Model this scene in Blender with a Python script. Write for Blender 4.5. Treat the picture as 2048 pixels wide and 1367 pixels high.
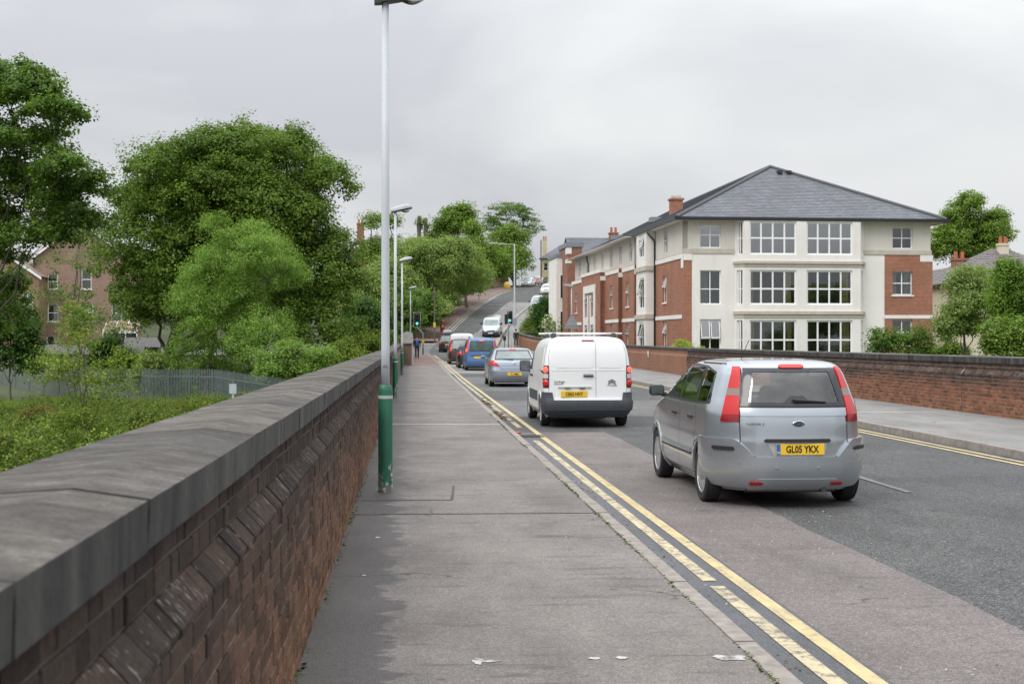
import bpy, bmesh, math, random
import numpy as np
from mathutils import Vector, Matrix

for _o in list(bpy.data.objects):
    bpy.data.objects.remove(_o, do_unlink=True)
SC = bpy.context.scene
COL = SC.collection
R = math.radians
rng = np.random.default_rng(7)
random.seed(7)

# ------------------------------------------------------------------ camera
YAW = R(4.36)                 # the camera looks a little to the right of the road's direction
CAM_H, FPX, HOR = 1.68, 2650.0, 680.0
SA, CA = math.sin(YAW), math.cos(YAW)
cam_d = bpy.data.cameras.new('camera')
cam = bpy.data.objects.new('camera', cam_d)
COL.objects.link(cam)
cam.location = (0, 0, CAM_H)
cam.rotation_euler = (R(90 - 0.0757), 0, -YAW)
cam_d.sensor_width = 36.0
cam_d.lens = FPX / 2048 * 36
cam_d.clip_start = 0.05
cam_d.clip_end = 5000
cam_d.dof.use_dof = True
cam_d.dof.focus_distance = 15.0
cam_d.dof.aperture_fstop = 6.3
SC.camera = cam

def W(px, py, D):
    """point of the place that lies D metres along the view axis, seen at pixel (px, py) of the photograph"""
    u = (px - 1024) / FPX
    return (D * (CA * u + SA), D * (CA - SA * u), CAM_H - (py - HOR) / FPX * D)

def proj(X, Y, Z):
    D = X * SA + Y * CA
    xc = X * CA - Y * SA
    return 1024 + FPX * xc / D, HOR + (CAM_H - Z) / D * FPX, D

# ------------------------------------------------------------------ sky, sun, exposure
SUN_EL, SUN_AZ = R(45), R(-135)        # azimuth measured from +Y towards +X
world = bpy.data.worlds.new('World')
SC.world = world
world.use_nodes = True
_nt = world.node_tree
_nt.nodes.clear()
_o = _nt.nodes.new('ShaderNodeOutputWorld')
_sky = _nt.nodes.new('ShaderNodeTexSky')
_sky.sky_type = 'NISHITA'
_sky.sun_disc = False
_sky.sun_elevation = SUN_EL
_sky.sun_rotation = SUN_AZ
_hs = _nt.nodes.new('ShaderNodeHueSaturation')
_hs.inputs['Saturation'].default_value = 0.12
_b1 = _nt.nodes.new('ShaderNodeBackground')
_b1.inputs['Strength'].default_value = 0.01
_nt.links.new(_sky.outputs[0], _hs.inputs['Color'])
_nt.links.new(_hs.outputs[0], _b1.inputs['Color'])
# the cloud sheet: overcast, brighter overhead than at the horizon, with soft grey swathes
_tc = _nt.nodes.new('ShaderNodeTexCoord')
_sep = _nt.nodes.new('ShaderNodeSeparateXYZ')
_nt.links.new(_tc.outputs['Generated'], _sep.inputs[0])
_mp = _nt.nodes.new('ShaderNodeMapping')
_mp.inputs['Scale'].default_value = (1.6, 1.6, 4.2)
_mp.inputs['Location'].default_value = (0.35, 0.1, 0.62)
_nt.links.new(_tc.outputs['Generated'], _mp.inputs['Vector'])
_n = _nt.nodes.new('ShaderNodeTexNoise')
_n.inputs['Scale'].default_value = 1.7
_n.inputs['Detail'].default_value = 7
_n.inputs['Roughness'].default_value = 0.45
_n.inputs['Distortion'].default_value = 0.4
_nt.links.new(_mp.outputs[0], _n.inputs['Vector'])
_rp = _nt.nodes.new('ShaderNodeValToRGB')
_rp.color_ramp.elements[0].position = 0.36
_rp.color_ramp.elements[0].color = (0.49, 0.505, 0.54, 1)
_rp.color_ramp.elements[1].position = 0.60
_rp.color_ramp.elements[1].color = (0.69, 0.705, 0.715, 1)
_nt.links.new(_n.outputs['Fac'], _rp.inputs[0])
_mx = _nt.nodes.new('ShaderNodeMath'); _mx.operation = 'MAXIMUM'; _mx.inputs[1].default_value = 0.0
_nt.links.new(_sep.outputs['Z'], _mx.inputs[0])
_pw = _nt.nodes.new('ShaderNodeMath'); _pw.operation = 'POWER'; _pw.inputs[1].default_value = 1.5
_nt.links.new(_mx.outputs[0], _pw.inputs[0])
_ma = _nt.nodes.new('ShaderNodeMath'); _ma.operation = 'MULTIPLY_ADD'
_ma.inputs[1].default_value = 3.0; _ma.inputs[2].default_value = 0.96
_nt.links.new(_pw.outputs[0], _ma.inputs[0])
_b2 = _nt.nodes.new('ShaderNodeBackground')
_nt.links.new(_rp.outputs[0], _b2.inputs['Color'])
_nt.links.new(_ma.outputs[0], _b2.inputs['Strength'])
_ad = _nt.nodes.new('ShaderNodeAddShader')
_nt.links.new(_b1.outputs[0], _ad.inputs[0]); _nt.links.new(_b2.outputs[0], _ad.inputs[1])
_nt.links.new(_ad.outputs[0], _o.inputs['Surface'])
try:
    world.cycles.sampling_method = 'MANUAL'; world.cycles.sample_map_resolution = 512
except Exception:
    pass

sun_d = bpy.data.lights.new('sun', 'SUN')
sun_d.energy = 1.3
sun_d.angle = R(25)
sun_d.color = (1.0, 0.965, 0.91)
sun = bpy.data.objects.new('sun', sun_d)
COL.objects.link(sun)
_dir = Vector((math.sin(SUN_AZ) * math.cos(SUN_EL), math.cos(SUN_AZ) * math.cos(SUN_EL), math.sin(SUN_EL)))
sun.rotation_euler = _dir.to_track_quat('Z', 'Y').to_euler()
sun.location = (0, 0, 60)

SC.view_settings.view_transform = 'Standard'
SC.view_settings.look = 'None'
SC.view_settings.exposure = 0.0
SC.view_settings.gamma = 1.0
SC.view_settings.use_curve_mapping = False
SC.render.engine = 'CYCLES'
SC.cycles.max_bounces = 8
SC.cycles.transparent_max_bounces = 12
SC.cycles.use_denoising = True

# ------------------------------------------------------------------ materials
def new_mat(name):
    m = bpy.data.materials.new(name)
    m.use_nodes = True
    nt = m.node_tree
    return m, nt, nt.nodes['Principled BSDF']

def N(nt, t, **kw):
    n = nt.nodes.new(t)
    for k, v in kw.items():
        if k in n.inputs:
            n.inputs[k].default_value = v
        else:
            setattr(n, k, v)
    return n

def noise(nt, vec, scale, detail=4, rough=0.55, dist=0.0):
    n = N(nt, 'ShaderNodeTexNoise')
    n.inputs['Scale'].default_value = scale
    n.inputs['Detail'].default_value = detail
    n.inputs['Roughness'].default_value = rough
    n.inputs['Distortion'].default_value = dist
    if vec is not None:
        nt.links.new(vec, n.inputs['Vector'])
    return n.outputs['Fac']

def ramp(nt, fac, stops):
    r = N(nt, 'ShaderNodeValToRGB')
    e = r.color_ramp.elements
    while len(e) < len(stops):
        e.new(0.5)
    for i, (p, c) in enumerate(stops):
        e[i].position = p
        e[i].color = c if len(c) == 4 else (*c, 1)
    nt.links.new(fac, r.inputs[0])
    return r.outputs['Color']

def mixc(nt, fac, a, b, mode='MIX'):
    m = N(nt, 'ShaderNodeMix')
    m.data_type = 'RGBA'
    m.blend_type = mode
    for sock, v in ((m.inputs[0], fac), (m.inputs[6], a), (m.inputs[7], b)):
        if hasattr(v, 'is_linked'):
            nt.links.new(v, sock)
        elif isinstance(v, (int, float)):
            sock.default_value = v
        else:
            sock.default_value = v if len(v) == 4 else (*v, 1)
    return m.outputs[2]

def mathn(nt, op, a, b=None, c=None, clamp=False):
    m = N(nt, 'ShaderNodeMath')
    m.operation = op
    m.use_clamp = clamp
    for i, v in enumerate((a, b, c)):
        if v is None:
            continue
        if hasattr(v, 'is_linked'):
            nt.links.new(v, m.inputs[i])
        else:
            m.inputs[i].default_value = v
    return m.outputs[0]

def wpos(nt):
    return N(nt, 'ShaderNodeNewGeometry').outputs['Position']

def mapv(nt, vec, scale=(1, 1, 1), loc=(0, 0, 0), rot=(0, 0, 0)):
    m = N(nt, 'ShaderNodeMapping')
    m.inputs['Scale'].default_value = scale
    m.inputs['Location'].default_value = loc
    m.inputs['Rotation'].default_value = rot
    nt.links.new(vec, m.inputs['Vector'])
    return m.outputs[0]

def bump(nt, b, h, strength=0.3, dist=0.01):
    n = N(nt, 'ShaderNodeBump')
    n.inputs['Strength'].default_value = strength
    n.inputs['Distance'].default_value = dist
    nt.links.new(h, n.inputs['Height'])
    nt.links.new(n.outputs[0], b.inputs['Normal'])

_simple = {}
def simple(name, col, rough=0.6, metal=0.0, var=0.12, scale=6.0, coat=0.0, spec=0.5, bumpy=0.0):
    """a plain material with a little procedural unevenness"""
    if name in _simple:
        return _simple[name]
    m, nt, b = new_mat(name)
    p = wpos(nt)
    f = noise(nt, p, scale, 5, 0.6)
    lo = tuple(c * (1 - var) for c in col); hi = tuple(min(1, c * (1 + var)) for c in col)
    c = ramp(nt, f, [(0.3, lo), (0.7, hi)])
    nt.links.new(c, b.inputs['Base Color'])
    b.inputs['Roughness'].default_value = rough
    b.inputs['Metallic'].default_value = metal
    b.inputs['Coat Weight'].default_value = coat
    b.inputs['Coat Roughness'].default_value = 0.05
    b.inputs['Specular IOR Level'].default_value = spec
    if bumpy:
        bump(nt, b, noise(nt, p, scale * 6, 4), bumpy, 0.01)
    _simple[name] = m
    return m

def emis(name, col, s):
    m, nt, b = new_mat(name)
    b.inputs['Base Color'].default_value = (*col, 1)
    b.inputs['Emission Color'].default_value = (*col, 1)
    b.inputs['Emission Strength'].default_value = s
    b.inputs['Roughness'].default_value = 0.3
    return m

def glass_mat(name, tint=(0.75, 0.8, 0.8), gloss=0.08, rough=0.02):
    m = bpy.data.materials.new(name); m.use_nodes = True
    nt = m.node_tree; nt.nodes.clear()
    o = nt.nodes.new('ShaderNodeOutputMaterial')
    t = nt.nodes.new('ShaderNodeBsdfTransparent'); t.inputs[0].default_value = (*tint, 1)
    g = nt.nodes.new('ShaderNodeBsdfGlossy'); g.inputs['Roughness'].default_value = rough
    f = nt.nodes.new('ShaderNodeFresnel'); f.inputs['IOR'].default_value = 1.5
    a = nt.nodes.new('ShaderNodeMath'); a.operation = 'ADD'; a.inputs[1].default_value = gloss; a.use_clamp = True
    mx = nt.nodes.new('ShaderNodeMixShader')
    nt.links.new(f.outputs[0], a.inputs[0]); nt.links.new(a.outputs[0], mx.inputs[0])
    nt.links.new(t.outputs[0], mx.inputs[1]); nt.links.new(g.outputs[0], mx.inputs[2])
    nt.links.new(mx.outputs[0], o.inputs['Surface'])
    return m

# ------------------------------------------------------------------ objects
def link_mesh(name, me, mats=None, parent=None, smooth=False):
    if mats is not None:
        for m in (mats if isinstance(mats, (list, tuple)) else [mats]):
            me.materials.append(m)
    if smooth:
        me.polygons.foreach_set('use_smooth', [True] * len(me.polygons))
    o = bpy.data.objects.new(name, me)
    COL.objects.link(o)
    if parent is not None:
        o.parent = parent
    return o

def mesh_obj(name, verts, faces, mats=None, parent=None, smooth=False, mi=None):
    me = bpy.data.meshes.new(name)
    me.from_pydata([tuple(v) for v in verts], [], [tuple(f) for f in faces])
    if mi is not None:
        me.polygons.foreach_set('material_index', mi)
    me.update()
    return link_mesh(name, me, mats, parent, smooth)

def np_quads(name, V, mats=None, parent=None, smooth=False, mi=None):
    """V: (n,4,3) array of separate quads"""
    n = len(V)
    me = bpy.data.meshes.new(name)
    me.vertices.add(n * 4)
    me.vertices.foreach_set('co', np.ascontiguousarray(V, dtype=np.float32).ravel())
    me.loops.add(n * 4)
    me.loops.foreach_set('vertex_index', np.arange(n * 4, dtype=np.int32))
    me.polygons.add(n)
    me.polygons.foreach_set('loop_start', np.arange(0, n * 4, 4, dtype=np.int32))
    try:
        me.polygons.foreach_set('loop_total', np.full(n, 4, dtype=np.int32))
    except Exception:
        pass
    if mi is not None:
        me.polygons.foreach_set('material_index', np.asarray(mi, dtype=np.int32))
    me.update(calc_edges=True)
    return link_mesh(name, me, mats, parent, smooth)

def tag(o, label=None, cat=None, group=None, kind=None):
    if label: o['label'] = label
    if cat: o['category'] = cat
    if group: o['group'] = group
    if kind: o['kind'] = kind
    return o

def thing(name, label, cat, loc=(0, 0, 0), rotz=0.0, group=None):
    o = bpy.data.objects.new(name, None)
    o.empty_display_size = 0.2
    COL.objects.link(o)
    o.location = loc
    o.rotation_euler = (0, 0, rotz)
    return tag(o, label, cat, group)

def setting(name, loc=(0, 0, 0)):
    o = bpy.data.objects.new(name, None)
    o.empty_display_size = 0.2
    COL.objects.link(o)
    o.location = loc
    o['kind'] = 'structure'
    return o

def dup(root, loc, rotz, label, group=None):
    r = root.copy(); COL.objects.link(r)
    r.location = loc; r.rotation_euler = (0, 0, rotz); r['label'] = label
    if group: r['group'] = group
    for ch in list(root.children):
        c = ch.copy(); COL.objects.link(c); c.parent = r
        for g in list(ch.children):
            d = g.copy(); COL.objects.link(d); d.parent = c
    return r

class MB:
    """collects boxes, prisms, tubes and lathes into one mesh"""
    def __init__(s):
        s.v = []; s.f = []; s.m = []
    def add(s, vs, fs, mi=0):
        b = len(s.v)
        s.v += [tuple(v) for v in vs]
        s.f += [tuple(i + b for i in f) for f in fs]
        s.m += [mi] * len(fs)
        return s
    def box(s, x0, x1, y0, y1, z0, z1, mi=0):
        vs = [(x0, y0, z0), (x1, y0, z0), (x1, y1, z0), (x0, y1, z0), (x0, y0, z1), (x1, y0, z1), (x1, y1, z1), (x0, y1, z1)]
        return s.add(vs, [(3, 2, 1, 0), (4, 5, 6, 7), (0, 1, 5, 4), (1, 2, 6, 5), (2, 3, 7, 6), (3, 0, 4, 7)], mi)
    def rbox(s, x0, x1, y0, y1, z0, z1, b=0.01, mi=0):
        """box with all edges chamfered"""
        b = min(b, (x1 - x0) * .49, (y1 - y0) * .49, (z1 - z0) * .49)
        bm = bmesh.new()
        bmesh.ops.create_cube(bm, size=1.0, matrix=Matrix.Translation(((x0 + x1) / 2, (y0 + y1) / 2, (z0 + z1) / 2)) @ Matrix.Diagonal((x1 - x0, y1 - y0, z1 - z0, 1)))
        bmesh.ops.bevel(bm, geom=list(bm.edges), offset=b, segments=2, profile=0.5, affect='EDGES')
        bm.verts.index_update()
        s.add([v.co for v in bm.verts], [[v.index for v in f.verts] for f in bm.faces], mi)
        bm.free()
        return s
    def quad(s, a, b, c, d, mi=0):
        return s.add([a, b, c, d], [(0, 1, 2, 3)], mi)
    def prism(s, poly, axis, a0, a1, mi=0):
        """poly: 2-D points; axis 'x': (y,z) 'y': (x,z) 'z': (x,y)"""
        def P(p, a):
            return (a, p[0], p[1]) if axis == 'x' else (p[0], a, p[1]) if axis == 'y' else (p[0], p[1], a)
        n = len(poly)
        vs = [P(p, a0) for p in poly] + [P(p, a1) for p in poly]
        fs = [(i, (i + 1) % n, n + (i + 1) % n, n + i) for i in range(n)] + [tuple(range(n - 1, -1, -1)), tuple(range(n, 2 * n))]
        return s.add(vs, fs, mi)
    def tube(s, pts, rad, n=8, mi=0, cap=True):
        pts = [Vector(p) for p in pts]
        rs = rad if isinstance(rad, (list, tuple)) else [rad] * len(pts)
        vs = []; fs = []
        prev = None
        for i, p in enumerate(pts):
            d = (pts[min(i + 1, len(pts) - 1)] - pts[max(i - 1, 0)])
            d = d.normalized() if d.length > 1e-9 else Vector((0, 0, 1))
            if prev is None:
                a = Vector((1, 0, 0)) if abs(d.x) < 0.9 else Vector((0, 1, 0))
                u = d.cross(a).normalized()
            else:
                u = (prev - d * prev.dot(d))
                u = u.normalized() if u.length > 1e-6 else d.orthogonal().normalized()
            prev = u
            w = d.cross(u)
            for k in range(n):
                t = 2 * math.pi * k / n
                vs.append(p + (u * math.cos(t) + w * math.sin(t)) * rs[i])
        for i in range(len(pts) - 1):
            for k in range(n):
                fs.append((i * n + k, i * n + (k + 1) % n, (i + 1) * n + (k + 1) % n, (i + 1) * n + k))
        if cap:
            fs.append(tuple(range(n - 1, -1, -1)))
            fs.append(tuple(range((len(pts) - 1) * n, len(pts) * n)))
        return s.add(vs, fs, mi)
    def lathe(s, prof, n=16, c=(0, 0, 0), axis='z', mi=0, caps=True):
        """prof: (radius, height)"""
        vs = []; fs = []
        for r, h in prof:
            for k in range(n):
                t = 2 * math.pi * k / n
                a, b = r * math.cos(t), r * math.sin(t)
                v = (a, b, h) if axis == 'z' else (h, a, b) if axis == 'x' else (b, h, a)
                vs.append((v[0] + c[0], v[1] + c[1], v[2] + c[2]))
        for i in range(len(prof) - 1):
            for k in range(n):
                fs.append((i * n + k, i * n + (k + 1) % n, (i + 1) * n + (k + 1) % n, (i + 1) * n + k))
        if caps and prof[0][0] > 1e-4: fs.append(tuple(range(n - 1, -1, -1)))
        if caps and prof[-1][0] > 1e-4: fs.append(tuple(range((len(prof) - 1) * n, len(prof) * n)))
        return s.add(vs, fs, mi)
    def build(s, name, mats=None, parent=None, smooth=False):
        return mesh_obj(name, s.v, s.f, mats, parent, smooth, s.m)

def auto_smooth(o, ang=35):
    """smooth faces, sharp where the surface turns by more than ang degrees"""
    me = o.data
    bm = bmesh.new(); bm.from_mesh(me)
    bmesh.ops.remove_doubles(bm, verts=bm.verts, dist=1e-5)
    for f in bm.faces: f.smooth = True
    for e in bm.edges:
        if len(e.link_faces) == 2:
            e.smooth = e.calc_face_angle(0) < R(ang)
    bm.to_mesh(me); bm.free()
    return o

def text_mesh(name, body, size, mat, parent, M, extrude=0.001, sx=1.0, align='CENTER', shear=0.0, thick=0.0):
    """flat lettering; M places it (text lies in its local xy plane)"""
    cu = bpy.data.curves.new(name, 'FONT')
    cu.body = body; cu.size = size; cu.align_x = align; cu.align_y = 'CENTER'
    cu.extrude = extrude; cu.shear = shear; cu.offset = thick; cu.resolution_u = 3
    t = bpy.data.objects.new(name, cu)
    COL.objects.link(t)
    dg = bpy.context.evaluated_depsgraph_get()
    me = bpy.data.meshes.new_from_object(t.evaluated_get(dg))
    bpy.data.objects.remove(t, do_unlink=True)
    me.transform(M @ Matrix.Diagonal((sx, 1, 1, 1)))
    me.name = name
    return link_mesh(name, me, mat, parent)
# ================================================================== ground, road, pavements
_zk = np.array([[-60, 0], [55, 0], [75, .07], [98, .25], [118, .5], [128, .9], [134, 1.45], [140, 2.05], [152, 3.8], [165, 5.5], [190, 8.3],
                [217, 10.4], [235, 11.6], [260, 12.5], [300, 13.3], [600, 15]])
_zy = np.arange(-60, 600, 0.5)
_zz = np.interp(_zy, _zk[:, 0], _zk[:, 1])
_ker = np.exp(-0.5 * (np.arange(-16, 17) / 6.0) ** 2); _ker /= _ker.sum()
_zz = np.convolve(np.pad(_zz, 16, mode='edge'), _ker, mode='valid')
def zr(y):
    return np.interp(y, _zy, _zz)
def interp_pts(pts):
    a = np.array(pts, float)
    yy = np.arange(a[0, 0], a[-1, 0] + .5, 0.5)
    xx = np.interp(yy, a[:, 0], a[:, 1])
    k = np.exp(-0.5 * (np.arange(-12, 13) / 5.0) ** 2); k /= k.sum()
    xs = np.convolve(np.pad(xx, 12, mode='edge'), k, mode='valid')
    return lambda y: np.interp(y, yy, xs)
XL = interp_pts([[-60, 1.90], [85, 1.90], [100, 1.75], [112, 1.6], [124, 1.7], [135, 2.6], [142, 3.6], [150, 4.9], [165, 7.5], [182, 10.6], [200, 14.1], [217, 18.6], [240, 26], [270, 38], [320, 60]])
XR = interp_pts([[-60, 8.72], [85, 8.72], [100, 8.5], [110, 8.0], [118, 7.7], [128, 8.4], [140, 9.7], [155, 12.3], [170, 15.5], [185, 18.8], [200, 22.3], [217, 27], [240, 34.5], [270, 46], [320, 68]])

def sstep(a, b, x):
    t = np.clip((x - a) / (b - a), 0, 1)
    return t * t * (3 - 2 * t)

def ground_h(X, Y):
    X = np.asarray(X, float); Y = np.asarray(Y, float)
    base = zr(Y)
    # left: low railway land that climbs to the houses and to the far abutment
    tl = sstep(78, 128, Y + 0.12 * np.minimum(0, X + 20))
    near = sstep(-16, -4, X) * sstep(72, 100, Y)
    left = -2.6 + (np.maximum(base + 0.2, 0.5) + 2.6) * np.maximum(tl, near)
    left = left + .62 * np.exp(-((X + 11) ** 2 / 130 + (Y - 72) ** 2 / 160))
    left = left + 0.25 * np.sin(X * .21 + 1) * np.sin(Y * .17) * (1 - tl)
    right = -0.35 + (base + 0.35) * sstep(104, 126, Y)
    wl = sstep(-0.85, -2.2, X) * sstep(150, 120, Y)
    wr = sstep(12.6, 13.4, X) * sstep(150, 120, Y)
    left = left + (base - .1 - left) * sstep(-60, -34, X) * sstep(104, 112, Y) * (1 - sstep(150, 165, Y))
    h = base - 0.12
    h = h * (1 - wl) + (left - .05) * wl
    h = h * (1 - wr) + (right) * wr
    return h

def terrain():
    xs = np.unique(np.concatenate([np.array([-900, -600, -400, -300, -220, -160, -130]), np.arange(-110, -20, 4), np.arange(-20, -3, 1.5), np.arange(-3, 0, .4),
                                   np.arange(0, 12.4, 3.0), np.arange(12.4, 14, .4), np.arange(14, 60, 3), np.arange(60, 130, 7), np.array([160, 220, 300, 420, 600, 900])]))
    ys = np.unique(np.concatenate([np.array([-400, -200, -100, -40]), np.arange(-20, 160, 2.0), np.arange(160, 300, 5), np.array([320, 360, 420, 500, 620, 800, 1200, 1800])]))
    X, Y = np.meshgrid(xs, ys)
    Z = ground_h(X, Y)
    # keep the sheet well below the bridge deck
    deck = (X > -1.2) & (X < 12.9) & (Y < 118)
    Z = np.where(deck, np.minimum(Z, zr(Y) - 0.6), Z)
    nx = len(xs)
    V = np.stack([X, Y, Z], -1).reshape(-1, 3)
    F = [(j * nx + i, j * nx + i + 1, (j + 1) * nx + i + 1, (j + 1) * nx + i) for j in range(len(ys) - 1) for i in range(nx - 1)]
    m, nt, b = new_mat('grassy_earth')
    p = wpos(nt)
    f = noise(nt, p, 0.35, 6)
    f2 = noise(nt, p, 3.0, 5)
    c = mixc(nt, f2, ramp(nt, f, [(.3, (.035, .06, .018)), (.7, (.075, .12, .03))]), (.06, .05, .03), 'MIX')
    nt.links.new(c, b.inputs['Base Color']); b.inputs['Roughness'].default_value = .95
    o = mesh_obj('ground', V, F, m, smooth=True)
    o['kind'] = 'structure'
terrain()

# ---- surface materials
def asphalt(name, c1, c2, speck=0.5, rough=.85, stain=None):
    m, nt, b = new_mat(name)
    p = wpos(nt)
    big = noise(nt, p, 0.55, 5, .6)
    mid = noise(nt, mapv(nt, p, (1.2, .28, 1)), 2.6, 5, .65)
    fine = noise(nt, p, 95, 2, .7)
    vor = N(nt, 'ShaderNodeTexVoronoi'); vor.inputs['Scale'].default_value = 120
    nt.links.new(p, vor.inputs['Vector'])
    c = ramp(nt, big, [(.3, c1), (.7, c2)])
    c = mixc(nt, mathn(nt, 'MULTIPLY', mid, .55), c, tuple(x * .62 for x in c1))
    sp = ramp(nt, vor.outputs['Color'], [(.35, (1 - speck * .55,) * 3), (.62, (1,) * 3), (.92, (1 + speck * .7,) * 3)])
    c = mixc(nt, 1.0, c, sp, 'MULTIPLY')
    c = mixc(nt, .35, c, ramp(nt, fine, [(.3, (.55,) * 3), (.7, (1.35,) * 3)]), 'MULTIPLY')
    vb = N(nt, 'ShaderNodeTexVoronoi'); vb.inputs['Scale'].default_value = 48
    nt.links.new(p, vb.inputs['Vector'])
    c = mixc(nt, .6, c, ramp(nt, vb.outputs['Color'], [(.2, (1 - speck * .4,) * 3), (.55, (1,) * 3), (.85, (1 + speck * .45,) * 3)]), 'MULTIPLY')
    pt = noise(nt, mapv(nt, p, (1, .5, 1)), 1.1, 6, .7)
    c = mixc(nt, .7, c, ramp(nt, pt, [(.33, (.70, .68, .67)), (.5, (1, 1, 1)), (.67, (1.18, 1.16, 1.14))]), 'MULTIPLY')
    # hairline cracks here and there, gum and oil spots
    wob = N(nt, 'ShaderNodeVectorMath'); wob.operation = 'ADD'
    wn = N(nt, 'ShaderNodeTexNoise'); wn.inputs['Scale'].default_value = 1.6; wn.inputs['Detail'].default_value = 5
    nt.links.new(p, wn.inputs['Vector'])
    wm = N(nt, 'ShaderNodeVectorMath'); wm.operation = 'SCALE'; wm.inputs['Scale'].default_value = .9
    nt.links.new(wn.outputs['Color'], wm.inputs[0])
    nt.links.new(p, wob.inputs[0]); nt.links.new(wm.outputs[0], wob.inputs[1])
    ve = N(nt, 'ShaderNodeTexVoronoi'); ve.feature = 'DISTANCE_TO_EDGE'; ve.inputs['Scale'].default_value = .42
    nt.links.new(wob.outputs[0], ve.inputs['Vector'])
    crack = ramp(nt, ve.outputs['Distance'], [(.0025, (1, 1, 1)), (.0065, (0, 0, 0))])
    cm = ramp(nt, noise(nt, p, .5, 3), [(.50, (0, 0, 0)), (.58, (1, 1, 1))])
    c = mixc(nt, mathn(nt, 'MULTIPLY', mathn(nt, 'MULTIPLY', crack, cm), .75), c, (.035, .034, .033))
    vs_ = N(nt, 'ShaderNodeTexVoronoi'); vs_.inputs['Scale'].default_value = 2.3; vs_.inputs['Randomness'].default_value = 1
    nt.links.new(p, vs_.inputs['Vector'])
    spot = ramp(nt, vs_.outputs['Distance'], [(.045, (1, 1, 1)), (.06, (0, 0, 0))])
    sc_ = N(nt, 'ShaderNodeSeparateColor'); nt.links.new(vs_.outputs['Color'], sc_.inputs[0])
    tone = ramp(nt, sc_.outputs[0], [(.45, (.5, .49, .48)), (.55, (1.25, 1.22, 1.2))])
    c = mixc(nt, mathn(nt, 'MULTIPLY', spot, .75), c, mixc(nt, 1, c, tone, 'MULTIPLY'))
    r = rough
    if stain is not None:
        c, r = stain(nt, b, p, c, rough)
    nt.links.new(c, b.inputs['Base Color'])
    if hasattr(r, 'is_linked'):
        nt.links.new(r, b.inputs['Roughness'])
    else:
        b.inputs['Roughness'].default_value = r
    b.inputs['Specular IOR Level'].default_value = .35
    bump(nt, b, mathn(nt, 'ADD', vor.outputs['Distance'], fine), .45, .004)
    return m

def wet_stain(edge, amp, dark=.42, side=1):
    """a damp, dirty margin with its own ragged outline along x = edge"""
    def f(nt, b, p, c, rough):
        s = N(nt, 'ShaderNodeSeparateXYZ'); nt.links.new(p, s.inputs[0])
        n1 = noise(nt, mapv(nt, p, (.35, 1.25, 1)), 1.5, 6, .62)
        n2 = noise(nt, mapv(nt, p, (.8, 3.2, 1)), 3.0, 4, .6)
        off = mathn(nt, 'MULTIPLY_ADD', n1, amp * 2, -amp)
        off2 = mathn(nt, 'MULTIPLY_ADD', n2, amp * .9, -amp * .45)
        d = mathn(nt, 'SUBTRACT', mathn(nt, 'ADD', mathn(nt, 'ADD', off, off2), edge), s.outputs['X'])
        if side < 0:
            d = mathn(nt, 'MULTIPLY', d, -1)
        k = mathn(nt, 'MULTIPLY_ADD', d, 26, .5, clamp=True)
        # loose damp streaks away from the margin
        st = noise(nt, mapv(nt, p, (.6, 3.6, 1)), 1.9, 5, .6)
        st = ramp(nt, st, [(.565, (0, 0, 0)), (.66, (.7, .7, .7))])
        k2 = mathn(nt, 'MAXIMUM', k, st)
        c2 = mixc(nt, k2, c, mixc(nt, 1.0, c, (dark, dark, dark * 1.02), 'MULTIPLY'))
        r = mathn(nt, 'MULTIPLY_ADD', k2, -.3, rough)
        return c2, r
    return f

M_DARK = asphalt('dark_asphalt', (.098, .0985, .099), (.152, .151, .150), 1.0)
M_OLD = asphalt('worn_grey_asphalt', (.15, .15, .15), (.21, .208, .205), .6)
M_PINK = asphalt('reddish_chip_surface', (.185, .160, .152), (.25, .222, .211), .5, stain=wet_stain(2.2, .28, .6))
M_PAVE = asphalt('pavement_asphalt', (.20, .178, .166), (.28, .256, .24), .38, stain=wet_stain(-.12, .42, .44))
M_PAVE_R = asphalt('far_pavement_asphalt', (.25, .245, .235), (.31, .305, .295), .35)
M_RED = asphalt('reddish_pavement', (.20, .135, .115), (.27, .185, .16), .4)
M_CHAN = asphalt('wet_gutter_asphalt', (.075, .08, .09), (.13, .135, .145), .5, .42)

def strip(name, f0, f1, y0, y1, dz, mat, step=2.0, parent=None, n=1):
    """sheet between x = f0(y) and x = f1(y) that follows the road's profile"""
    g = lambda f, y: float(f(y)) if callable(f) else f
    ny = max(1, int((y1 - y0) / step))
    V = []; F = []
    for j in range(ny + 1):
        y = y0 + (y1 - y0) * j / ny
        a, b = g(f0, y), g(f1, y)
        for i in range(n + 1):
            V.append((a + (b - a) * i / n, y, float(zr(y)) + dz))
    for j in range(ny):
        for i in range(n):
            k = j * (n + 1) + i
            F.append((k, k + 1, k + n + 2, k + n + 1))
    o = mesh_obj(name, V, F, mat, parent, smooth=True)
    if parent is None:
        o['kind'] = 'structure'
    return o

RZ = -0.02          # road surface
PZ = 0.02           # left pavement
QZ = 0.09           # right pavement
strip('road', lambda y: XL(y) - .02, lambda y: XR(y) + .02, -6, 320, RZ, M_DARK)
strip('side_road', -34, lambda y: XL(y) + .2, 113.5, 133.5, RZ - .004, M_OLD, 1.0)
strip('road_surface_reddish', 2.38, lambda y: 3.57 + .018 * math.sin(y * .9) + .01 * math.sin(y * 3.1), -6, 24.3, RZ + .004, M_PINK, .4)
strip('gutter_channel', 1.9, 2.38, -6, 24.3, RZ + .004, M_CHAN, .8)
strip('road_surface_patch', 1.9, lambda y: XR(y) - .1, 29.2, 37.0, RZ + .004, M_OLD)
strip('road_surface_patch', 1.9, 4.9, 44.0, 60.0, RZ + .004, M_OLD)
strip('road_surface_patch', lambda y: XL(y), lambda y: XR(y), 66, 92, RZ + .004, M_PAVE_R)
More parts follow.
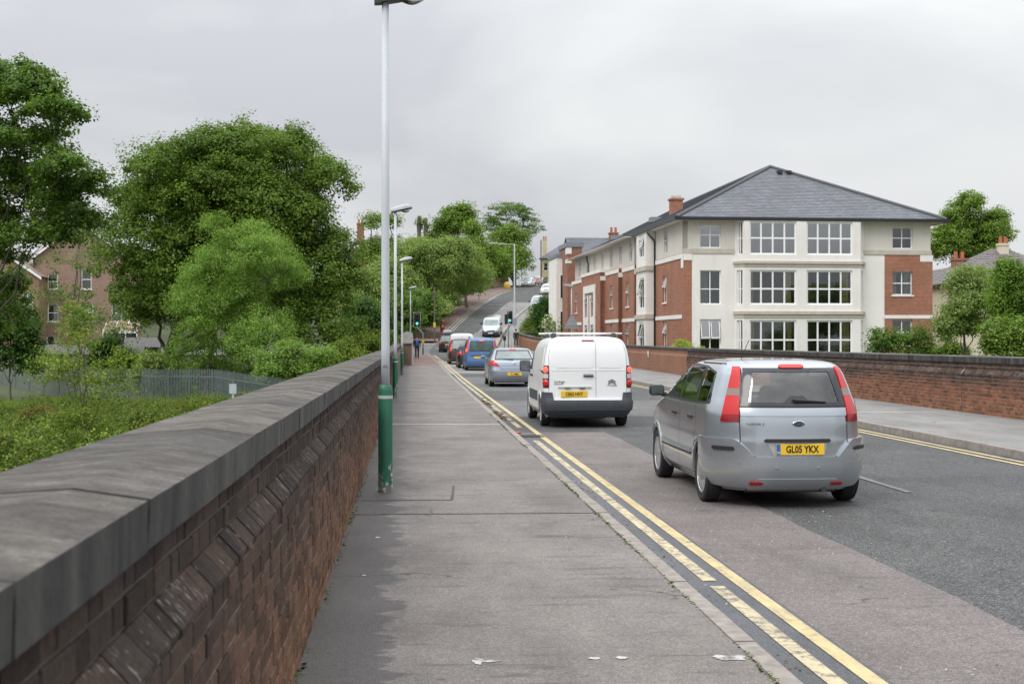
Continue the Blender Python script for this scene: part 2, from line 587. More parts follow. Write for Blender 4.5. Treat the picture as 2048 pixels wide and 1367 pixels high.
strip('road_surface_patch', lambda y: XL(y) + 3.4, lambda y: XR(y) - .3, 128, 176, RZ + .004, M_PAVE_R)
strip('left_pavement', -.60, 1.80, -6, 80.5, PZ, M_PAVE, 1.0)
strip('left_pavement', -.45, lambda y: XL(y) - .1, 80.5, 113.5, PZ, M_RED, 1.0)
strip('hill_pavement', lambda y: XL(y) - 3.4, lambda y: XL(y) - .1, 134.5, 212, PZ + .06, M_RED, 1.0)
strip('right_pavement', lambda y: XR(y) + .1, 12.25, -6, 112, QZ, M_PAVE_R, 2.0)
strip('right_pavement', lambda y: XR(y) + .1, lambda y: max(11.6 - .05 * (y - 112), XR(y) + 2.2), 112, 215, QZ, M_PAVE_R, 2.0)

# ---- kerb stones, one by one
M_KERB = simple('kerb_concrete', (.27, .24, .215), .9, var=.25, scale=9, bumpy=.4)
M_KERBD = simple('kerb_dark_concrete', (.19, .18, .17), .9, var=.3, scale=9, bumpy=.4)
def kerb(name, fx, sgn, y0, y1, top, drop, w=.125, L=.914):
    root = setting(name)
    y = y0; i = 0
    while y < y1:
        ym = y + L / 2
        x = float(fx(ym)); x2 = float(fx(ym + .4)); x1 = float(fx(ym - .4))
        zt = float(zr(ym)); sl = (float(zr(ym + .4)) - float(zr(ym - .4))) / .8
        mb = MB()
        a, b2 = (-w, 0) if sgn < 0 else (0, w)
        mb.add([(a, -L / 2 + .006, -drop), (b2, -L / 2 + .006, -drop), (b2, L / 2 - .006, -drop), (a, L / 2 - .006, -drop),
                (a + (.0 if sgn < 0 else .012), -L / 2 + .006, top), (b2 - (.012 if sgn < 0 else 0), -L / 2 + .006, top),
                (b2 - (.012 if sgn < 0 else 0), L / 2 - .006, top), (a + (.0 if sgn < 0 else .012), L / 2 - .006, top)],
               [(3, 2, 1, 0), (4, 5, 6, 7), (0, 1, 5, 4), (1, 2, 6, 5), (2, 3, 7, 6), (3, 0, 4, 7)])
        if i == 0:
            o = mb.build('kerb_stone', M_KERB, root); first = o
        else:
            o = first.copy(); COL.objects.link(o)
        dark = random.random() < .12
        if dark:
            o = o if i == 0 else o
        o.location = (x + random.uniform(-.004, .004), ym, zt + random.uniform(-.004, .004))
        o.rotation_euler = (math.atan(sl), 0, -math.atan((x2 - x1) / .8) + random.uniform(-.003, .003))
        y += L; i += 1
    return root
kerb('left_kerb', XL, -1, -3.8, 112.5, PZ + .004, .2)
kerb('right_kerb', XR, 1, -4, 128, QZ + .004, .2)
kerb('hill_kerb', XL, -1, 135, 205, PZ + .065, .2)

# ---- painted lines
def paint(name, c, wear=.5):
    m, nt, b = new_mat(name)
    p = wpos(nt)
    f = noise(nt, p, 14, 6, .7)
    g = noise(nt, p, 2.2, 4, .6)
    k = ramp(nt, mathn(nt, 'ADD', mathn(nt, 'MULTIPLY', f, .75), mathn(nt, 'MULTIPLY', g, .35)), [(wear - .06, (1, 1, 1)), (wear + .05, (0, 0, 0))])
    dirt = noise(nt, mapv(nt, p, (6, 1.2, 1)), 2.0, 6, .7)
    col = mixc(nt, ramp(nt, dirt, [(.45, (0, 0, 0)), (.7, (.6, .6, .6))]), ramp(nt, g, [(.3, tuple(x * .78 for x in c)), (.7, c)]), (.22, .20, .17))
    col = mixc(nt, k, col, (.16, .15, .14))
    nt.links.new(col, b.inputs['Base Color']); b.inputs['Roughness'].default_value = .75
    return m
M_YEL = paint('yellow_line_paint', (.62, .495, .255), .45)
M_YELW = paint('worn_yellow_line_paint', (.60, .51, .32), .52)
M_WHT = paint('worn_white_paint', (.62, .62, .60), .55)
M_WFADE = paint('almost_gone_white_paint', (.20, .20, .196), .56)
def line(fx, x0, x1, y0, y1, mat, name='road_marking', dz=.008, step=1.5):
    return strip(name, lambda y: fx(y) + x0, lambda y: fx(y) + x1, y0, y1, RZ + dz, mat, step)
line(XL, .35, .45, -3, 112, M_YEL)
for a, b_ in [(-3, 9.0), (9.2, 22.3), (25.6, 27.4), (28.0, 31), (31.3, 35.2), (35.6, 38.3), (38.9, 111)]:
    line(XL, .15, .25, a, b_, M_YELW)
for xx in (-.20, -.40):
    line(XR, xx - .085, xx, -4, 121, M_YEL)
    line(XR, xx - .1, xx, 124, 168, M_YELW)
line(XL, .15, .3, 136, 214, M_YELW)
line(XL, .5, .62, 136, 205, M_WHT)
for k in range(7):
    line(lambda y: 5.5 + 0 * y, 0, .085, 14.4 + k * 9, 16.4 + k * 9, M_WFADE)
for k in range(6):
    line(lambda y: (XL(y) + XR(y)) / 2, 0, .1, 130 + k * 9, 134 + k * 9, M_WHT)
strip('road_marking', lambda y: XL(y) + .3, lambda y: XR(y) - .5, 127.5, 127.9, RZ + .012, M_WHT, .4)
strip('road_marking', lambda y: XL(y) + 1, lambda y: XR(y) - .6, 172, 172.4, RZ + .012, M_WHT, .4)
strip('road_marking', -6, lambda y: XL(y) + .1, 132.2, 132.5, RZ + .008, M_WHT, .4)
strip('road_marking', -6, lambda y: XL(y) + .1, 114.4, 114.7, RZ + .008, M_WHT, .4)

# ---- seams, joints, paint dabs and dirt on the pavement
M_JOINT = simple('pale_joint_filler', (.52, .50, .48), .8, var=.2, scale=20)
M_SEAM = simple('dark_tar_seam', (.085, .08, .077), .9, var=.4, scale=9)
def flat(name, pts, z, mat):
    o = mesh_obj(name, [(x, y, z) for x, y in pts], [tuple(range(len(pts)))], mat)
    o['kind'] = 'structure'
    return o
flat('pavement_joint', [(-.56, 26.3), (1.77, 26.05), (1.77, 26.19), (-.56, 26.42)], PZ + .004, M_JOINT)
flat('pavement_joint', [(XR(28.5) + .2, 28.6), (12.15, 28.55), (12.15, 28.68), (XR(28.5) + .2, 28.75)], QZ + .004, M_JOINT)
flat('pavement_seam', [(-.56, 12.68), (1.76, 12.62), (1.76, 12.66), (-.56, 12.72)], PZ + .004, M_SEAM)
flat('pavement_seam', [(-.5, 13.78), (.43, 13.74), (.43, 13.79), (-.5, 13.83)], PZ + .004, M_SEAM)
flat('pavement_seam', [(.41, 13.8), (.44, 13.8), (.50, 15.1), (.47, 15.1)], PZ + .004, M_SEAM)
M_DAB = paint('white_spray_paint', (.62, .61, .60), .535)
def dab(cx, cy, rx, ry, seed):
    r = random.Random(seed)
    n = 22
    pts = []
    for k in range(n):
        t = 2 * math.pi * k / n
        q = r.uniform(.72, 1.18)
        pts.append((cx + rx * q * math.cos(t), cy + ry * q * math.sin(t)))
    o = flat('paint_mark', pts, PZ + .004, M_DAB)
for a in ((.345, 6.84, .03, .07, 1), (.41, 6.84, .05, .022, 2), (.955, 6.86, .035, .028, 3), (1.10, 6.86, .035, .03, 4), (1.66, 6.82, .085, .07, 5), (-.28, 11.2, .02, .03, 6), (-.33, 9.4, .015, .025, 8), (.02, 12.2, .04, .012, 9)):
    dab(*a)

# moss along the back of the kerb, leaves and grit in the gutter: too many to count
def scatter_flakes(name, n, fx, y0, y1, wx, z, size, mat, thick=.4, seed=1):
    g = np.random.default_rng(seed)
    y = g.uniform(y0, y1, n)
    dens = np.sin(y * 1.3) + np.sin(y * .47 + 2) + np.sin(y * 3.1)
    y = y[dens > g.uniform(-1.6, 1.8, n)]
    n = len(y)
    x = fx + g.normal(0, wx, n)
    s = size * g.uniform(.4, 1.2, n)
    a = g.uniform(0, math.pi, n)
    tx = np.stack([np.cos(a), np.sin(a), g.uniform(-thick, thick, n)], -1) * s[:, None]
    ty = np.stack([-np.sin(a), np.cos(a), g.uniform(-thick, thick, n)], -1) * s[:, None] * .7
    c = np.stack([x, y, zr(y) + z + s * .35], -1)
    V = np.stack([c - tx - ty, c + tx - ty, c + tx + ty, c - tx + ty], 1)
    o = np_quads(name, V, mat)
    o['kind'] = 'stuff'
    return o
M_MOSS = simple('kerb_moss', (.085, .11, .03), .95, var=.4, scale=40)
M_LITTER = simple('dead_leaf_litter', (.13, .085, .05), .9, var=.5, scale=40)
M_GRIT = simple('pale_grit', (.42, .39, .35), .9, var=.4, scale=60)
scatter_flakes('moss', 2600, 1.775, 6, 30, .010, PZ, .011, M_MOSS, .5, 3)
scatter_flakes('moss', 900, -.55, 6, 30, .012, PZ, .012, M_MOSS, .5, 13)
scatter_flakes('leaf_litter', 900, 2.0, 28, 37, .06, RZ + .01, .028, M_LITTER, .5, 4)
scatter_flakes('leaf_litter', 700, 1.96, 6, 24, .06, RZ + .006, .009, M_LITTER, .5, 5)
scatter_flakes('grit', 500, 1.3, 6, 24, .7, PZ, .006, M_LITTER, .3, 7)
scatter_flakes('grit', 350, .5, 6, 24, .7, PZ, .006, M_GRIT, .3, 8)
scatter_flakes('grit', 900, 3.0, 6, 24, .6, RZ + .004, .007, M_GRIT, .3, 9)

# drain in the gutter
t = thing('drain_grate', 'rusty cast iron gutter drain sunk beside the left kerb with a red scrap', 'drain', (2.1, 23.3, RZ))
mb = MB()
mb.box(-.2, .2, -.24, .24, -.02, .006)
mb.build('drain_pit', simple('drain_dark', (.012, .012, .012), .6), t)
for k in range(6):
    MB().box(-.18, .18, -.21 + k * .08, -.17 + k * .08, .006, .016).build('bar', simple('drain_iron', (.07, .06, .055), .6, .3), t)
fr = MB()
fr.box(-.23, -.2, -.27, .27, -.02, .014); fr.box(.2, .23, -.27, .27, -.02, .014); fr.box(-.2, .2, -.27, -.24, -.02, .014); fr.box(-.2, .2, .24, .27, -.02, .014)
fr.build('frame', simple('drain_iron', (.07, .06, .055), .6, .3), t)
o = MB().lathe([(0, 0), (.05, .005), (.06, .03), (.045, .05), (0, .055)], 10, (0, 0, 0)).build('red_wrapper', simple('red_wrapper_plastic', (.55, .06, .04), .4))
o.location = (1.93, 24.0, RZ + .006); o.scale = (1.3, 1.0, .7)
tag(o, 'crumpled red scrap of litter lying in the gutter by the drain', 'litter')
# ================================================================== brick parapets of the bridge
def brick_mat(name, low, mid, top, zs=(.15, .75, 1.05), white=0.0, chips=True):
    m, nt, b = new_mat(name)
    geo = N(nt, 'ShaderNodeNewGeometry')
    p = geo.outputs['Position']
    oi = N(nt, 'ShaderNodeObjectInfo').outputs['Random']
    rnd = mathn(nt, 'FRACT', mathn(nt, 'ADD', oi, geo.outputs['Random Per Island']))
    s = N(nt, 'ShaderNodeSeparateXYZ'); nt.links.new(p, s.inputs[0])
    n1 = noise(nt, mapv(nt, p, (1, .5, 1.1)), 1.3, 5, .6)
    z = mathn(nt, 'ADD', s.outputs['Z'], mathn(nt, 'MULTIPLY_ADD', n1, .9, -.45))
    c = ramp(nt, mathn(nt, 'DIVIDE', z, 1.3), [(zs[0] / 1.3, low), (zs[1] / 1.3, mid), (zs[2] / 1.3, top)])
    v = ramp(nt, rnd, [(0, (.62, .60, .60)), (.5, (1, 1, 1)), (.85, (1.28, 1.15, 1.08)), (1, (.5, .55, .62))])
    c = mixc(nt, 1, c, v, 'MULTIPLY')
    f = noise(nt, p, 38, 6, .65)
    c = mixc(nt, .75, c, ramp(nt, f, [(.28, (.5,) * 3), (.72, (1.4,) * 3)]), 'MULTIPLY')
    if white:
        w = noise(nt, mapv(nt, p, (24, 44, 24)), 1.0, 4, .6)
        w2 = noise(nt, p, 1.4, 3)
        k = ramp(nt, mathn(nt, 'ADD', mathn(nt, 'MULTIPLY', w, .8), mathn(nt, 'MULTIPLY', w2, .35)), [(.66, (0, 0, 0)), (.72, (1, 1, 1))])
        c = mixc(nt, mathn(nt, 'MULTIPLY', k, white), c, (.55, .53, .5))
    nt.links.new(c, b.inputs['Base Color'])
    b.inputs['Roughness'].default_value = .95
    b.inputs['Specular IOR Level'].default_value = .15
    bump(nt, b, f, .6, .006)
    return m

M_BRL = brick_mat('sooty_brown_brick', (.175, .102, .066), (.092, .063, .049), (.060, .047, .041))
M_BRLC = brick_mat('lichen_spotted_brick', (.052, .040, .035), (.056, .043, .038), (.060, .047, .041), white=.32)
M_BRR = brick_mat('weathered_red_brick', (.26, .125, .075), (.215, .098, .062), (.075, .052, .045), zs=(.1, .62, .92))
M_BRRC = brick_mat('lichen_spotted_red_brick', (.1, .07, .058), (.1, .07, .058), (.1, .07, .058), white=.7)
M_MORT = simple('old_mortar', (.25, .21, .17), .95, var=.35, scale=30)
def mortar_mat():
    m, nt, b = new_mat('sooty_mortar')
    p = wpos(nt)
    s = N(nt, 'ShaderNodeSeparateXYZ'); nt.links.new(p, s.inputs[0])
    n1 = noise(nt, p, 1.3, 5, .6)
    z = mathn(nt, 'ADD', s.outputs['Z'], mathn(nt, 'MULTIPLY_ADD', n1, .8, -.4))
    c = ramp(nt, mathn(nt, 'DIVIDE', z, 1.3), [(.1, (.27, .21, .16)), (.5, (.20, .165, .13)), (.75, (.075, .066, .058))])
    c = mixc(nt, .6, c, ramp(nt, noise(nt, p, 30, 4), [(.3, (.6,) * 3), (.7, (1.3,) * 3)]), 'MULTIPLY')
    nt.links.new(c, b.inputs['Base Color']); b.inputs['Roughness'].default_value = .95
    return m
M_MORT = mortar_mat()
M_MORTR = simple('pale_old_mortar', (.30, .25, .19), .95, var=.35, scale=30)

def brick_tex(name, c1, c2, mort, scale=1.0, rough=.85, hv='x+y'):
    """brickwork too far away to tell the bricks apart"""
    m, nt, b = new_mat(name)
    tc = N(nt, 'ShaderNodeTexCoord').outputs['Object']
    s = N(nt, 'ShaderNodeSeparateXYZ'); nt.links.new(tc, s.inputs[0])
    cb = N(nt, 'ShaderNodeCombineXYZ')
    nt.links.new(mathn(nt, 'ADD', s.outputs['X'], s.outputs['Y']), cb.inputs['X'])
    nt.links.new(s.outputs['Z'], cb.inputs['Y'])
    t = N(nt, 'ShaderNodeTexBrick')
    t.inputs['Scale'].default_value = 1.0
    t.inputs['Brick Width'].default_value = .225 * scale
    t.inputs['Row Height'].default_value = .075 * scale
    t.inputs['Mortar Size'].default_value = .010 * scale
    t.inputs['Mortar Smooth'].default_value = .2
    t.inputs['Bias'].default_value = -.1
    t.inputs['Color1'].default_value = (*c1, 1); t.inputs['Color2'].default_value = (*c2, 1)
    t.inputs['Mortar'].default_value = (*mort, 1)
    nt.links.new(cb.outputs[0], t.inputs['Vector'])
    f = noise(nt, tc, .8, 5, .6)
    c = mixc(nt, .6, t.outputs['Color'], ramp(nt, f, [(.3, (.72,) * 3), (.7, (1.2,) * 3)]), 'MULTIPLY')
    f2 = noise(nt, tc, 12, 3, .6)
    c = mixc(nt, .5, c, ramp(nt, f2, [(.3, (.7,) * 3), (.7, (1.25,) * 3)]), 'MULTIPLY')
    nt.links.new(c, b.inputs['Base Color'])
    b.inputs['Roughness'].default_value = rough
    bump(nt, b, t.outputs['Fac'], -.4, .01)
    return m
M_FARW = brick_tex('far_brown_brickwork', (.125, .08, .06), (.17, .10, .07), (.17, .14, .11))
M_FARWR = brick_tex('far_red_brickwork', (.24, .085, .045), (.30, .11, .055), (.27, .2, .14))

def coping_mat():
    m, nt, b = new_mat('grey_coping_stone')
    p = wpos(nt)
    f = noise(nt, mapv(nt, p, (6, 10, 6)), 1.6, 6, .7)
    g = noise(nt, p, 1.1, 5, .6)
    d = noise(nt, mapv(nt, p, (.2, 7, .2)), 1.0, 4, .6)
    geo = N(nt, 'ShaderNodeNewGeometry')
    c = ramp(nt, f, [(.28, (.082, .077, .072)), (.5, (.132, .123, .114)), (.75, (.215, .202, .188))])
    c = mixc(nt, .8, c, ramp(nt, g, [(.3, (.55,) * 3), (.7, (1.3,) * 3)]), 'MULTIPLY')
    c = mixc(nt, ramp(nt, d, [(.38, (.45, .45, .45)), (.56, (0, 0, 0))]), c, mixc(nt, 1, c, (.5, .5, .5), 'MULTIPLY'))
    g2 = noise(nt, p, 90, 4, .7)
    c = mixc(nt, .6, c, ramp(nt, g2, [(.3, (.5,) * 3), (.7, (1.5,) * 3)]), 'MULTIPLY')
    # lichen specks
    v = noise(nt, mapv(nt, p, (20, 55, 20)), 1.0, 3, .6)
    c = mixc(nt, ramp(nt, v, [(.68, (0, 0, 0)), (.74, (.7, .7, .7))]), c, (.42, .41, .39))
    oi = N(nt, 'ShaderNodeObjectInfo').outputs['Random']
    c = mixc(nt, 1, c, ramp(nt, oi, [(0, (.74, .74, .75)), (.5, (1, .99, .97)), (1, (1.22, 1.19, 1.14))]), 'MULTIPLY')
    nt.links.new(c, b.inputs['Base Color'])
    b.inputs['Roughness'].default_value = .9
    b.inputs['Specular IOR Level'].default_value = .15
    gr = noise(nt, p, 150, 3, .7)
    bump(nt, b, mathn(nt, 'ADD', mathn(nt, 'ADD', f, v), gr), .8, .006)
    return m
M_COPE = coping_mat()
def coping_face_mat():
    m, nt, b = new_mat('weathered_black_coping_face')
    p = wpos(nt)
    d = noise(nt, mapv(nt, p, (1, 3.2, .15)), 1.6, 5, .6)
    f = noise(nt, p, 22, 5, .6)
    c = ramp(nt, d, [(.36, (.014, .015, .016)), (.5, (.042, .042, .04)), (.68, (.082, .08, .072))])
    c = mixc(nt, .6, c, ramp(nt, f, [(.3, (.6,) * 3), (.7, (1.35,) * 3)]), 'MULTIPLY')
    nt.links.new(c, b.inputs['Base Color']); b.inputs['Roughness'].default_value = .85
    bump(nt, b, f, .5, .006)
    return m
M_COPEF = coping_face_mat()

CP = .0785
NLOW = 12
def parapet(label, X0, s, ya, yb, ybrick, joints, cop_phase, mats, ends=(0, 0), xf=None, nparts=300):
    """s=+1: the face looks towards +x"""
    mb_, mc_, mm_, mf_ = mats
    xf = xf or (lambda y: X0)
    root = thing('parapet_wall', label, 'wall', (0, 0, 0))
    rd = random.Random(int(X0 * 10) + 5)
    def P(d, y, z):
        return (float(xf(y)) - s * d, y, float(zr(y)) + z)
    # mortar core, and plain brickwork beyond the part where bricks can be told apart
    prof = [(.008, -.3), (.008, .945), (.073, 1.03), (.073, 1.2), (.50, 1.2), (.50, -.3)]
    def core(y0, y1, mat, nm, off=0.0, step=3.0):
        n = max(1, int((y1 - y0) / step))
        mb = MB()
        vs = []; fs = []
        k = len(prof)
        for j in range(n + 1):
            y = y0 + (y1 - y0) * j / n
            vs += [P(d - off, y, z) for d, z in prof]
        for j in range(n):
            for i in range(k):
                q = (j * k + i, j * k + (i + 1) % k, (j + 1) * k + (i + 1) % k, (j + 1) * k + i)
                fs.append(q if s < 0 else q[::-1])
        fs.append(tuple(range(k))); fs.append(tuple(range(n * k + k - 1, n * k - 1, -1)))
        mb.add(vs, fs)
        return mb.build(nm, mat, root)
    core(ya, ybrick, mm_, 'mortar')
    if yb > ybrick:
        core(ybrick, yb, mf_, 'brickwork', .008)
    # bricks
    B = []            # (kind, y centre, z centre, length)
    def course(z, kind, d0, off):
        y = ya + off
        flip = rd.random() < .5
        while y < ybrick:
            L = .215 if flip else .1025
            flip = not flip
            parts_ = [(y, y + L)]
            for j in joints:
                if y < j + .011 and y + L > j - .011:
                    parts_ = [q for q in ((y, j - .011), (j + .011, y + L)) if q[1] - q[0] > .025]
            for qa, qb in parts_:
                B.append((kind, (qa + qb) / 2, z, round(qb - qa, 4), d0))
            y += L + .010
    for i in range(NLOW):
        course((i + .5) * CP, 'brick', 0.0, rd.uniform(-.2, 0) if i % 2 else rd.uniform(-.1, .1))
    for i in range(2):
        course(1.035 + (i + .5) * CP, 'brick', .065, rd.uniform(-.2, 0))
    y = ya
    while y < ybrick:
        if not any(abs(y + .051 - j) < .053 for j in joints):
            B.append(('plinth', y + .051, .988, .1075, 0))
        y += .1125
    area = []
    for k, yc, zc, L, d0 in B:
        pts = []
        ok = True
        for sy, sz in ((-1, -1), (1, -1), (1, 1), (-1, 1)):
            a = P(d0, yc + sy * L / 2, zc + sz * .0335)
            q = proj(*a)
            if q[2] < .4:
                ok = False; break
            pts.append(q)
        if not ok:
            area.append(0); continue
        inside = any(-10 < q[0] < 2058 and -10 < q[1] < 1377 for q in pts)
        A = abs(sum(pts[i][0] * pts[(i + 1) % 4][1] - pts[(i + 1) % 4][0] * pts[i][1] for i in range(4))) / 2
        area.append(A if inside else 0)
    order = np.argsort(-np.array(area))
    single = set(int(i) for i in order[:nparts] if area[int(i)] > 0)
    def shape(kind, L):
        h = .0335; b = .004; bd = .09
        if kind == 'plinth':
            f = [(.0, -.043), (.0, -.028), (.066, .043), (.12, .043), (.12, -.043)]
            n = len(f)
            vs = [(-s * d, -L / 2, z) for d, z in f] + [(-s * d, L / 2, z) for d, z in f]
            fs = [(i, (i + 1) % n, n + (i + 1) % n, n + i) for i in range(n)] + [tuple(range(n - 1, -1, -1)), tuple(range(n, 2 * n))]
            return vs, fs
        vs = [(-s * bd, -L / 2, -h), (-s * bd, L / 2, -h), (-s * bd, L / 2, h), (-s * bd, -L / 2, h),
              (-s * b, -L / 2, -h), (-s * b, L / 2, -h), (-s * b, L / 2, h), (-s * b, -L / 2, h),
              (0, -L / 2 + b, -h + b), (0, L / 2 - b, -h + b), (0, L / 2 - b, h - b), (0, -L / 2 + b, h - b)]
        fs = []
        for a in (0, 4):
            for i in range(4):
                fs.append((a + i, a + (i + 1) % 4, a + 4 + (i + 1) % 4, a + 4 + i))
        fs.append((8, 9, 10, 11))
        return vs, fs
    protos = {}
    stuff = {'brick': MB(), 'plinth': MB()}
    for i, (k, yc, zc, L, d0) in enumerate(B):
        if area[i] <= 0 and not (-1 < yc < 60):
            continue
        x, y, z = P(d0 + rd.uniform(-.003, .004), yc + rd.uniform(-.002, .002), zc + rd.uniform(-.002, .002))
        rx, rz = (rd.uniform(-.012, .012), rd.uniform(-.02, .02)) if k == 'brick' else (rd.uniform(-.004, .004), rd.uniform(-.006, .006))
        if i in single:
            key = (k, L)
            if key not in protos:
                vs, fs = shape(k, L)
                o = mesh_obj('brick', vs, fs, mc_ if k == 'plinth' else mb_, root)
                protos[key] = o
            else:
                o = protos[key].copy(); COL.objects.link(o)
            o.name = 'brick'
            o.location = (x, y, z); o.rotation_euler = (rx, 0, rz)
        else:
            vs, fs = shape(k, L)
            M = Matrix.Translation((x, y, z)) @ Matrix.Rotation(rz, 4, 'Z') @ Matrix.Rotation(rx, 4, 'X')
            stuff[k].add([M @ Vector(v) for v in vs], fs)
    for k, mt in (('brick', mb_), ('plinth', mc_)):
        if stuff[k].v:
            o = stuff[k].build('brickwork', mt, root); o['kind'] = 'stuff'
    # coping stones
    y = cop_phase
    while y - 1.03 > ya: y -= 1.03
    while y < yb:
        y1 = min(y + 1.03, yb)
        L = y1 - y - .016
        j = rd.uniform(-.002, .002)
        pf = [(.03, 1.198), (.026, 1.316), (.2, 1.344), (.535, 1.322), (.53, 1.198)]
        vs = []; n = len(pf)
        for yy in (y + .008, y + .008 + L):
            for q, (d, z) in enumerate(pf):
                vs.append(P(d + rd.uniform(-.003, .003), yy + rd.uniform(-.002, .002), z + j + (rd.uniform(-.0015, .0015) if z > 1.2 else 0)))
        fs = []; mi = []
        for q in range(n):
            f = (q, (q + 1) % n, n + (q + 1) % n, n + q)
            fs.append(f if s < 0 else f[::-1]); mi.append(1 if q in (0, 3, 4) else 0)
        fs += [tuple(range(n)), tuple(range(2 * n - 1, n - 1, -1))]; mi += [1, 1]
        mesh_obj('coping_stone', vs, fs, [M_COPE, M_COPEF], root, mi=mi)
        y = y1
    for jy in joints:
        vs = [P(.004, jy - .011, -.05), P(.004, jy + .011, -.05), P(.004, jy + .011, .95), P(.004, jy - .011, .95)]
        vs += [P(.075, jy - .011, 1.03), P(.075, jy + .011, 1.03), P(.069, jy + .011, 1.195), P(.069, jy - .011, 1.195)]
        mesh_obj('movement_joint', vs, [(0, 1, 2, 3), (3, 2, 5, 4), (4, 5, 6, 7)], simple('joint_black', (.02, .018, .016), .9), root)
    return root

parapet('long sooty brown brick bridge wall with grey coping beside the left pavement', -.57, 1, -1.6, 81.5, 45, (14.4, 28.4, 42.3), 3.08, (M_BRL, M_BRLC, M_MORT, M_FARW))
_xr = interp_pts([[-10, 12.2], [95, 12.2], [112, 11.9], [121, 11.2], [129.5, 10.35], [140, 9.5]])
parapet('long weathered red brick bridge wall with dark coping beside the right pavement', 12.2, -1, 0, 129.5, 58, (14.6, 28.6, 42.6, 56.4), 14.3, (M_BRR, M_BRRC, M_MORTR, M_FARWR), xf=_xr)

# the stone pier that ends the left wall, and the pale round-topped block behind it
t = thing('gate_pier', 'dark square stone pier at the far end of the left bridge wall', 'pier', (-.22, 82.2, float(zr(82))))
MB().rbox(-.42, .27, -.6, .6, -.1, 1.26, .02).build('shaft', M_FARW, t)
MB().rbox(-.46, .31, -.66, .66, 1.26, 1.38, .03).build('cap', M_COPE, t)
t = thing('stone_block', 'pale round topped stone block behind the dark pier at the bridge end', 'stone', (-.2, 86.5, float(zr(86))))
mb = MB()
mb.prism([(-.38, -.2), (.33, -.2), (.33, 1.85), (.24, 2.02), (-.02, 2.1), (-.28, 2.02), (-.38, 1.85)], 'y', -.4, .4)
mb.build('shaft', simple('pale_weathered_stone', (.33, .325, .31), .9, var=.2, scale=5), t)
o = MB().rbox(-.75, -.3, 87, 112, -.2, 1.2, .03).build('low_wall', M_FARW)
o.location = (0, 0, .3)
tag(o, 'low dark brick wall running on beyond the stone pier to the junction', 'wall')
# white dab of old paper on the right wall
o = MB().add([(0, -.16, -.2), (0, .14, -.1), (0, .2, .12), (0, .02, .2), (0, -.18, .08), (-.02, 0, 0)], [(0, 1, 5), (1, 2, 5), (2, 3, 5), (3, 4, 5), (4, 0, 5)]).build('paper_scrap', simple('dirty_white_paper', (.6, .6, .56), .8))
o.location = (12.175, 67.5, .98)
tag(o, 'dirty white scrap of paper stuck on the right brick wall beside the white van', 'litter')
# ================================================================== buildings
def render_mat(name, col):
    m, nt, b = new_mat(name)
    p = wpos(nt)
    st = noise(nt, mapv(nt, p, (2.6, 2.6, .16)), 1.5, 6, .65)
    bl = noise(nt, p, .7, 5, .6)
    c = mixc(nt, ramp(nt, st, [(.50, (0, 0, 0)), (.76, (.24, .24, .24))]), col, tuple(x * y for x, y in zip(col, (.70, .67, .61))))
    c = mixc(nt, .7, c, ramp(nt, bl, [(.3, (.90, .89, .87)), (.7, (1.04, 1.04, 1.04))]), 'MULTIPLY')
    nt.links.new(c, b.inputs['Base Color']); b.inputs['Roughness'].default_value = .9
    bump(nt, b, noise(nt, p, 9, 4), .1, .01)
    return m
M_REND = render_mat('cream_render', (.67, .635, .585))
M_RENDW = render_mat('white_render', (.84, .815, .785))
M_STONEB = simple('pale_stone_band', (.52, .48, .41), .85, var=.12, scale=3)
M_UPVC = simple('white_window_frame', (.88, .89, .90), .35, var=.02)
M_BLACK = simple('black_gutter', (.018, .019, .021), .4)
M_LEAD = simple('lead_cap', (.22, .24, .27), .6, var=.15)
M_HOME_BR = brick_tex('red_multi_brickwork', (.295, .078, .038), (.385, .125, .060), (.38, .30, .23))
M_TOWER_BR = brick_tex('dark_red_brickwork', (.26, .08, .045), (.32, .11, .06), (.32, .26, .2))
M_GLASS = glass_mat('window_glass', (.80, .83, .82), .07)
M_GLASSB = glass_mat('sky_lit_window_glass', (.62, .66, .67), .30)
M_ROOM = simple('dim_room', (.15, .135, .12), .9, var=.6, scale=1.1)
M_CURT = simple('mustard_curtain', (.72, .58, .27), .9, var=.25, scale=8)
M_CURTW = simple('pale_curtain', (.55, .56, .55), .9, var=.15, scale=8)
M_BLUEBOX = simple('teal_storage', (.05, .17, .20), .7)

def slate_mat(name, c1, c2):
    m, nt, b = new_mat(name)
    geo = N(nt, 'ShaderNodeNewGeometry')
    rnd = geo.outputs['Random Per Island']
    c = ramp(nt, rnd, [(0, c1), (1, c2)])
    f = noise(nt, geo.outputs['Position'], .5, 5, .6)
    c = mixc(nt, .6, c, ramp(nt, f, [(.3, (.78,) * 3), (.7, (1.2,) * 3)]), 'MULTIPLY')
    nt.links.new(c, b.inputs['Base Color'])
    b.inputs['Roughness'].default_value = .55
    return m
M_SLATE = slate_mat('blue_grey_slate', (.105, .112, .130), (.150, .157, .178))
M_TILEG = slate_mat('brown_grey_roof_tile', (.12, .105, .10), (.19, .17, .165))
M_TILET = slate_mat('tan_roof_tile', (.22, .16, .12), (.30, .23, .18))
M_ROOFUN = simple('roof_underlay', (.05, .05, .055), .9)

def local_frame(o, ux, uz, n):
    M = Matrix.Identity(4)
    for i, a in enumerate((ux, n, uz)):
        for k in range(3): M[k][i] = a[k]
    for k in range(3): M[k][3] = o[k]
    return M

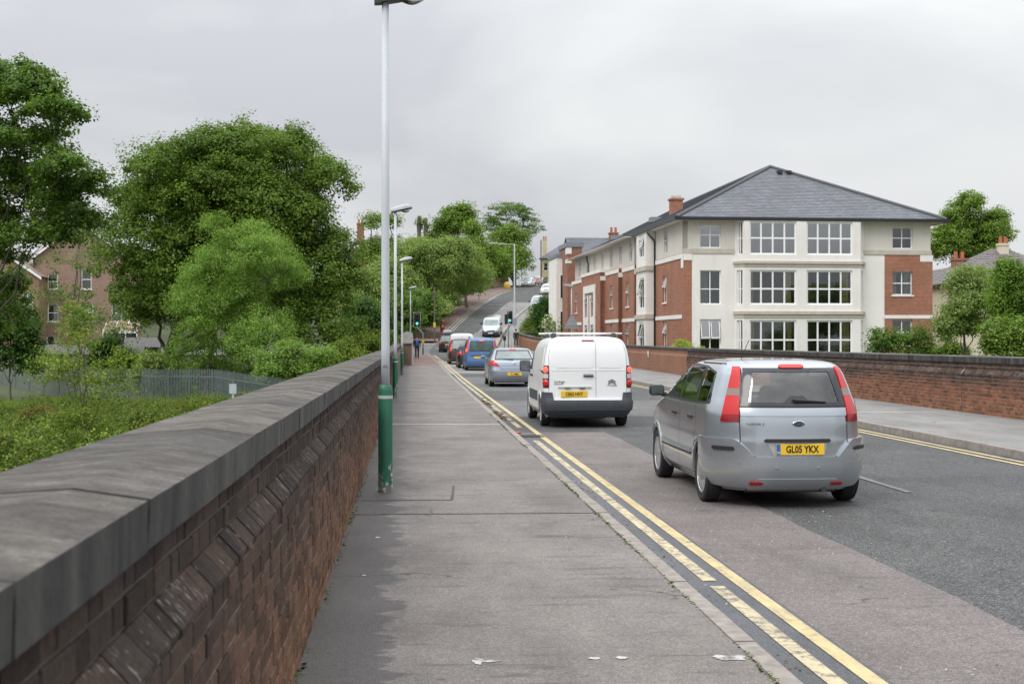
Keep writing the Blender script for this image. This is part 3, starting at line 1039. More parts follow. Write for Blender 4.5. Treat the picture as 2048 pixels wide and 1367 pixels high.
def slates(parent, O, ux, us, width, slope_len, clip, pitch=.24, wid=.30, mat=None, thick=.012, seed=3, name='roof_slates'):
    """rows of overlapping slates on a roof plane. O: lower left eave corner, ux along the eave, us up the slope;
    clip(v) -> (umin, umax) of the roof at distance v up the slope"""
    r = random.Random(seed)
    ux, us = Vector(ux).normalized(), Vector(us).normalized()
    nrm = ux.cross(us).normalized()
    if nrm.z < 0: nrm = -nrm
    O = Vector(O)
    V = []
    row = 0
    v = -.03
    while v < slope_len - .02:
        a0, b0 = clip(max(v, 0)); a1, b1 = clip(min(v + pitch * 1.25, slope_len))
        u = math.floor(min(a0, a1) / wid) * wid - (wid / 2 if row % 2 else 0)
        while u < max(b0, b1):
            la, lb = max(u + .004, a0), min(u + wid - .004, b0)
            ta, tb = max(u + .004, a1), min(u + wid - .004, b1)
            if lb - la > .015 or tb - ta > .015:
                if lb < la: la = lb = (la + lb) / 2
                if tb < ta: ta = tb = (ta + tb) / 2
                h0 = thick * 2 + r.uniform(0, .006); h1 = thick * .6
                vv = v + r.uniform(-.008, .004); v2 = min(v + pitch * 1.25, slope_len)
                p = [O + ux * la + us * vv + nrm * h0, O + ux * lb + us * vv + nrm * h0, O + ux * tb + us * v2 + nrm * h1, O + ux * ta + us * v2 + nrm * h1]
                q = [O + ux * la + us * vv, O + ux * lb + us * vv]
                V.append(p); V.append([q[0], q[1], p[1], p[0]])
            u += wid
        v += pitch; row += 1
    verts = []; faces = []
    for k in range(0, len(V), 2):
        b = len(verts)
        p, q = V[k], V[k + 1]
        verts += [p[0], p[1], p[2], p[3], q[0], q[1]]
        faces += [(b, b + 1, b + 2, b + 3), (b + 4, b + 5, b + 1, b)]
    o = mesh_obj(name, verts, faces, mat or M_SLATE, parent)
    o['kind'] = 'stuff'
    return o

def wall_panel(parent, name, M, w, h, openings, mat, thick=.25, z0=0.0):
    """wall in a frame M (x along, y outward, z up), with holes that have reveals"""
    xs = sorted({0.0, w, *[o[0] for o in openings], *[o[0] + o[2] for o in openings]})
    zs = sorted({z0, h, *[min(max(o[1], z0), h) for o in openings], *[min(o[1] + o[3], h) for o in openings]})
    mb = MB()
    vs = []; fs = []
    def inside(x, z):
        return any(o[0] < x < o[0] + o[2] and o[1] < z < o[1] + o[3] for o in openings)
    def q(a, b, c, d):
        k = len(vs); vs.extend([a, b, c, d]); fs.append((k, k + 1, k + 2, k + 3))
    for i in range(len(xs) - 1):
        for j in range(len(zs) - 1):
            if xs[i + 1] - xs[i] < 1e-6 or zs[j + 1] - zs[j] < 1e-6: continue
            if inside((xs[i] + xs[i + 1]) / 2, (zs[j] + zs[j + 1]) / 2): continue
            q((xs[i], 0, zs[j]), (xs[i + 1], 0, zs[j]), (xs[i + 1], 0, zs[j + 1]), (xs[i], 0, zs[j + 1]))
    for x, z, ww, hh in openings:
        t = -thick
        q((x, 0, z), (x, t, z), (x, t, z + hh), (x, 0, z + hh))
        q((x + ww, t, z), (x + ww, 0, z), (x + ww, 0, z + hh), (x + ww, t, z + hh))
        q((x, t, z), (x, 0, z), (x + ww, 0, z), (x + ww, t, z))
        q((x, 0, z + hh), (x, t, z + hh), (x + ww, t, z + hh), (x + ww, 0, z + hh))
    # the outer ends and top, so the panel has a body
    for a in (0.0, w):
        q((a, 0, z0), (a, -thick, z0), (a, -thick, h), (a, 0, h))
    q((0, 0, h), (w, 0, h), (w, -thick, h), (0, -thick, h))
    return mesh_obj(name, [M @ Vector(v) for v in vs], fs, mat, parent)

def window(parent, M, x, z, w, h, cols=2, rows=2, split=None, bar=.055, set_back=.12, glass=None, open_top=False, curtains=None, sill=True, wide=None, room=True):
    """window part with a sub-part for every pane"""
    glass = glass or M_GLASS
    y0, y1 = -set_back - .06, -set_back
    split = split or [1 / rows] * rows
    xs = [x + w * i / cols for i in range(cols + 1)]
    zs = [z]
    for s_ in split: zs.append(zs[-1] + h * s_)
    mb = MB()
    bars = []
    for i, xx in enumerate(xs):
        half = bar * (.5 if 0 < i < cols else 1)
        a = xx - half if 0 < i < cols else (xx if i == 0 else xx - bar)
        b_ = xx + half if 0 < i < cols else (xx + bar if i == 0 else xx)
        mb.box(a, b_, y0, y1, z, z + h)
        bars.append((a, b_))
    rb = []
    for j, zz in enumerate(zs):
        a = zz - bar / 2 if 0 < j < rows else (zz if j == 0 else zz - bar)
        b_ = a + bar
        rb.append((a, b_))
        for i in range(cols):
            mb.box(bars[i][1], bars[i + 1][0], y0 + .003, y1 - .003, a, b_)
    f = mb.build('window', M_UPVC, parent)
    f.data.transform(M)
    for i in range(cols):
        for j in range(rows):
            a, b_, c, d = bars[i][1], bars[i + 1][0], rb[j][1], rb[j + 1][0]
            p = MB()
            if open_top and j == rows - 1:
                # a top-hung light standing open
                k = .16 * (d - c) + .06
                p.box(a, b_, y1 - .02, y1 + .02, d - .01, d + .02)
                fr = MB()
                def sl(u, zz): return (u, y1 + k * (d - zz) / (d - c), zz)
                e = .045
                fr.add([sl(a, c), sl(b_, c), sl(b_, c + e), sl(a, c + e), sl(a, d - e), sl(b_, d - e), sl(b_, d), sl(a, d), sl(a + e, c + e), sl(b_ - e, c + e), sl(b_ - e, d - e), sl(a + e, d - e)],
                       [(0, 1, 2, 3), (4, 5, 6, 7), (3, 8, 11, 4), (9, 2, 5, 10)])
                fo = fr.build('sash', M_UPVC, f); fo.data.transform(M)
                g = MB().add([sl(a + e, c + e), sl(b_ - e, c + e), sl(b_ - e, d - e), sl(a + e, d - e)], [(0, 1, 2, 3)])
                po = g.build('pane', M_GLASSB, f); po.data.transform(M)
            else:
                g = MB().box(a, b_, (y0 + y1) / 2 - .006, (y0 + y1) / 2 + .006, c, d)
                po = g.build('pane', glass, f); po.data.transform(M)
    if curtains:
        for cx0, cx1, m in curtains:
            n = max(4, int((cx1 - cx0) / .05))
            vs = []; fs = []
            for i in range(n + 1):
                xx = x + cx0 + (cx1 - cx0) * i / n
                yy = -set_back - .2 + .025 * math.sin(i * 2.1)
                pinch = .35 * (cx1 - cx0)
                vs += [(xx, yy, z + .02), (xx, yy, z + h * .98)]
            for i in range(n):
                fs.append((2 * i, 2 * i + 2, 2 * i + 3, 2 * i + 1))
            c = mesh_obj('curtain', [M @ Vector(v) for v in vs], fs, m, f)
    if sill:
        s_ = MB().box(x - .08, x + w + .08, -set_back, .06, z - .09, z - .005).build('sill', M_RENDW, f)
        s_.data.transform(M)
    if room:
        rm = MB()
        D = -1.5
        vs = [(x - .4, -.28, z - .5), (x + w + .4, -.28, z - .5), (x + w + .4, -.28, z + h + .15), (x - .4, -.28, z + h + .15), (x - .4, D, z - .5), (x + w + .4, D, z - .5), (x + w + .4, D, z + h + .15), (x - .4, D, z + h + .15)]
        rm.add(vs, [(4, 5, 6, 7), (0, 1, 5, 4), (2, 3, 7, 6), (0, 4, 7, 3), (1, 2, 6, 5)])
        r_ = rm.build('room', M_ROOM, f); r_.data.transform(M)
    return f

# ------------------------------------------------------------------ the care home on the right
HB = -.4     # its ground
home = thing('apartment_building', 'three storey red brick and cream rendered block with slate hip roof behind the right wall', 'building', (15.13, 72.86, HB), R(1.84))
def hz(py): return 1.68 + (680 - py) * .02785 - HB
def hx(px):
    d = px - 1024
    return (d * 73.8 / FPX - 9.55) / (.994 - .108 * d / FPX)
def hxb(px): return hx(px - (px - 1024) * .0084)
WID = hx(1861); LEN = 37.0
FR = local_frame((0, 0, 0), (1, 0, 0), (0, 0, 1), (0, -1, 0))             # the front
EAV = hz(441)
BRX = hx(1769)
# front wall: top storey, rendered lower left, brick on the right
wl = [(hx(1400), hz(495), 1.2, hz(448) - hz(495)), (hx(1400), hz(608), 1.2, hz(540) - hz(608)), (hx(1400), hz(700), 1.2, hz(638) - hz(700))]
wr = [(hx(1785), hz(494), 1.18, hz(450) - hz(494)), (hx(1785), hz(588), 1.18, hz(540) - hz(588)), (hx(1785), hz(690), 1.18, hz(638) - hz(690))]
zb = hz(505); BX0, BX1 = hx(1470), hx(1727)
wall_panel(home, 'upper_wall', FR, WID, EAV, [wl[0], wr[0], (BX0 + .3, hz(505) + .02, BX1 - BX0 - .6, 1.7)], M_REND, z0=zb)
sh = lambda o, dx: (o[0] - dx, o[1], o[2], o[3])
FRl = FR @ Matrix.Translation((.48, 0, 0))
wall_panel(home, 'rendered_wall', FRl, BX0 - .48 + .5, zb, [sh(wl[1], .48), sh(wl[2], .48)], M_RENDW)
FRm = FR @ Matrix.Translation((BX1 - .5, 0, 0))
wall_panel(home, 'rendered_wall', FRm, BRX - BX1 + .5, zb, [], M_RENDW)
FRr = FR @ Matrix.Translation((BRX, .01, 0))
wall_panel(home, 'brick_wall', FRr, WID - BRX + .12, zb, [sh(wr[1], BRX), sh(wr[2], BRX)], M_HOME_BR)
mb = MB(); mb.box(-.01, .48, -.01, .3, 0, zb - .02); mb.build('brick_corner', M_HOME_BR, home)
# stone bands
mb = MB()
MB().box(-.03, BX0 - .05, -.05, .0, zb - .04, hz(497)).build('stone_band', M_STONEB, home)
mb.box(BX1 + .02, WID + .05, -.05, .0, zb - .04, hz(497)); mb.box(WID, WID + .05, 0, .6, zb - .04, hz(497))
mb.build('stone_band', M_STONEB, home)
MB().box(BRX - .05, WID + .14, -.04, -.012, hz(636), hz(629)).build('stone_band', M_RENDW, home)
MB().box(hx(1840), WID + .14, -.035, -.012, hz(520), zb - .045).build('quoin', M_RENDW, home)
mb = MB(); mb.box(-.03, .5, -.035, -.012, hz(520), zb - .045); mb.box(-.03, -.012, -.035, .5, hz(535), zb - .045); mb.build('quoin', M_RENDW, home)
window(home, FR, *wl[0], split=[.55, .45], glass=M_GLASSB, sill=False)
window(home, FR, *wl[1], split=[.45, .55], curtains=[(0, .55, M_CURTW), (.62, 1.15, M_BLUEBOX)], sill=False)
window(home, FR, *wl[2], split=[.38, .62], open_top=True, sill=False)
for i in range(3):
    window(home, FR, *wr[i], split=[.5, .5], curtains=[(0, .35, M_CURTW), (.8, 1.15, M_CURTW)] if i == 1 else None, sill=i > 0)
# bay: canted ends, three storeys
BD = .62
bx0, bx1 = hxb(1486), hxb(1719)
BF = local_frame((bx0, -BD, 0), (1, 0, 0), (0, 0, 1), (0, -1, 0))
cl = Vector((bx0 - BX0, -BD, 0)); cw = cl.length; cl.normalize()
BL = local_frame((BX0, 0, 0), cl, (0, 0, 1), (cl.y, -cl.x, 0))
cr = Vector((BX1 - bx1, BD, 0)); crw = cr.length; cr.normalize()
BR = local_frame((bx1, -BD, 0), cr, (0, 0, 1), (cr.y, -cr.x, 0))
fw = bx1 - bx0
rows = [(hz(509), hz(443) - hz(509), .5), (hz(609), hz(540) - hz(609), .46), (hz(708), hz(640) - hz(708), .42)]
fo = []; lo = []
for z, h, s_ in rows:
    fo += [(hxb(1497) - bx0, z, 2.68, h), (hxb(1611) - bx0, z, 2.66, h)]
    lo.append((.13, z, cw - .26, h))
wall_panel(home, 'bay_wall', BF, fw, EAV, fo, M_RENDW, .2)
wall_panel(home, 'bay_wall', BL, cw, EAV, lo, M_RENDW, .2)
wall_panel(home, 'bay_wall', BR, crw, EAV, [(a, z, crw - .26, h) for a, z, _, h in lo], M_RENDW, .2)
cset = [[None, None], [[(.05, .28, M_CURT), (1.98, 2.45, M_CURT)], [(.05, .2, M_CURT), (2.1, 2.5, M_CURT)]], [[(.05, .35, M_CURT), (2.2, 2.5, M_CURT)], [(2.0, 2.55, M_CURT)]]]
cset[0] = [[(2.05, 2.5, M_CURTW)], [(0.05, .5, M_CURTW)]]
for k, (z, h, s_) in enumerate(rows):
    for q in range(2):
        o = fo[k * 2 + q]
        window(home, BF, o[0], o[1], o[2], o[3], cols=4, split=[s_, 1 - s_], bar=.09, glass=M_GLASSB if k == 0 else M_GLASS, curtains=cset[k][q], sill=False, set_back=.08)
    window(home, BL, *lo[k], cols=2, split=[s_, 1 - s_], bar=.06, sill=False, set_back=.08, room=False)
    window(home, BR, .13, z, crw - .26, h, cols=2, split=[s_, 1 - s_], bar=.06, sill=False, set_back=.08, room=False)
for y0, y1 in ((522, 533), (622, 635)):
    for (za, zb_, e) in ((hz(y1), hz((y0 + y1) / 2 + 1), .05), (hz((y0 + y1) / 2), hz(y0), .12)):
        pl = [(BX0 - e, 0), (bx0 - e * .5, -BD - e), (bx1 + e * .5, -BD - e), (BX1 + e, 0)]
        MB().prism(pl, 'z', za, zb_).build('cornice', M_STONEB, home)
# side towards the road
SD = lambda lx, ly: local_frame((lx, ly, 0), (0, 1, 0), (0, 0, 1), (-1, 0, 0))
zmid = hz(505); zlow = hz(633)
top_z, top_h = hz(495), hz(448) - hz(495)
mid_z, mid_h = hz(600), hz(543) - hz(600)
low_z, low_h = hz(697), hz(640) - hz(697)
def side_seg(lx, y0, y1, wins, mat=None, render=False, open_=True, toplx=None):
    M = SD(lx, y0); w = y1 - y0
    ops = [(a - y0 - .5, mid_z, 1.0, mid_h) for a in wins] + [(a - y0 - .5, low_z, 1.0, low_h) for a in wins]
    wall_panel(home, 'brick_wall', M, w, zmid, ops, mat or M_HOME_BR)
    for i, o in enumerate(ops):
        window(home, M, *o, cols=2, split=[.55, .45], open_top=open_, sill=True, set_back=.1)
    MB().box(lx - .045, lx - .012, y0 - .02, y1, zlow - .1, zlow + .12).build('stone_band', M_RENDW, home)
    MB().box(lx - .05, lx - .01, y0 - .03, y1, zmid - .3, zmid - .04).build('stone_band', M_RENDW, home)
def top_seg(lx, y0, y1, wins):
    M = SD(lx, y0)
    ops = [(a - y0 - .45, top_z, .9, top_h) for a in wins]
    wall_panel(home, 'upper_wall', M @ Matrix.Translation((0, 0, 0)), y1 - y0, EAV, ops, M_REND, z0=zmid - .04)
    for o in ops:
        window(home, M, *o, cols=2, split=[.5, .5], open_top=(o[0] * 7) % 3 < 1.2, sill=False, set_back=.1)
side_seg(0, .3, 7.2, [4.7]); top_seg(0, 0, 7.2, [4.4])
side_seg(0, 10.4, 11.8, [11.1]); top_seg(0, 10.4, 11.8, [11.1])
side_seg(-.35, 11.8, 16.0, [14.2])
side_seg(-.6, 16.0, 21.0, [18.6])
side_seg(-.35, 29.6, 31.6, [])
side_seg(-.6, 31.6, 36.6, [34.4])
top_seg(-.35, 11.8, 36.6, [13.2, 16.8, 20.2, 23.8, 27.2, 30.4, 34.2])
# returns of the steps that face the camera
mb = MB()
for lx0, lx1, y, m in ((-.35, 0, 11.8, 0), (-.6, -.35, 16.0, 0), (-.95, -.6, 21.0, 0), (-.6, -.35, 31.6, 0)):
    mb.box(lx0, lx1, y, y + .24, 0, zmid - .05)
mb.build('brick_return', M_HOME_BR, home)
mb = MB(); mb.box(-.35, -.01, 11.8, 12.04, zmid - .04, EAV); mb.build('upper_return', M_REND, home)
mb = MB()
for lx0, y in ((-.39, 11.76), (-.64, 15.96), (-.99, 20.96), (-.64, 31.56)):
    mb.box(lx0, lx0 + .4, y, y + .036, zmid - .62, zmid - .31)
mb.build('quoin', M_RENDW, home)
# the white portal block
M = SD(-.95, 21.0)
ops = [(2.9, mid_z - .5, 1.2, mid_h + .2), (5.6, mid_z - .5, 1.2, mid_h + .2), (2.9, low_z, 1.2, low_h), (5.6, low_z, 1.2, low_h)]
wall_panel(home, 'brick_wall', M, 8.6, zmid, ops, M_HOME_BR)
for o in ops: window(home, M, *o, cols=2, split=[.6, .4], open_top=True, sill=False, set_back=.05)
mb = MB()
def fb(a, b_, z0, z1): mb.box(-1.01, -.955, 21 + a, 21 + b_, z0, z1)
fb(2.2, 2.88, 0, hz(533)); fb(4.12, 4.5, 0, hz(560)); fb(5.2, 5.58, 0, hz(560)); fb(6.82, 7.5, 0, hz(533)); fb(2.88, 6.82, mid_z - .5 + mid_h + .22, hz(533))
fb(2.9, 4.1, low_z + low_h + .02, mid_z - .52); fb(5.6, 6.8, low_z + low_h + .02, mid_z - .52)
mb.build('white_surround', M_RENDW, home)
MB().box(-1.0, -.3, 20.97, 29.6, zmid - .03, zmid + .2).build('stone_band', M_RENDW, home)
# rendered oriel with three lights
mb = MB()
ol = local_frame((-.55, 7.3, 0), (0, 1, 0), (0, 0, 1), (-1, 0, 0))
oo = [(.7, top_z, 1.5, top_h + .1), (.7, mid_z - .25, 1.5, mid_h + .3), (.7, low_z, 1.5, low_h)]
wall_panel(home, 'oriel_wall', ol, 3.0, EAV, oo, M_RENDW)
for o in oo: window(home, ol, *o, cols=2, split=[.4, .6], open_top=True, sill=False, set_back=.05)
mb.box(-.55, 0, 7.28, 7.5, 0, EAV); mb.box(-.55, 0, 10.2, 10.38, 0, EAV)
mb.build('oriel_cheek', M_RENDW, home)
mb = MB()
for z in (hz(527), hz(633)):
    mb.box(-.65, 0, 7.18, 10.45, z, z + .28)
mb.build('cornice', M_STONEB, home)
# downpipes
for ly, lx in ((7.1, -.08), (29.4, -.45)):
    mb = MB(); mb.tube([(lx, ly, 0), (lx, ly, EAV - .7), (lx - .1, ly, EAV - .5), (-.55, ly, EAV - .12)], .05, 8); mb.build('downpipe', M_BLACK, home, smooth=True)
# far and back walls so that the block has a body
mb = MB(); mb.box(.3, WID - .02, LEN - .3, LEN, 0, EAV - .02); mb.box(WID - .25, WID, .3, LEN - .3, 0, EAV - .02); mb.build('rear_wall', M_HOME_BR, home)
# eaves
ov = .52
mb = MB()
e0, e1, f0, f1 = -.98, WID + ov + .2, -ov, LEN + .3
EX = lambda y: -ov - .46 * min(1, max(0, (y - 9) / 4))
mb.box(e0 + .4, e1, f0, f1, EAV, EAV + .03)
mb.build('soffit', M_RENDW, home)
mb = MB()
mb.box(-ov, e1, f0 - .12, f0, EAV - .02, EAV + .17); mb.box(e1, e1 + .12, f0 - .12, f1, EAV - .02, EAV + .17); mb.box(-ov - .12, -ov, f0 - .12, f1, EAV - .02, EAV + .17)
mb.build('gutter', M_BLACK, home)
MB().box(-ov - .55, -ov - .12, 11.6, f1, EAV - .03, EAV + .0).build('soffit', M_RENDW, home)
# hip roof
HW = (WID + 2 * ov) / 2; RISE = 3.87
cx = WID / 2; ze = EAV + .12
apex0 = (cx, -ov + HW, ze + RISE); apex1 = (cx, LEN - 5.0, ze + RISE)
c00 = (-ov, -ov, ze); c10 = (WID + ov + .2, -ov, ze); c11 = (WID + ov + .2, LEN + .3, ze); c01 = (-ov, LEN + .3, ze)
rf = mesh_obj('roof', [c00, c10, c11, c01, apex0, apex1], [(0, 1, 4), (1, 2, 5, 4), (2, 3, 5), (3, 0, 4, 5)], M_ROOFUN, home)
SL = math.hypot(HW, RISE)
slates(rf, c00, (1, 0, 0), (0, HW, RISE), 2 * HW, SL, lambda v: (HW * v / SL, 2 * HW + .2 - (HW + .2) * v / SL), seed=5)
LL = LEN + .3 + ov
slates(rf, c01, (0, -1, 0), (HW, 0, RISE), LL, SL, lambda v: (5.3 * v / SL, LL - HW * v / SL), seed=6)
for a, b_ in ((c00, apex0), (c10, apex0), (apex0, apex1)):
    MB().tube([Vector(a) + Vector((0, 0, .05)), Vector(b_) + Vector((0, 0, .05))], .11, 6).build('ridge_tiles', simple('dark_ridge_tile', (.10, .105, .115), .7), rf)
for px in (1563, 1582):
    u = (px - 1549) / 2650 * 80 + cx - .15
    vzz = SL * .86
    pz = ze + RISE * .86; py = -ov + HW * .86
    mb = MB(); mb.box(u - .13, u + .13, py - .16, py + .25, pz - .02, pz + .2); mb.tube([(u, py - .1, pz + .1), (u, py - .22, pz + .12)], .1, 8); mb.build('roof_vent', M_BLACK, rf)
ch = MB(); ch.box(2.5, 3.25, 13.6, 14.4, EAV + .9, hz(0) * 0 + 10.95 - HB); ch.box(2.42, 3.33, 13.52, 14.48, 10.95 - HB, 11.07 - HB)
ch.build('chimney', M_HOME_BR, rf)
for k in range(4):
    MB().lathe([(.09, 0), (.08, .22), (.06, .24)], 8, (2.6 + k * .18, 14.0, 11.07 - HB)).build('chimney_pot', M_STONEB, rf)
for ly, lx in ((20, 2.8), (26, 1.2)):
    z = ze + RISE * (lx + ov) / HW
    MB().box(lx - .4, lx + .4, ly - .4, ly + .4, z - .1, z + .25).build('rooflight', M_LEAD, rf)

# ------------------------------------------------------------------ smaller buildings, one builder
def house(name, label, loc, rot, w, d, eave, ridge, mat, roof_mat, style='gable', wins=(), chim=(), barge=False, ov=.3, front_gable=False, cat='house', base=-1.5, slate=True):
    """x along the front (facing -y), d deep. wins: (face, x, z, w, h, cols, rows) face 'f' front, 'l' left side"""
    t = thing(name, label, cat, loc, rot)
    FM = local_frame((0, 0, 0), (1, 0, 0), (0, 0, 1), (0, -1, 0))
    LM = local_frame((0, d, 0), (0, -1, 0), (0, 0, 1), (-1, 0, 0))
    fo = [x[1:5] for x in wins if x[0] == 'f']; lo = [x[1:5] for x in wins if x[0] == 'l']
    wall_panel(t, 'wall', FM, w, eave, fo, mat, .2, z0=base)
    wall_panel(t, 'wall', LM, d, eave, lo, mat, .2, z0=base)
    mb = MB(); mb.box(w - .2, w, .2, d, base, eave); mb.box(.2, w - .2, d - .2, d, base, eave)
    mb.build('wall', mat, t)
    for x in wins:
        window(t, FM if x[0] == 'f' else LM, *x[1:5], cols=x[5], rows=x[6], sill=True, set_back=.08, bar=.07)
    if style == 'gable' and front_gable:
        P = [(-ov, -ov, eave), (w + ov, -ov, eave), (w + ov, d + ov, eave), (-ov, d + ov, eave), (w / 2, -ov, ridge), (w / 2, d + ov, ridge)]
        rf = mesh_obj('roof', P, [(0, 4, 5, 3), (4, 1, 2, 5)], roof_mat, t)
        g = MB(); g.prism([(0, eave), (w, eave), (w / 2, ridge - ov * (ridge - eave) / (w / 2))], 'y', 0, .2); g.build('gable', mat, t)
        sl = math.hypot(w / 2 + ov, ridge - eave)
        if slate:
            slates(rf, P[3], (0, -1, 0), (w / 2 + ov, 0, ridge - eave), d, sl, lambda v: (0, d + 2 * ov), .3, .5, roof_mat, .02)
        if barge:
            for a, b_ in ((P[0], P[4]), (P[1], P[4])):
                A, B_ = Vector(a), Vector(b_)
                bd = MB()
                q = [A + Vector((0, -.04, -.05)), B_ + Vector((0, -.04, -.05)), B_ + Vector((0, -.04, -.32)), A + Vector((0, -.04, -.32))]
                bd.add([*q, *[p + Vector((0, .05, 0)) for p in q]], [(0, 1, 2, 3), (7, 6, 5, 4), (0, 4, 5, 1), (3, 2, 6, 7), (0, 3, 7, 4), (1, 5, 6, 2)])
                bd.build('bargeboard', M_UPVC, t)
    elif style == 'gable':
        P = [(-ov, -ov, eave), (w + ov, -ov, eave), (w + ov, d + ov, eave), (-ov, d + ov, eave), (-ov, d / 2, ridge), (w + ov, d / 2, ridge)]
        rf = mesh_obj('roof', P, [(0, 1, 5, 4), (2, 3, 4, 5)], roof_mat, t)
        g = MB()
        for xx in (0, w - .2):
            g.prism([(0, eave), (d, eave), (d / 2, ridge - .2)], 'x', xx, xx + .2)
        g.build('gable', mat, t)
        sl = math.hypot(d / 2 + ov, ridge - eave)
        if slate: slates(rf, P[0], (1, 0, 0), (0, d / 2 + ov, ridge - eave), w, sl, lambda v: (0, w + 2 * ov), .3, .5, roof_mat, .02)
    else:
        hw = min(w, d) / 2 + ov
        if w >= d:
            A0, A1 = (-ov + hw, d / 2, ridge), (w + ov - hw, d / 2, ridge)
        else:
            A0, A1 = (w / 2, -ov + hw, ridge), (w / 2, d + ov - hw, ridge)
        P = [(-ov, -ov, eave), (w + ov, -ov, eave), (w + ov, d + ov, eave), (-ov, d + ov, eave), A0, A1]
        F = [(0, 1, 5, 4), (1, 2, 5), (2, 3, 4, 5), (3, 0, 4)] if w >= d else [(0, 1, 4), (1, 2, 5, 4), (2, 3, 5), (3, 0, 4, 5)]
        rf = mesh_obj('roof', P, F, roof_mat, t)
        sl = math.hypot(hw, ridge - eave)
        if slate and w >= d:
            slates(rf, P[0], (1, 0, 0), (0, hw, ridge - eave), w, sl, lambda v: (hw * v / sl, w + 2 * ov - hw * v / sl), .3, .5, roof_mat, .02)
        if slate:
            slates(rf, P[3], (0, -1, 0), (hw, 0, ridge - eave), d, sl, lambda v: (hw * v / sl, d + 2 * ov - hw * v / sl), .3, .5, roof_mat, .02)
        mb = MB(); mb.box(-ov - .08, w + ov + .08, -ov - .08, -ov, eave - .12, eave + .02); mb.box(-ov - .08, -ov, -ov, d + ov, eave - .12, eave + .02)
        mb.build('gutter', M_BLACK, t)
    for (cx_, cy_, z0, z1, s_, m) in chim:
        c = MB(); c.box(cx_ - s_, cx_ + s_, cy_ - s_ * .7, cy_ + s_ * .7, z0, z1); c.box(cx_ - s_ * 1.15, cx_ + s_ * 1.15, cy_ - s_ * .85, cy_ + s_ * .85, z1, z1 + .15)
        co = c.build('chimney', m, rf)
        for k in (-.5, .5):
            MB().lathe([(.15, 0), (.12, .5), (.14, .55)], 8, (cx_ + k * s_, cy_, z1 + .15)).build('chimney_pot', simple('terracotta_pot', (.42, .14, .06), .8), rf)
    return t

def place(px, D, z):
    x, y, _ = W(px, HOR, D)
    return (x, y, z)

# brick and white stair towers at the far end of the care home, and the grey roof behind them
t = thing('stair_tower', 'tall red brick stair tower with lead cap at the far end of the block', 'building', place(1135, 114, -.3), R(1.84))
mb = MB(); mb.box(0, 1.25, 0, 5, 0, 10.0); mb.build('wall', M_TOWER_BR, t)
mb = MB(); mb.box(-.1, 1.4, -.1, 5, 10.0, 10.4); mb.build('cap', M_LEAD, t)
mb = MB(); mb.box(-.04, .35, -.04, 1, 9.4, 9.96); mb.box(-.04, .35, -.04, 1, 8.6, 8.95); mb.build('quoin', M_RENDW, t)
mb = MB(); mb.box(.95, 1.27, -.012, 0, 0, 8.6); mb.build('dark_return', M_TOWER_BR, t)
t = thing('stair_tower', 'slim white rendered stair tower beside the brick one past the block', 'building', place(1113, 117, -.3), R(1.84))
mb = MB()
LMt = local_frame((0, 5, 0), (0, -1, 0), (0, 0, 1), (-1, 0, 0))
mb.box(0, 1.05, 0, 5, 0, 9.3); mb.build('wall', M_RENDW, t)
mb = MB(); mb.box(-.1, 1.1, -.1, 5, 9.3, 9.6); mb.build('cap', M_LEAD, t)
for z in (2.4, 5.6):
    MB().box(.3, .75, -.03, .0, z, z + 2.2).build('window', M_UPVC, t)
    MB().box(.36, .69, -.035, -.03, z + .1, z + 2.1).build('pane', simple('dark_pane', (.03, .035, .04), .1), t)
house('slate_roofed_house', 'plain building with long grey slate roof behind the brick stair tower', place(1150, 134, 1.0), R(2), 12, 9, 8.4, 11.4, M_REND, M_SLATE, 'gable',
      chim=((4.8, 4.5, 10.8, 11.8, .45, M_TOWER_BR),))

# right of the block
house('brick_gable_house', 'red brick house with white bargeboard gable right of the large block', place(1872, 112, -1), R(-4), 4.6, 8, 6.2, 9.0, M_TOWER_BR, M_TILEG, 'gable', front_gable=True, barge=True,
      wins=(('f', .9, 4.9, 1.3, 1.9, 2, 2), ('f', .9, 2.0, 1.3, 2.0, 2, 2), ('f', 1.0, 0.0, 1.3, 1.3, 2, 2)))
house('cream_house', 'cream rendered house with grey hipped roof behind the garden trees', place(1898, 94, -1.2), R(-3), 11, 10, 6.9, 9.7, simple('pale_cream_render', (.66, .60, .47), .9, var=.06), M_TILEG, 'hip',
      wins=(('f', 5.8, 3.8, 1.2, 1.7, 2, 2), ('f', 8.6, 3.8, 1.2, 1.7, 2, 2)), chim=((2.9, 6, 7.6, 8.9, .5, M_TOWER_BR), (5.6, 4.4, 8.6, 9.9, .36, simple('pale_cream_render', (.66, .60, .47), .9))))

# left: brick houses beyond the railway land
M_PBR = brick_tex('pinkish_brown_brickwork', (.27, .165, .12), (.33, .20, .15), (.34, .28, .22))
house('brick_house', 'tall pinkish brown brick house with white sash windows behind the left trees', place(66, 122, .2), R(4), 8.6, 9, 9.0, 12.6, M_PBR, M_TILEG, 'gable', front_gable=True, barge=True,
      wins=(('f', 1.3, 3.2, .95, 1.6, 1, 2), ('f', 4.2, 3.2, 1.15, 1.7, 1, 2), ('f', 1.3, 6.2, .9, 1.4, 1, 2), ('f', 4.3, 6.2, .9, 1.8, 1, 2), ('f', 7.0, 3.2, .9, 1.6, 1, 2), ('f', 1.2, 0.2, 1.0, 1.7, 1, 2)))
house('tan_roofed_house', 'brick house with tan tiled gable roof at the far left edge', place(-70, 118, .2), R(4), 6.3, 9, 7.2, 9.6, brick_tex('orange_brown_brickwork', (.28, .14, .085), (.34, .18, .11), (.33, .27, .2)), M_TILET, 'gable', front_gable=True, barge=True,
      wins=(('f', 4.9, 3.6, .9, 2.2, 2, 2), ('f', 2.0, 3.6, .9, 1.6, 1, 2)))
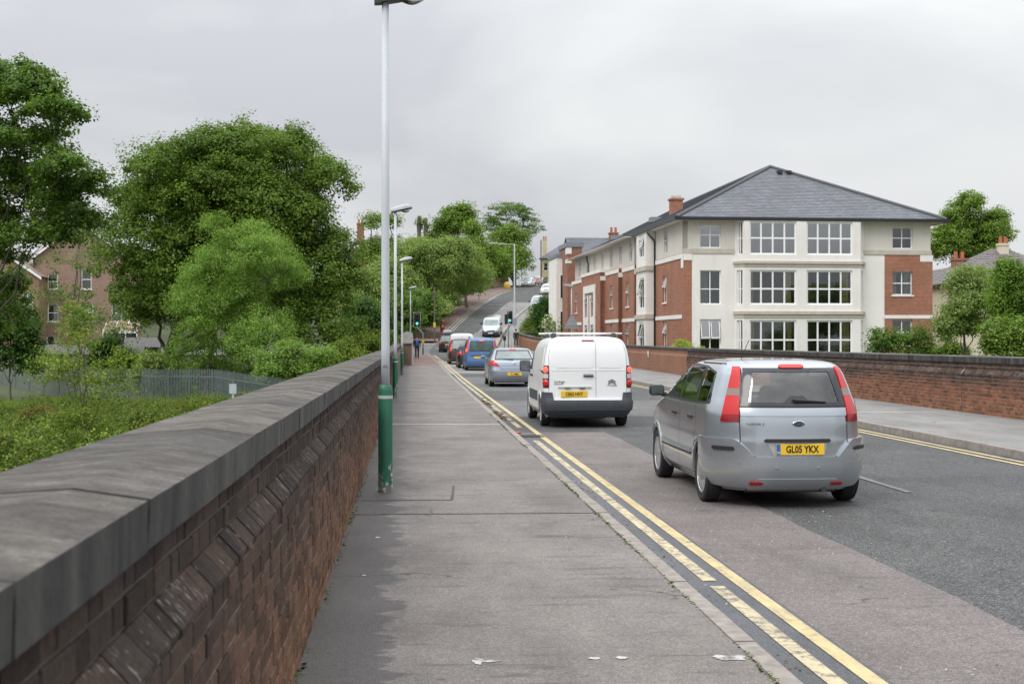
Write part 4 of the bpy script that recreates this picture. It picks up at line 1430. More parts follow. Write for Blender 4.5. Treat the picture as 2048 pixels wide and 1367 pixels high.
t = thing('conservatory', 'low lean-to conservatory with brown panelled roof against the brick house', 'conservatory', place(205, 117, .2), R(4))
mb = MB(); mb.add([(0, 0, 2.2), (3.0, 0, 2.2), (3.0, 2.4, 3.2), (0, 2.4, 3.2)], [(0, 1, 2, 3)]); mb.add([(0, 0, 2.12), (3.0, 0, 2.12), (3.0, 2.4, 3.12), (0, 2.4, 3.12)], [(3, 2, 1, 0)])
mb.build('roof', simple('brown_polycarbonate', (.27, .20, .14), .35), t)
mb = MB()
for k in range(4):
    mb.box(k * .97, k * .97 + .07, -.03, .04, 0, 2.2); mb.tube([(k * .97 + .03, 0, 2.24), (k * .97 + .03, 2.4, 3.24)], .028, 4)
mb.box(0, 3, -.03, .03, 2.12, 2.22); mb.box(0, 3, -.03, .03, .7, .8)
mb.build('frame', M_UPVC, t)
MB().box(.05, 2.95, .05, .08, 0, 2.1).build('glazing', simple('dark_pane', (.03, .035, .04), .1), t)
# sheds and clutter behind the palisade
M_SHED = simple('grey_shed_board', (.20, .19, .18), .9, var=.25, scale=5)
def shed(name, label, px, D, w, d, h, rid, mat, roofm, zb=None, side=False):
    x, y, _ = W(px, HOR, D)
    z = float(ground_h(x, y)) if zb is None else zb
    t = thing(name, label, 'shed', (x, y, z), R(6))
    n = int(h / .16)
    for k in range(n):
        MB().add([(0, -.02, k * h / n), (w, -.02, k * h / n), (w, .0, (k + 1) * h / n), (0, .0, (k + 1) * h / n), (0, .03, k * h / n), (w, .03, k * h / n)],
                 [(0, 1, 2, 3), (0, 4, 5, 1)]).build('board', mat, t)
    mb = MB(); mb.box(0, w, .03, d, -.3, h - .01); mb.prism([(0, h), (d, h), (d / 2, rid - .1)], 'x', .02, w - .02); mb.build('wall', mat, t)
    mb = MB()
    a = [(-.15, -.2, h - .06), (w + .15, -.2, h - .06), (w + .15, d / 2, rid), (-.15, d / 2, rid), (w + .15, d + .2, h - .06), (-.15, d + .2, h - .06)]
    mb.add(a + [(p[0], p[1], p[2] - .05) for p in a], [(0, 1, 2, 3), (3, 2, 4, 5), (6, 9, 8, 7), (9, 11, 10, 8), (0, 6, 7, 1), (1, 7, 8, 2), (2, 8, 10, 4), (3, 9, 6, 0)])
    mb.build('roof', roofm, t)
    return t
M_FELT = simple('grey_roof_felt', (.125, .12, .117), .95, var=.2, scale=4)
shed('garden_shed', 'long weathered grey timber shed with felt roof behind the palisade fence', 72, 100, 7.7, 2.8, 2.15, 2.75, M_SHED, M_FELT, -1.45)
shed('garden_shed', 'small dark lapped shed with pale felt roof under the big tree', 250, 106, 2.6, 2.6, 2.4, 3.1, simple('dark_shed_board', (.09, .08, .07), .9, var=.3), M_FELT, -1.2)
shed('timber_store', 'open fronted orange timber lean-to right of the grey shed', 283, 99, 1.4, 1.2, 1.9, 2.2, simple('orange_shed_board', (.30, .17, .07), .9, var=.25, scale=5), simple('dark_felt', (.06, .055, .05), .95), -1.6)
t = thing('log_pile', 'stacked split logs under a pale sheet behind the fence at far left', 'logs', place(-40, 107, -2.5), 0)
rd = random.Random(4)
lp = None
for i in range(21):
    for j in range(11):
        r_ = rd.uniform(.06, .085)
        if lp is None:
            o = lp = MB().lathe([(.0, -.2), (.08, -.2), (.08, .2), (0, .2)], 7, axis='y').build('log', simple('split_log', (.30, .22, .15), .9, var=.4, scale=12), t)
        else:
            o = lp.copy(); COL.objects.link(o)
        o.location = (i * .16 + rd.uniform(-.02, .02), rd.uniform(-.05, .05), .1 + j * .165)
MB().add([(-.1, -.3, 1.92), (3.4, -.3, 1.95), (3.4, .4, 2.04), (-.1, .4, 2.05), (-.1, -.33, 1.8), (3.4, -.33, 1.84)], [(0, 1, 2, 3), (4, 5, 1, 0)]).build('cover_sheet', simple('white_tarpaulin', (.62, .63, .62), .6), t)

# on the hill
house('yellow_house', 'pale yellow house with grey roof at the top of the hill road', place(1082, 252, 11.6), R(-10), 6.4, 9, 5.6, 8.2, simple('pale_yellow_render', (.66, .58, .36), .9, var=.05), M_SLATE, 'hip',
      wins=(('f', .5, 3.3, .8, 1.5, 1, 2), ('f', 2.0, 3.3, .8, 1.5, 1, 2), ('f', .5, .6, .8, 1.5, 1, 2), ('f', 2.0, .6, .8, 1.5, 1, 2)), chim=((.6, 1.5, 5.7, 9.2, .4, simple('pale_yellow_render', (.66, .58, .36), .9)),), slate=False)
house('brown_roofed_house', 'house with low brown tiled roof among the hill trees left of the crest', place(936, 225, 11.0), R(6), 7, 8, 4.6, 7.3, M_PBR, simple('plain_brown_tile', (.15, .11, .095), .9, var=.2, scale=3), 'gable', barge=True, slate=False)
house('orange_brick_house', 'orange brick house with white windows half hidden by pollarded trees', place(712, 176, 6.5), R(8), 6, 7, 7.2, 9.6, brick_tex('orange_brickwork', (.36, .15, .07), (.42, .19, .09), (.36, .28, .2)), M_TILEG, 'hip',
      wins=(('f', .3, 5.0, .8, 1.3, 1, 2), ('f', 2.6, 5.0, 1.0, 1.4, 2, 2), ('f', 4.4, 5.0, .8, 1.3, 1, 2)), chim=((.9, 3, 8.0, 10.8, .45, M_TOWER_BR),), slate=False)
# ================================================================== trees, shrubs, undergrowth
def leaf_mat(name, cols, trans=.35, rough=.5):
    m = bpy.data.materials.new(name); m.use_nodes = True
    nt = m.node_tree
    b = nt.nodes['Principled BSDF']; out = nt.nodes['Material Output']
    geo = N(nt, 'ShaderNodeNewGeometry')
    n = len(cols)
    c = ramp(nt, geo.outputs['Random Per Island'], [(i / (n - 1), x) for i, x in enumerate(cols)])
    f = noise(nt, geo.outputs['Position'], .45, 4, .6)
    c = mixc(nt, .55, c, ramp(nt, f, [(.32, (.95, 1.0, .9)), (.68, (2.0, 1.9, 1.7))]), 'MULTIPLY')
    nt.links.new(c, b.inputs['Base Color']); b.inputs['Roughness'].default_value = rough
    b.inputs['Specular IOR Level'].default_value = .18
    t = N(nt, 'ShaderNodeBsdfTranslucent')
    nt.links.new(mixc(nt, 1, c, (1.3, 1.45, .75), 'MULTIPLY'), t.inputs[0])
    mx = N(nt, 'ShaderNodeMixShader'); mx.inputs[0].default_value = trans
    nt.links.new(b.outputs[0], mx.inputs[1]); nt.links.new(t.outputs[0], mx.inputs[2])
    nt.links.new(mx.outputs[0], out.inputs['Surface'])
    return m
L_DARK = leaf_mat('dark_maple_leaf', [(0.043, 0.080, 0.016), (0.069, 0.126, 0.024), (0.101, 0.174, 0.033), (0.143, 0.218, 0.041)])
L_MID = leaf_mat('mid_green_leaf', [(0.067, 0.119, 0.022), (0.103, 0.175, 0.030), (0.152, 0.231, 0.042), (0.209, 0.281, 0.055)])
L_MAPLE = leaf_mat('maple_leaf', [(0.066, 0.112, 0.019), (0.086, 0.143, 0.024), (0.110, 0.174, 0.028), (0.138, 0.204, 0.034)])
L_LIGHT = leaf_mat('light_birch_leaf', [(0.100, 0.173, 0.036), (0.132, 0.225, 0.045), (0.179, 0.276, 0.060), (0.224, 0.322, 0.083)])
L_OLIVE = leaf_mat('olive_willow_leaf', [(0.103, 0.162, 0.044), (0.144, 0.210, 0.056), (0.193, 0.252, 0.075), (0.227, 0.281, 0.100)])
L_YOUNG = leaf_mat('fresh_yellow_green_leaf', [(0.076, 0.134, 0.021), (0.119, 0.185, 0.029), (0.173, 0.226, 0.036), (0.227, 0.257, 0.051)])
L_WEED = leaf_mat('weed_leaf', [(0.041, 0.075, 0.016), (0.066, 0.111, 0.022), (0.102, 0.152, 0.030), (0.204, 0.204, 0.041)])
L_DEEP = leaf_mat('deep_green_leaf', [(0.027, 0.064, 0.017), (0.043, 0.092, 0.021), (0.062, 0.128, 0.028), (0.088, 0.153, 0.036)])
L_LIME = leaf_mat('lime_hedge_leaf', [(0.160, 0.224, 0.028), (0.220, 0.286, 0.038), (0.280, 0.337, 0.057), (0.320, 0.367, 0.076)])
L_FLOW = leaf_mat('white_blossom_leaf', [(0.050, 0.102, 0.028), (0.080, 0.133, 0.038), (0.450, 0.479, 0.361), (0.600, 0.612, 0.494)], .2)
L_CON = leaf_mat('bright_conifer_spray', [(0.063, 0.123, 0.019), (0.091, 0.167, 0.023), (0.125, 0.212, 0.031), (0.159, 0.244, 0.041)])
L_GRASS = leaf_mat('long_grass_blade', [(0.073, 0.128, 0.019), (0.108, 0.175, 0.027), (0.147, 0.212, 0.038), (0.217, 0.221, 0.065)], .3)
L_RUST = leaf_mat('rusty_seedhead', [(0.120, 0.122, 0.028), (0.180, 0.143, 0.048), (0.200, 0.112, 0.048), (0.140, 0.163, 0.038)], .3)
M_BARK = simple('grey_brown_bark', (.11, .095, .075), .95, var=.4, scale=7, bumpy=.5)
M_BARKP = simple('pale_bark', (.26, .235, .19), .95, var=.35, scale=7, bumpy=.4)

def unit(a):
    return a / np.maximum(np.linalg.norm(a, axis=-1, keepdims=True), 1e-9)

def leaves(P, Nrm, size, g, droop=.25, aspect=.55, fold=.18):
    """one bent leaf-shaped quad at every point"""
    n = len(P)
    t = unit(np.cross(Nrm, g.normal(size=(n, 3))))
    t[:, 2] -= droop * g.uniform(0, 1, n)
    t = unit(t)
    w = unit(np.cross(Nrm, t))
    s = (size * g.uniform(.55, 1.35, n))[:, None]
    b = P - t * s * .5
    tip = P + t * s * .5
    l = P + w * s * aspect * .5 + Nrm * s * fold
    r = P - w * s * aspect * .5 + Nrm * s * fold * g.uniform(-.3, 1, n)[:, None]
    return np.stack([b, r, tip, l], 1)

def break_up(lobes, g, k, frac):
    """cover every lobe with smaller boughs, so that the crown is lumpy with dark hollows between"""
    out = []
    for l in lobes:
        x, y, z, rx, ry, rz = l[:6]
        w = l[6] if len(l) > 6 else 1.0
        rm = (rx * ry * rz) ** (1 / 3)
        for i in range(k):
            d = g.normal(size=3); d /= np.linalg.norm(d)
            if d[2] < -.5: d[2] = -d[2]
            q = .56 + .54 * g.uniform() ** .85
            f = frac * g.uniform(.6, 1.35)
            if d[2] > .2 and g.uniform() < .3:      # an upright shoot that breaks the outline
                q *= 1.1
                out.append((x + d[0] * rx * q, y + d[1] * ry * q, z + d[2] * rz * q, f * rm * .3, f * rm * .3, f * rm * .75, w * .9))
                continue
            out.append((x + d[0] * rx * q, y + d[1] * ry * q, z + d[2] * rz * q, f * min(rx, rm * 1.1), f * min(ry, rm * 1.1), f * min(rz, rm * 1.1) * .95, w))
        out.append((x, y, z, rx * .8, ry * .8, rz * .8, w * .5))
    return out

def crown_points(lobes, n_clumps, per, clump, g, shell=.5, flat=.6, top=0.0, sub=None):
    if sub:
        lobes = break_up(lobes, g, *sub)
    L = np.array([l[:6] for l in lobes], float)
    wgt = (L[:, 3] * L[:, 4] * L[:, 5]) ** (2 / 3)
    if len(lobes[0]) > 6:
        wgt = wgt * np.array([l[6] for l in lobes])
    idx = g.choice(len(L), n_clumps, p=wgt / wgt.sum())
    d = unit(g.normal(size=(n_clumps, 3)))
    d[:, 2] = np.where(d[:, 2] < -.55, -d[:, 2] * .6, d[:, 2]); d = unit(d)
    r = shell + (1.08 - shell) * g.uniform(0, 1, n_clumps) ** .55
    # ragged outline: some clumps reach out, others stay back
    r = r * (1 + .10 * np.sin(d[:, 0] * 9 + idx) * np.cos(d[:, 2] * 8 + idx * 2))
    c = L[idx, :3] + d * r[:, None] * L[idx, 3:6]
    cs = clump * g.uniform(.5, 1.4, n_clumps)
    k = np.repeat(np.arange(n_clumps), per)
    off = np.clip(g.normal(size=(len(k), 3)), -1.7, 1.7) * cs[k][:, None] * np.array([1, 1, flat])
    P = c[k] + off
    nr = unit(d[k] * .55 + unit(off + 1e-6) * .5 + np.array([0, 0, .75 + top]) + g.normal(size=(len(k), 3)) * .45)
    return P, nr, c

def branch(mb, a, b, r0, r1, g, n=5, sag=.0, wob=.06):
    a, b = Vector(a), Vector(b)
    L = (b - a).length
    pts = []; rs = []
    for i in range(n + 1):
        t = i / n
        p = a.lerp(b, t) + Vector((g.normal() * wob * L * t * (1 - t) * 2, g.normal() * wob * L * t * (1 - t) * 2, L * sag * 4 * t * (1 - t)))
        pts.append(p); rs.append(r0 + (r1 - r0) * t)
    mb.tube(pts, rs, 6)
    return pts

def tree(name, label, base, lobes, mat, n_clumps, per, clump, leaf, seed=1, trunk=.3, fork=.35, bark=None, group=None, cat='tree', lean=(0, 0), shell=.5, flat=.6, droop=.25, limbs=True, aspect=.6, twigs=40, top=0.0, sub=None):
    """base in metres; lobes relative to the base: (x, y, z, rx, ry, rz[, weight])"""
    g = np.random.default_rng(seed)
    t = thing(name, label, cat, base, 0, group)
    P, nr, C = crown_points(lobes, n_clumps, per, clump, g, shell, flat, top, sub)
    zmin = .05
    P[:, 2] = np.maximum(P[:, 2], zmin + g.uniform(0, .3, len(P)))
    np_quads('crown', leaves(P, nr, leaf, g, droop, aspect), mat, t)
    if limbs:
        mb = MB()
        zt = max(l[2] for l in lobes)
        cxm = sum(l[0] for l in lobes) / len(lobes) * .5; cym = sum(l[1] for l in lobes) / len(lobes) * .5
        top_ = (cxm + lean[0], cym + lean[1], zt * .8)
        tp = branch(mb, (0, 0, -.3), top_, trunk, trunk * .3, g, 8, 0, .03)
        for l in lobes:
            i = min(len(tp) - 2, max(1, int(len(tp) * min(.75, max(.2, (l[2] * fork + .1) / max(top_[2], .1))))))
            q = branch(mb, tp[i], l[:3], trunk * .38, trunk * .08, g, 5, .04, .08)
        for j in range(twigs):
            c = C[int(g.integers(len(C)))]
            l = lobes[int(g.integers(len(lobes)))]
            dd = [sum((c[k] - l2[k]) ** 2 for k in range(3)) for l2 in lobes]
            l = lobes[int(np.argmin(dd))]
            branch(mb, l[:3], c, trunk * .12, trunk * .03, g, 4, 0, .1)
        mb.build('trunk', bark or M_BARK, t, smooth=True)
    return t

def lob(px0, px1, py0, py1, D, base, depth=None, w=1.0):
    """ellipsoid lobe that spans px0..px1, py0..py1 of the photograph at distance D, relative to a base point"""
    c = W((px0 + px1) / 2, (py0 + py1) / 2, D)
    rx = (px1 - px0) / 2 / FPX * D; rz = (py1 - py0) / 2 / FPX * D
    return (c[0] - base[0], c[1] - base[1], c[2] - base[2], rx, depth or rx, rz, w)

def gbase(px, D, z=None):
    x, y, _ = W(px, HOR, D)
    return (x, y, float(ground_h(x, y)) if z is None else z)

# the loose tree at the left edge
b = gbase(-110, 56)
lb = [lob(-200, 60, 150, 330, 56, b, 3), lob(-40, 115, 130, 235, 55, b, 2, 1.5), lob(10, 140, 150, 215, 54, b, 1.4, 1.6), lob(60, 165, 205, 265, 53, b, 1.3, 1.5), lob(-60, 160, 260, 330, 54, b, 2), lob(-120, 130, 330, 470, 56, b, 3),
      lob(60, 215, 310, 380, 53, b, 1.6, 1.3), lob(110, 230, 350, 400, 54, b, 1.2), lob(60, 210, 390, 470, 55, b, 2, .8), lob(-140, 70, 430, 560, 57, b, 2.4), lob(-60, 60, 540, 700, 60, b, 2, .9), lob(-40, 120, 430, 505, 55, b, 1.6), lob(20, 190, 440, 500, 54, b, 1.4, .8)]
tree('broadleaf_tree', 'tall loose dark leaved tree leaning in at the far left edge', b, lb, L_DARK, 1500, 58, .24, .15, 11, .16, bark=M_BARK, shell=.35, flat=.55, twigs=110, aspect=.7, sub=(9, .42))
# the big dense maple
b = gbase(325, 97)
lb = [lob(380, 640, 275, 480, 97, b, 6), lob(250, 470, 300, 500, 95, b, 5), lob(228, 400, 390, 610, 94, b, 5), lob(480, 690, 360, 580, 95, b, 5), lob(540, 722, 440, 650, 94, b, 4.5), lob(235, 370, 530, 690, 95, b, 4), lob(560, 715, 580, 730, 92, b, 4),
      lob(360, 620, 450, 700, 98, b, 6), lob(600, 700, 320, 420, 95, b, 3, 1.2), lob(430, 560, 262, 330, 96, b, 3, 1.2), lob(540, 640, 265, 330, 96, b, 2.5, 1.2), lob(310, 400, 290, 350, 95, b, 2.5, 1.2), lob(330, 560, 340, 560, 93, b, 4), lob(345, 525, 274, 420, 95, b, 3.5), lob(430, 640, 400, 640, 92, b, 4), lob(280, 480, 440, 660, 93, b, 4)]
tree('maple_tree', 'huge dense dark green maple filling the left middle of the view', b, lb, L_MAPLE, 5200, 60, .34, .19, 12, .5, shell=.6, flat=.75, aspect=.75, twigs=60, sub=(20, .36))
# light birch in front of it
b = gbase(400, 82)
lb = [lob(390, 560, 440, 580, 81, b, 2.4), lob(345, 500, 520, 680, 80, b, 2.4), lob(470, 595, 480, 640, 80, b, 2.2), lob(330, 470, 620, 735, 79, b, 2.2), lob(470, 600, 600, 720, 79, b, 2.2), lob(400, 520, 560, 720, 82, b, 2.5), lob(540, 640, 690, 750, 76, b, 1.6), lob(345, 480, 660, 760, 79, b, 1.8), lob(450, 590, 660, 760, 78, b, 1.8)]
tree('birch_tree', 'light green feathery birch behind the palisade fence in front of the maple', b, lb, L_LIGHT, 2100, 50, .22, .12, 13, .09, bark=M_BARKP, shell=.55, flat=.8, droop=.7, aspect=.55, twigs=90, lean=(.2, 0), sub=(12, .40))
mb = MB(); g_ = np.random.default_rng(3)
# two saplings in the undergrowth
b = gbase(165, 44)
lb = [lob(60, 185, 700, 785, 44, b, 1.0), lob(150, 268, 725, 810, 44, b, .9), lob(110, 200, 640, 720, 44, b, .7), lob(50, 150, 840, 960, 44, b, 1.0), lob(180, 300, 850, 940, 44, b, 1.0), lob(120, 185, 605, 655, 44, b, .4), lob(95, 225, 800, 900, 44, b, 1.0), lob(210, 275, 690, 740, 44, b, .5)]
tree('sapling', 'young thin sapling with fresh leaves standing among the weeds beyond the wall', b, lb, L_YOUNG, 380, 30, .20, .10, 14, .045, bark=M_BARK, shell=.25, flat=.7, twigs=60)
b = gbase(148, 72)
lb = [lob(90, 230, 500, 560, 72, b, 1.4), lob(100, 220, 430, 510, 72, b, 1.3), lob(60, 190, 560, 640, 72, b, 1.4), lob(110, 260, 610, 700, 71, b, 1.4), lob(120, 190, 400, 450, 72, b, .8)]
tree('slender_tree', 'slender sparse tree with thin straight trunk in front of the brick house', b, lb, L_DARK, 170, 28, .30, .14, 15, .07, bark=M_BARK, shell=.3, flat=.5, twigs=60)
# dark bushes at the left edge and along the back of the fence
def bush(label, px0, px1, py0, D, mat, seed, n=260, per=40, clump=.28, leaf=.16, zb=None, depth=None, name='bush', shell=.6, droop=.2, group=None):
    b = gbase((px0 + px1) / 2, D, zb)
    ztop = CAM_H - (py0 - HOR) / FPX * D
    h = max(.6, ztop - b[2]); w = (px1 - px0) / FPX * D
    g = np.random.default_rng(seed)
    lb = []
    k = max(3, int(w / max(.8, h * .45)))
    for i in range(k):
        x = -w / 2 + w * (i + .5) / k
        hh = h * (1 if i == k // 2 else g.uniform(.68, 1.0))
        lb.append((x, g.uniform(-.3, .3), hh * .5, w / k * .75, depth or w / k * .9, hh * .5))
    return tree(name, label, b, lb, mat, n, per, clump, leaf, seed, .07, cat='bush' if name != 'hedge' else 'hedge', shell=shell, droop=droop, twigs=14, group=group, sub=(10, .42))
bush('dark evergreen bush at the left edge below the loose tree', -30, 72, 560, 86, L_DEEP, 21, 420, 45, .32, .2)
bush('dark shrub in front of the grey shed wall', 185, 250, 655, 100, L_DEEP, 22, 220)
bush('bramble thicket behind the fence left of the birch', 285, 350, 700, 80, L_OLIVE, 23, 220)
bush('low bushy growth at the foot of the birch by the wall', 520, 660, 690, 74, L_LIGHT, 24, 420, 45, .25, .13)
bush('bright green shrubs on the bank behind the far end of the left wall', 640, 735, 680, 82, L_YOUNG, 25, 420, 45, .24, .13)
bush('bright green shrub spilling over the bank near the second lamp post', 700, 768, 672, 92, L_YOUNG, 26, 320, 40, .24, .14)
bush('dark thicket under the hill trees at the junction corner', 690, 775, 600, 125, L_DEEP, 27, 420, 40, .4, .24)
bush('yellow green grass tussock bank below the dark thicket', 728, 812, 662, 100, L_GRASS, 28, 260, 40, .22, .14)

# mid distance: the bank of light willows left of the hill road
b = gbase(860, 158)
lb = [lob(790, 940, 478, 620, 158, b, 4.5), lob(740, 860, 540, 680, 152, b, 4), lob(840, 962, 500, 612, 160, b, 4.5), lob(800, 900, 470, 540, 160, b, 3), lob(780, 900, 590, 690, 150, b, 4)]
tree('willow_tree', 'broad pale olive green willow beside the hill road left of the lamp posts', b, lb, L_OLIVE, 2000, 46, .40, .25, 31, .3, shell=.65, flat=.8, droop=.6, twigs=40, sub=(16, .36))
b = gbase(750, 150)
lb = [lob(705, 790, 560, 690, 148, b, 3.5), lob(690, 760, 600, 700, 144, b, 3), lob(740, 800, 520, 620, 152, b, 3)]
tree('willow_tree', 'pale green willow behind the first lamp post', b, lb, L_OLIVE, 700, 46, .5, .27, 32, .25, shell=.65, flat=.8, droop=.5, twigs=30, sub=(14, .38))
b = gbase(935, 168)
lb = [lob(890, 980, 525, 592, 172, b, 3), lob(900, 965, 510, 570, 174, b, 3), lob(850, 910, 585, 648, 158, b, 2.5)]
tree('hawthorn_tree', 'blossoming hawthorn leaning over the hill pavement', b, lb, L_MID, 700, 46, .5, .26, 33, .25, shell=.65, twigs=30, sub=(14, .38))
b = gbase(830, 140)
lb = [lob(770, 850, 600, 700, 138, b, 3), lob(825, 872, 590, 672, 142, b, 2.2), lob(838, 888, 605, 660, 150, b, 2.2)]
tree('ivy_thicket', 'dark ivy thicket behind the left traffic light', b, lb, L_DARK, 700, 46, .42, .25, 34, .2, cat='thicket', shell=.7, twigs=20, sub=(14, .38))
b = gbase(915, 205)
lb = [lob(880, 955, 425, 490, 205, b, 3), lob(900, 945, 412, 450, 205, b, 2), lob(860, 910, 450, 500, 206, b, 2.5), lob(925, 962, 450, 520, 200, b, 2.5)]
tree('lime_tree', 'rounded green tree above the willow left of the brown roof', b, lb, L_MID, 480, 42, .6, .34, 35, .35, shell=.5, twigs=30, sub=(14, .38))
b = gbase(1030, 245)
lb = [lob(975, 1065, 405, 445, 245, b, 4), lob(965, 1010, 430, 475, 245, b, 3), lob(1010, 1080, 425, 465, 245, b, 3), lob(1045, 1088, 450, 480, 244, b, 2.5), lob(990, 1060, 445, 490, 246, b, 4, .5)]
tree('scots_pine', 'tall open pine with flat layered crown at the top of the hill', b, lb, L_DARK, 230, 40, .55, .30, 36, .3, shell=.45, flat=.25, twigs=60)
b = gbase(1030, 228)
lb = [lob(975, 1045, 460, 560, 228, b, 4), lob(1000, 1058, 470, 555, 230, b, 4), lob(985, 1056, 500, 575, 226, b, 4), lob(955, 1010, 500, 580, 215, b, 3.5)]
tree('chestnut_tree', 'dense dark green tree below the tall pine on the hill', b, lb, L_MID, 900, 46, .6, .34, 37, .4, shell=.65, twigs=30, sub=(14, .38))
for i, (px, y0, y1, D, lab) in enumerate(((745, 425, 640, 172, 'pollarded tree with leafy topknot left of the first lamp post'), (785, 425, 640, 174, 'pollarded leafy tree seen between the first two lamp posts'))):
    b = gbase(px, D)
    lb = [lob(px - 24, px + 18, y0, y0 + 40, D, b, 1.4), lob(px - 30, px + 32, y0 + 50, y0 + 120, D, b, 2, .8), lob(px - 35, px + 30, y0 + 110, y0 + 190, D, b, 2.5)]
    tree('pollard_tree', lab, b, lb, L_MID, 260, 34, .42, .28, 40 + i, .42, shell=.35, fork=.9, twigs=20, group='pollarded trees on the hill')
for i, (px, y0, D, lab) in enumerate(((838, 432, 190, 'bare pollarded trunk, left one of the pair above the willow'), (850, 436, 190, 'bare pollarded trunk, right one of the pair above the willow'))):
    b = gbase(px, D)
    t = thing('pollarded_tree', lab, 'tree', b, 0, 'bare pollarded trunks')
    mb = MB(); g = np.random.default_rng(50 + i)
    h = CAM_H - (y0 - HOR) / FPX * D - b[2]
    branch(mb, (0, 0, -.3), (.1, 0, h), .45, .3, g, 8, 0, .02)
    branch(mb, (.1, 0, h * .8), (.5, .1, h * .9), .18, .2, g, 3)
    mb.build('trunk', M_BARK, t, smooth=True)
    g2 = np.random.default_rng(60 + i)
    P, nr, C = crown_points([(0, 0, h - 1, .5, .5, .9)], 25, 16, .18, g2)
    np_quads('crown', leaves(P, nr, .2, g2), L_MID, t)
# hedge up the left of the hill pavement
for i, (y0, y1) in enumerate(((140, 156), (156, 172), (172, 188), (188, 203))):
    xa = float(XL((y0 + y1) / 2)) - 5.7
    ym = (y0 + y1) / 2
    sl = (float(XL(y1)) - float(XL(y0))) / (y1 - y0)
    b = (xa, ym, float(zr(ym)))
    lb = [((k - 1.5) * 4 * sl - .4, (k - 1.5) * 4, 1.3 + (k - 1.5) * 4 * .1, 1.5, 2.6, 1.5 + .5 * ((k + i) % 2)) for k in range(4)]
    tree('hedge', ['overgrown ivy hedge at the foot of the hill pavement', 'overgrown ivy hedge halfway up the hill pavement', 'overgrown pale hedge near the hill side turning', 'overgrown hedge at the top of the hill pavement'][i], b, lb, [L_DARK, L_MID, L_OLIVE, L_MID][i], 330, 40, .35, .22, 70 + i, .08, cat='hedge', shell=.7, twigs=8)

# right: planting before and behind the care home
bush('dark green conifer shrub beside the right hill kerb', 1072, 1112, 588, 128, L_DEEP, 81, 320, 36, .3, .2, shell=.5)
bush('white flowering shrub behind the triangular sign', 1096, 1140, 628, 120, L_FLOW, 82, 300, 34, .3, .18)
bush('tall green shrub between the triangular sign and the brick wing', 1118, 1168, 596, 118, L_MID, 83, 340, 36, .3, .19)
bush('low pinkish shrub against the white portal', 1160, 1200, 645, 108, L_RUST, 84, 200, 30, .25, .16)
bush('clipped bright green hedge beside the right hill kerb', 1048, 1086, 628, 135, L_YOUNG, 85, 300, 36, .25, .16, name='hedge', shell=.8)
bush('lime green hedge top showing over the right wall', 1334, 1404, 684, 71, L_LIME, 86, 200, 36, .12, .09, name='hedge', shell=.8)
bush('loose grey green shrub before the brick corner of the large block', 1752, 1852, 640, 66, L_DARK, 87, 300, 34, .22, .12, shell=.4)
bush('low dark hedge right of the large block', 1862, 1930, 676, 68, L_MID, 88, 260, 36, .2, .12, name='hedge')
bush('broad shrub at the right edge just over the wall', 1972, 2090, 638, 52, L_MID, 89, 420, 40, .2, .12)
b = gbase(1925, 64)
lb = [lob(1895, 1975, 545, 640, 64, b, 1.4), lob(1885, 1960, 600, 690, 64, b, 1.4), lob(1920, 1985, 560, 700, 65, b, 1.4)]
tree('garden_tree', 'olive leaved garden tree in front of the cream house', b, lb, L_OLIVE, 520, 44, .25, .13, 90, .1, shell=.5, twigs=40, sub=(14, .38))
b = gbase(2010, 60)
lb = [lob(1965, 2060, 585, 700, 60, b, 1.2), lob(1978, 2042, 530, 620, 60, b, 1.0), lob(1990, 2030, 524, 570, 60, b, .7)]
tree('conifer', 'bright green conical conifer right of the olive garden tree', b, lb, L_CON, 620, 44, .2, .11, 91, .1, shell=.65, twigs=20, sub=(14, .38))
b = gbase(1935, 160)
lb = [lob(1880, 1985, 420, 530, 160, b, 4), lob(1900, 1960, 394, 450, 160, b, 3), lob(1950, 2012, 420, 500, 160, b, 3), lob(1866, 1930, 460, 540, 158, b, 3), lob(1920, 2000, 470, 560, 160, b, 4)]
tree('sycamore_tree', 'large rounded green tree behind the houses at the right', b, lb, L_MID, 1000, 50, .42, .26, 92, .45, shell=.6, twigs=60, sub=(22, .30))
# far trees that close the view between the houses
def treeline(name, label, px0, px1, py, D, mat, seed, n=600):
    b = gbase((px0 + px1) / 2, D)
    k = max(4, int((px1 - px0) / FPX * D / 7))
    g = np.random.default_rng(seed)
    lb = []
    for i in range(k):
        c = px0 + (px1 - px0) * (i + .5) / k
        hw = (px1 - px0) / k * .75
        lb.append(lob(c - hw, c + hw, py + g.uniform(-14, 22), 700, D + g.uniform(-4, 4), b, 4))
    t = tree(name, label, b, lb, mat, n, 42, .7, .42, seed, .3, shell=.7, twigs=10, cat='trees', sub=(10, .4))
    t['kind'] = 'stuff'
    return t
treeline('garden_trees', 'bank of dark trees behind the brick houses at the left', -120, 330, 520, 150, L_DARK, 95, 1100)
treeline('garden_trees', 'distant green trees behind the roofs at the right edge', 1860, 2150, 585, 190, L_DARK, 96, 500)
treeline('garden_trees', 'dim trees on the hill behind the pollards', 660, 900, 540, 215, L_DARK, 97, 500)

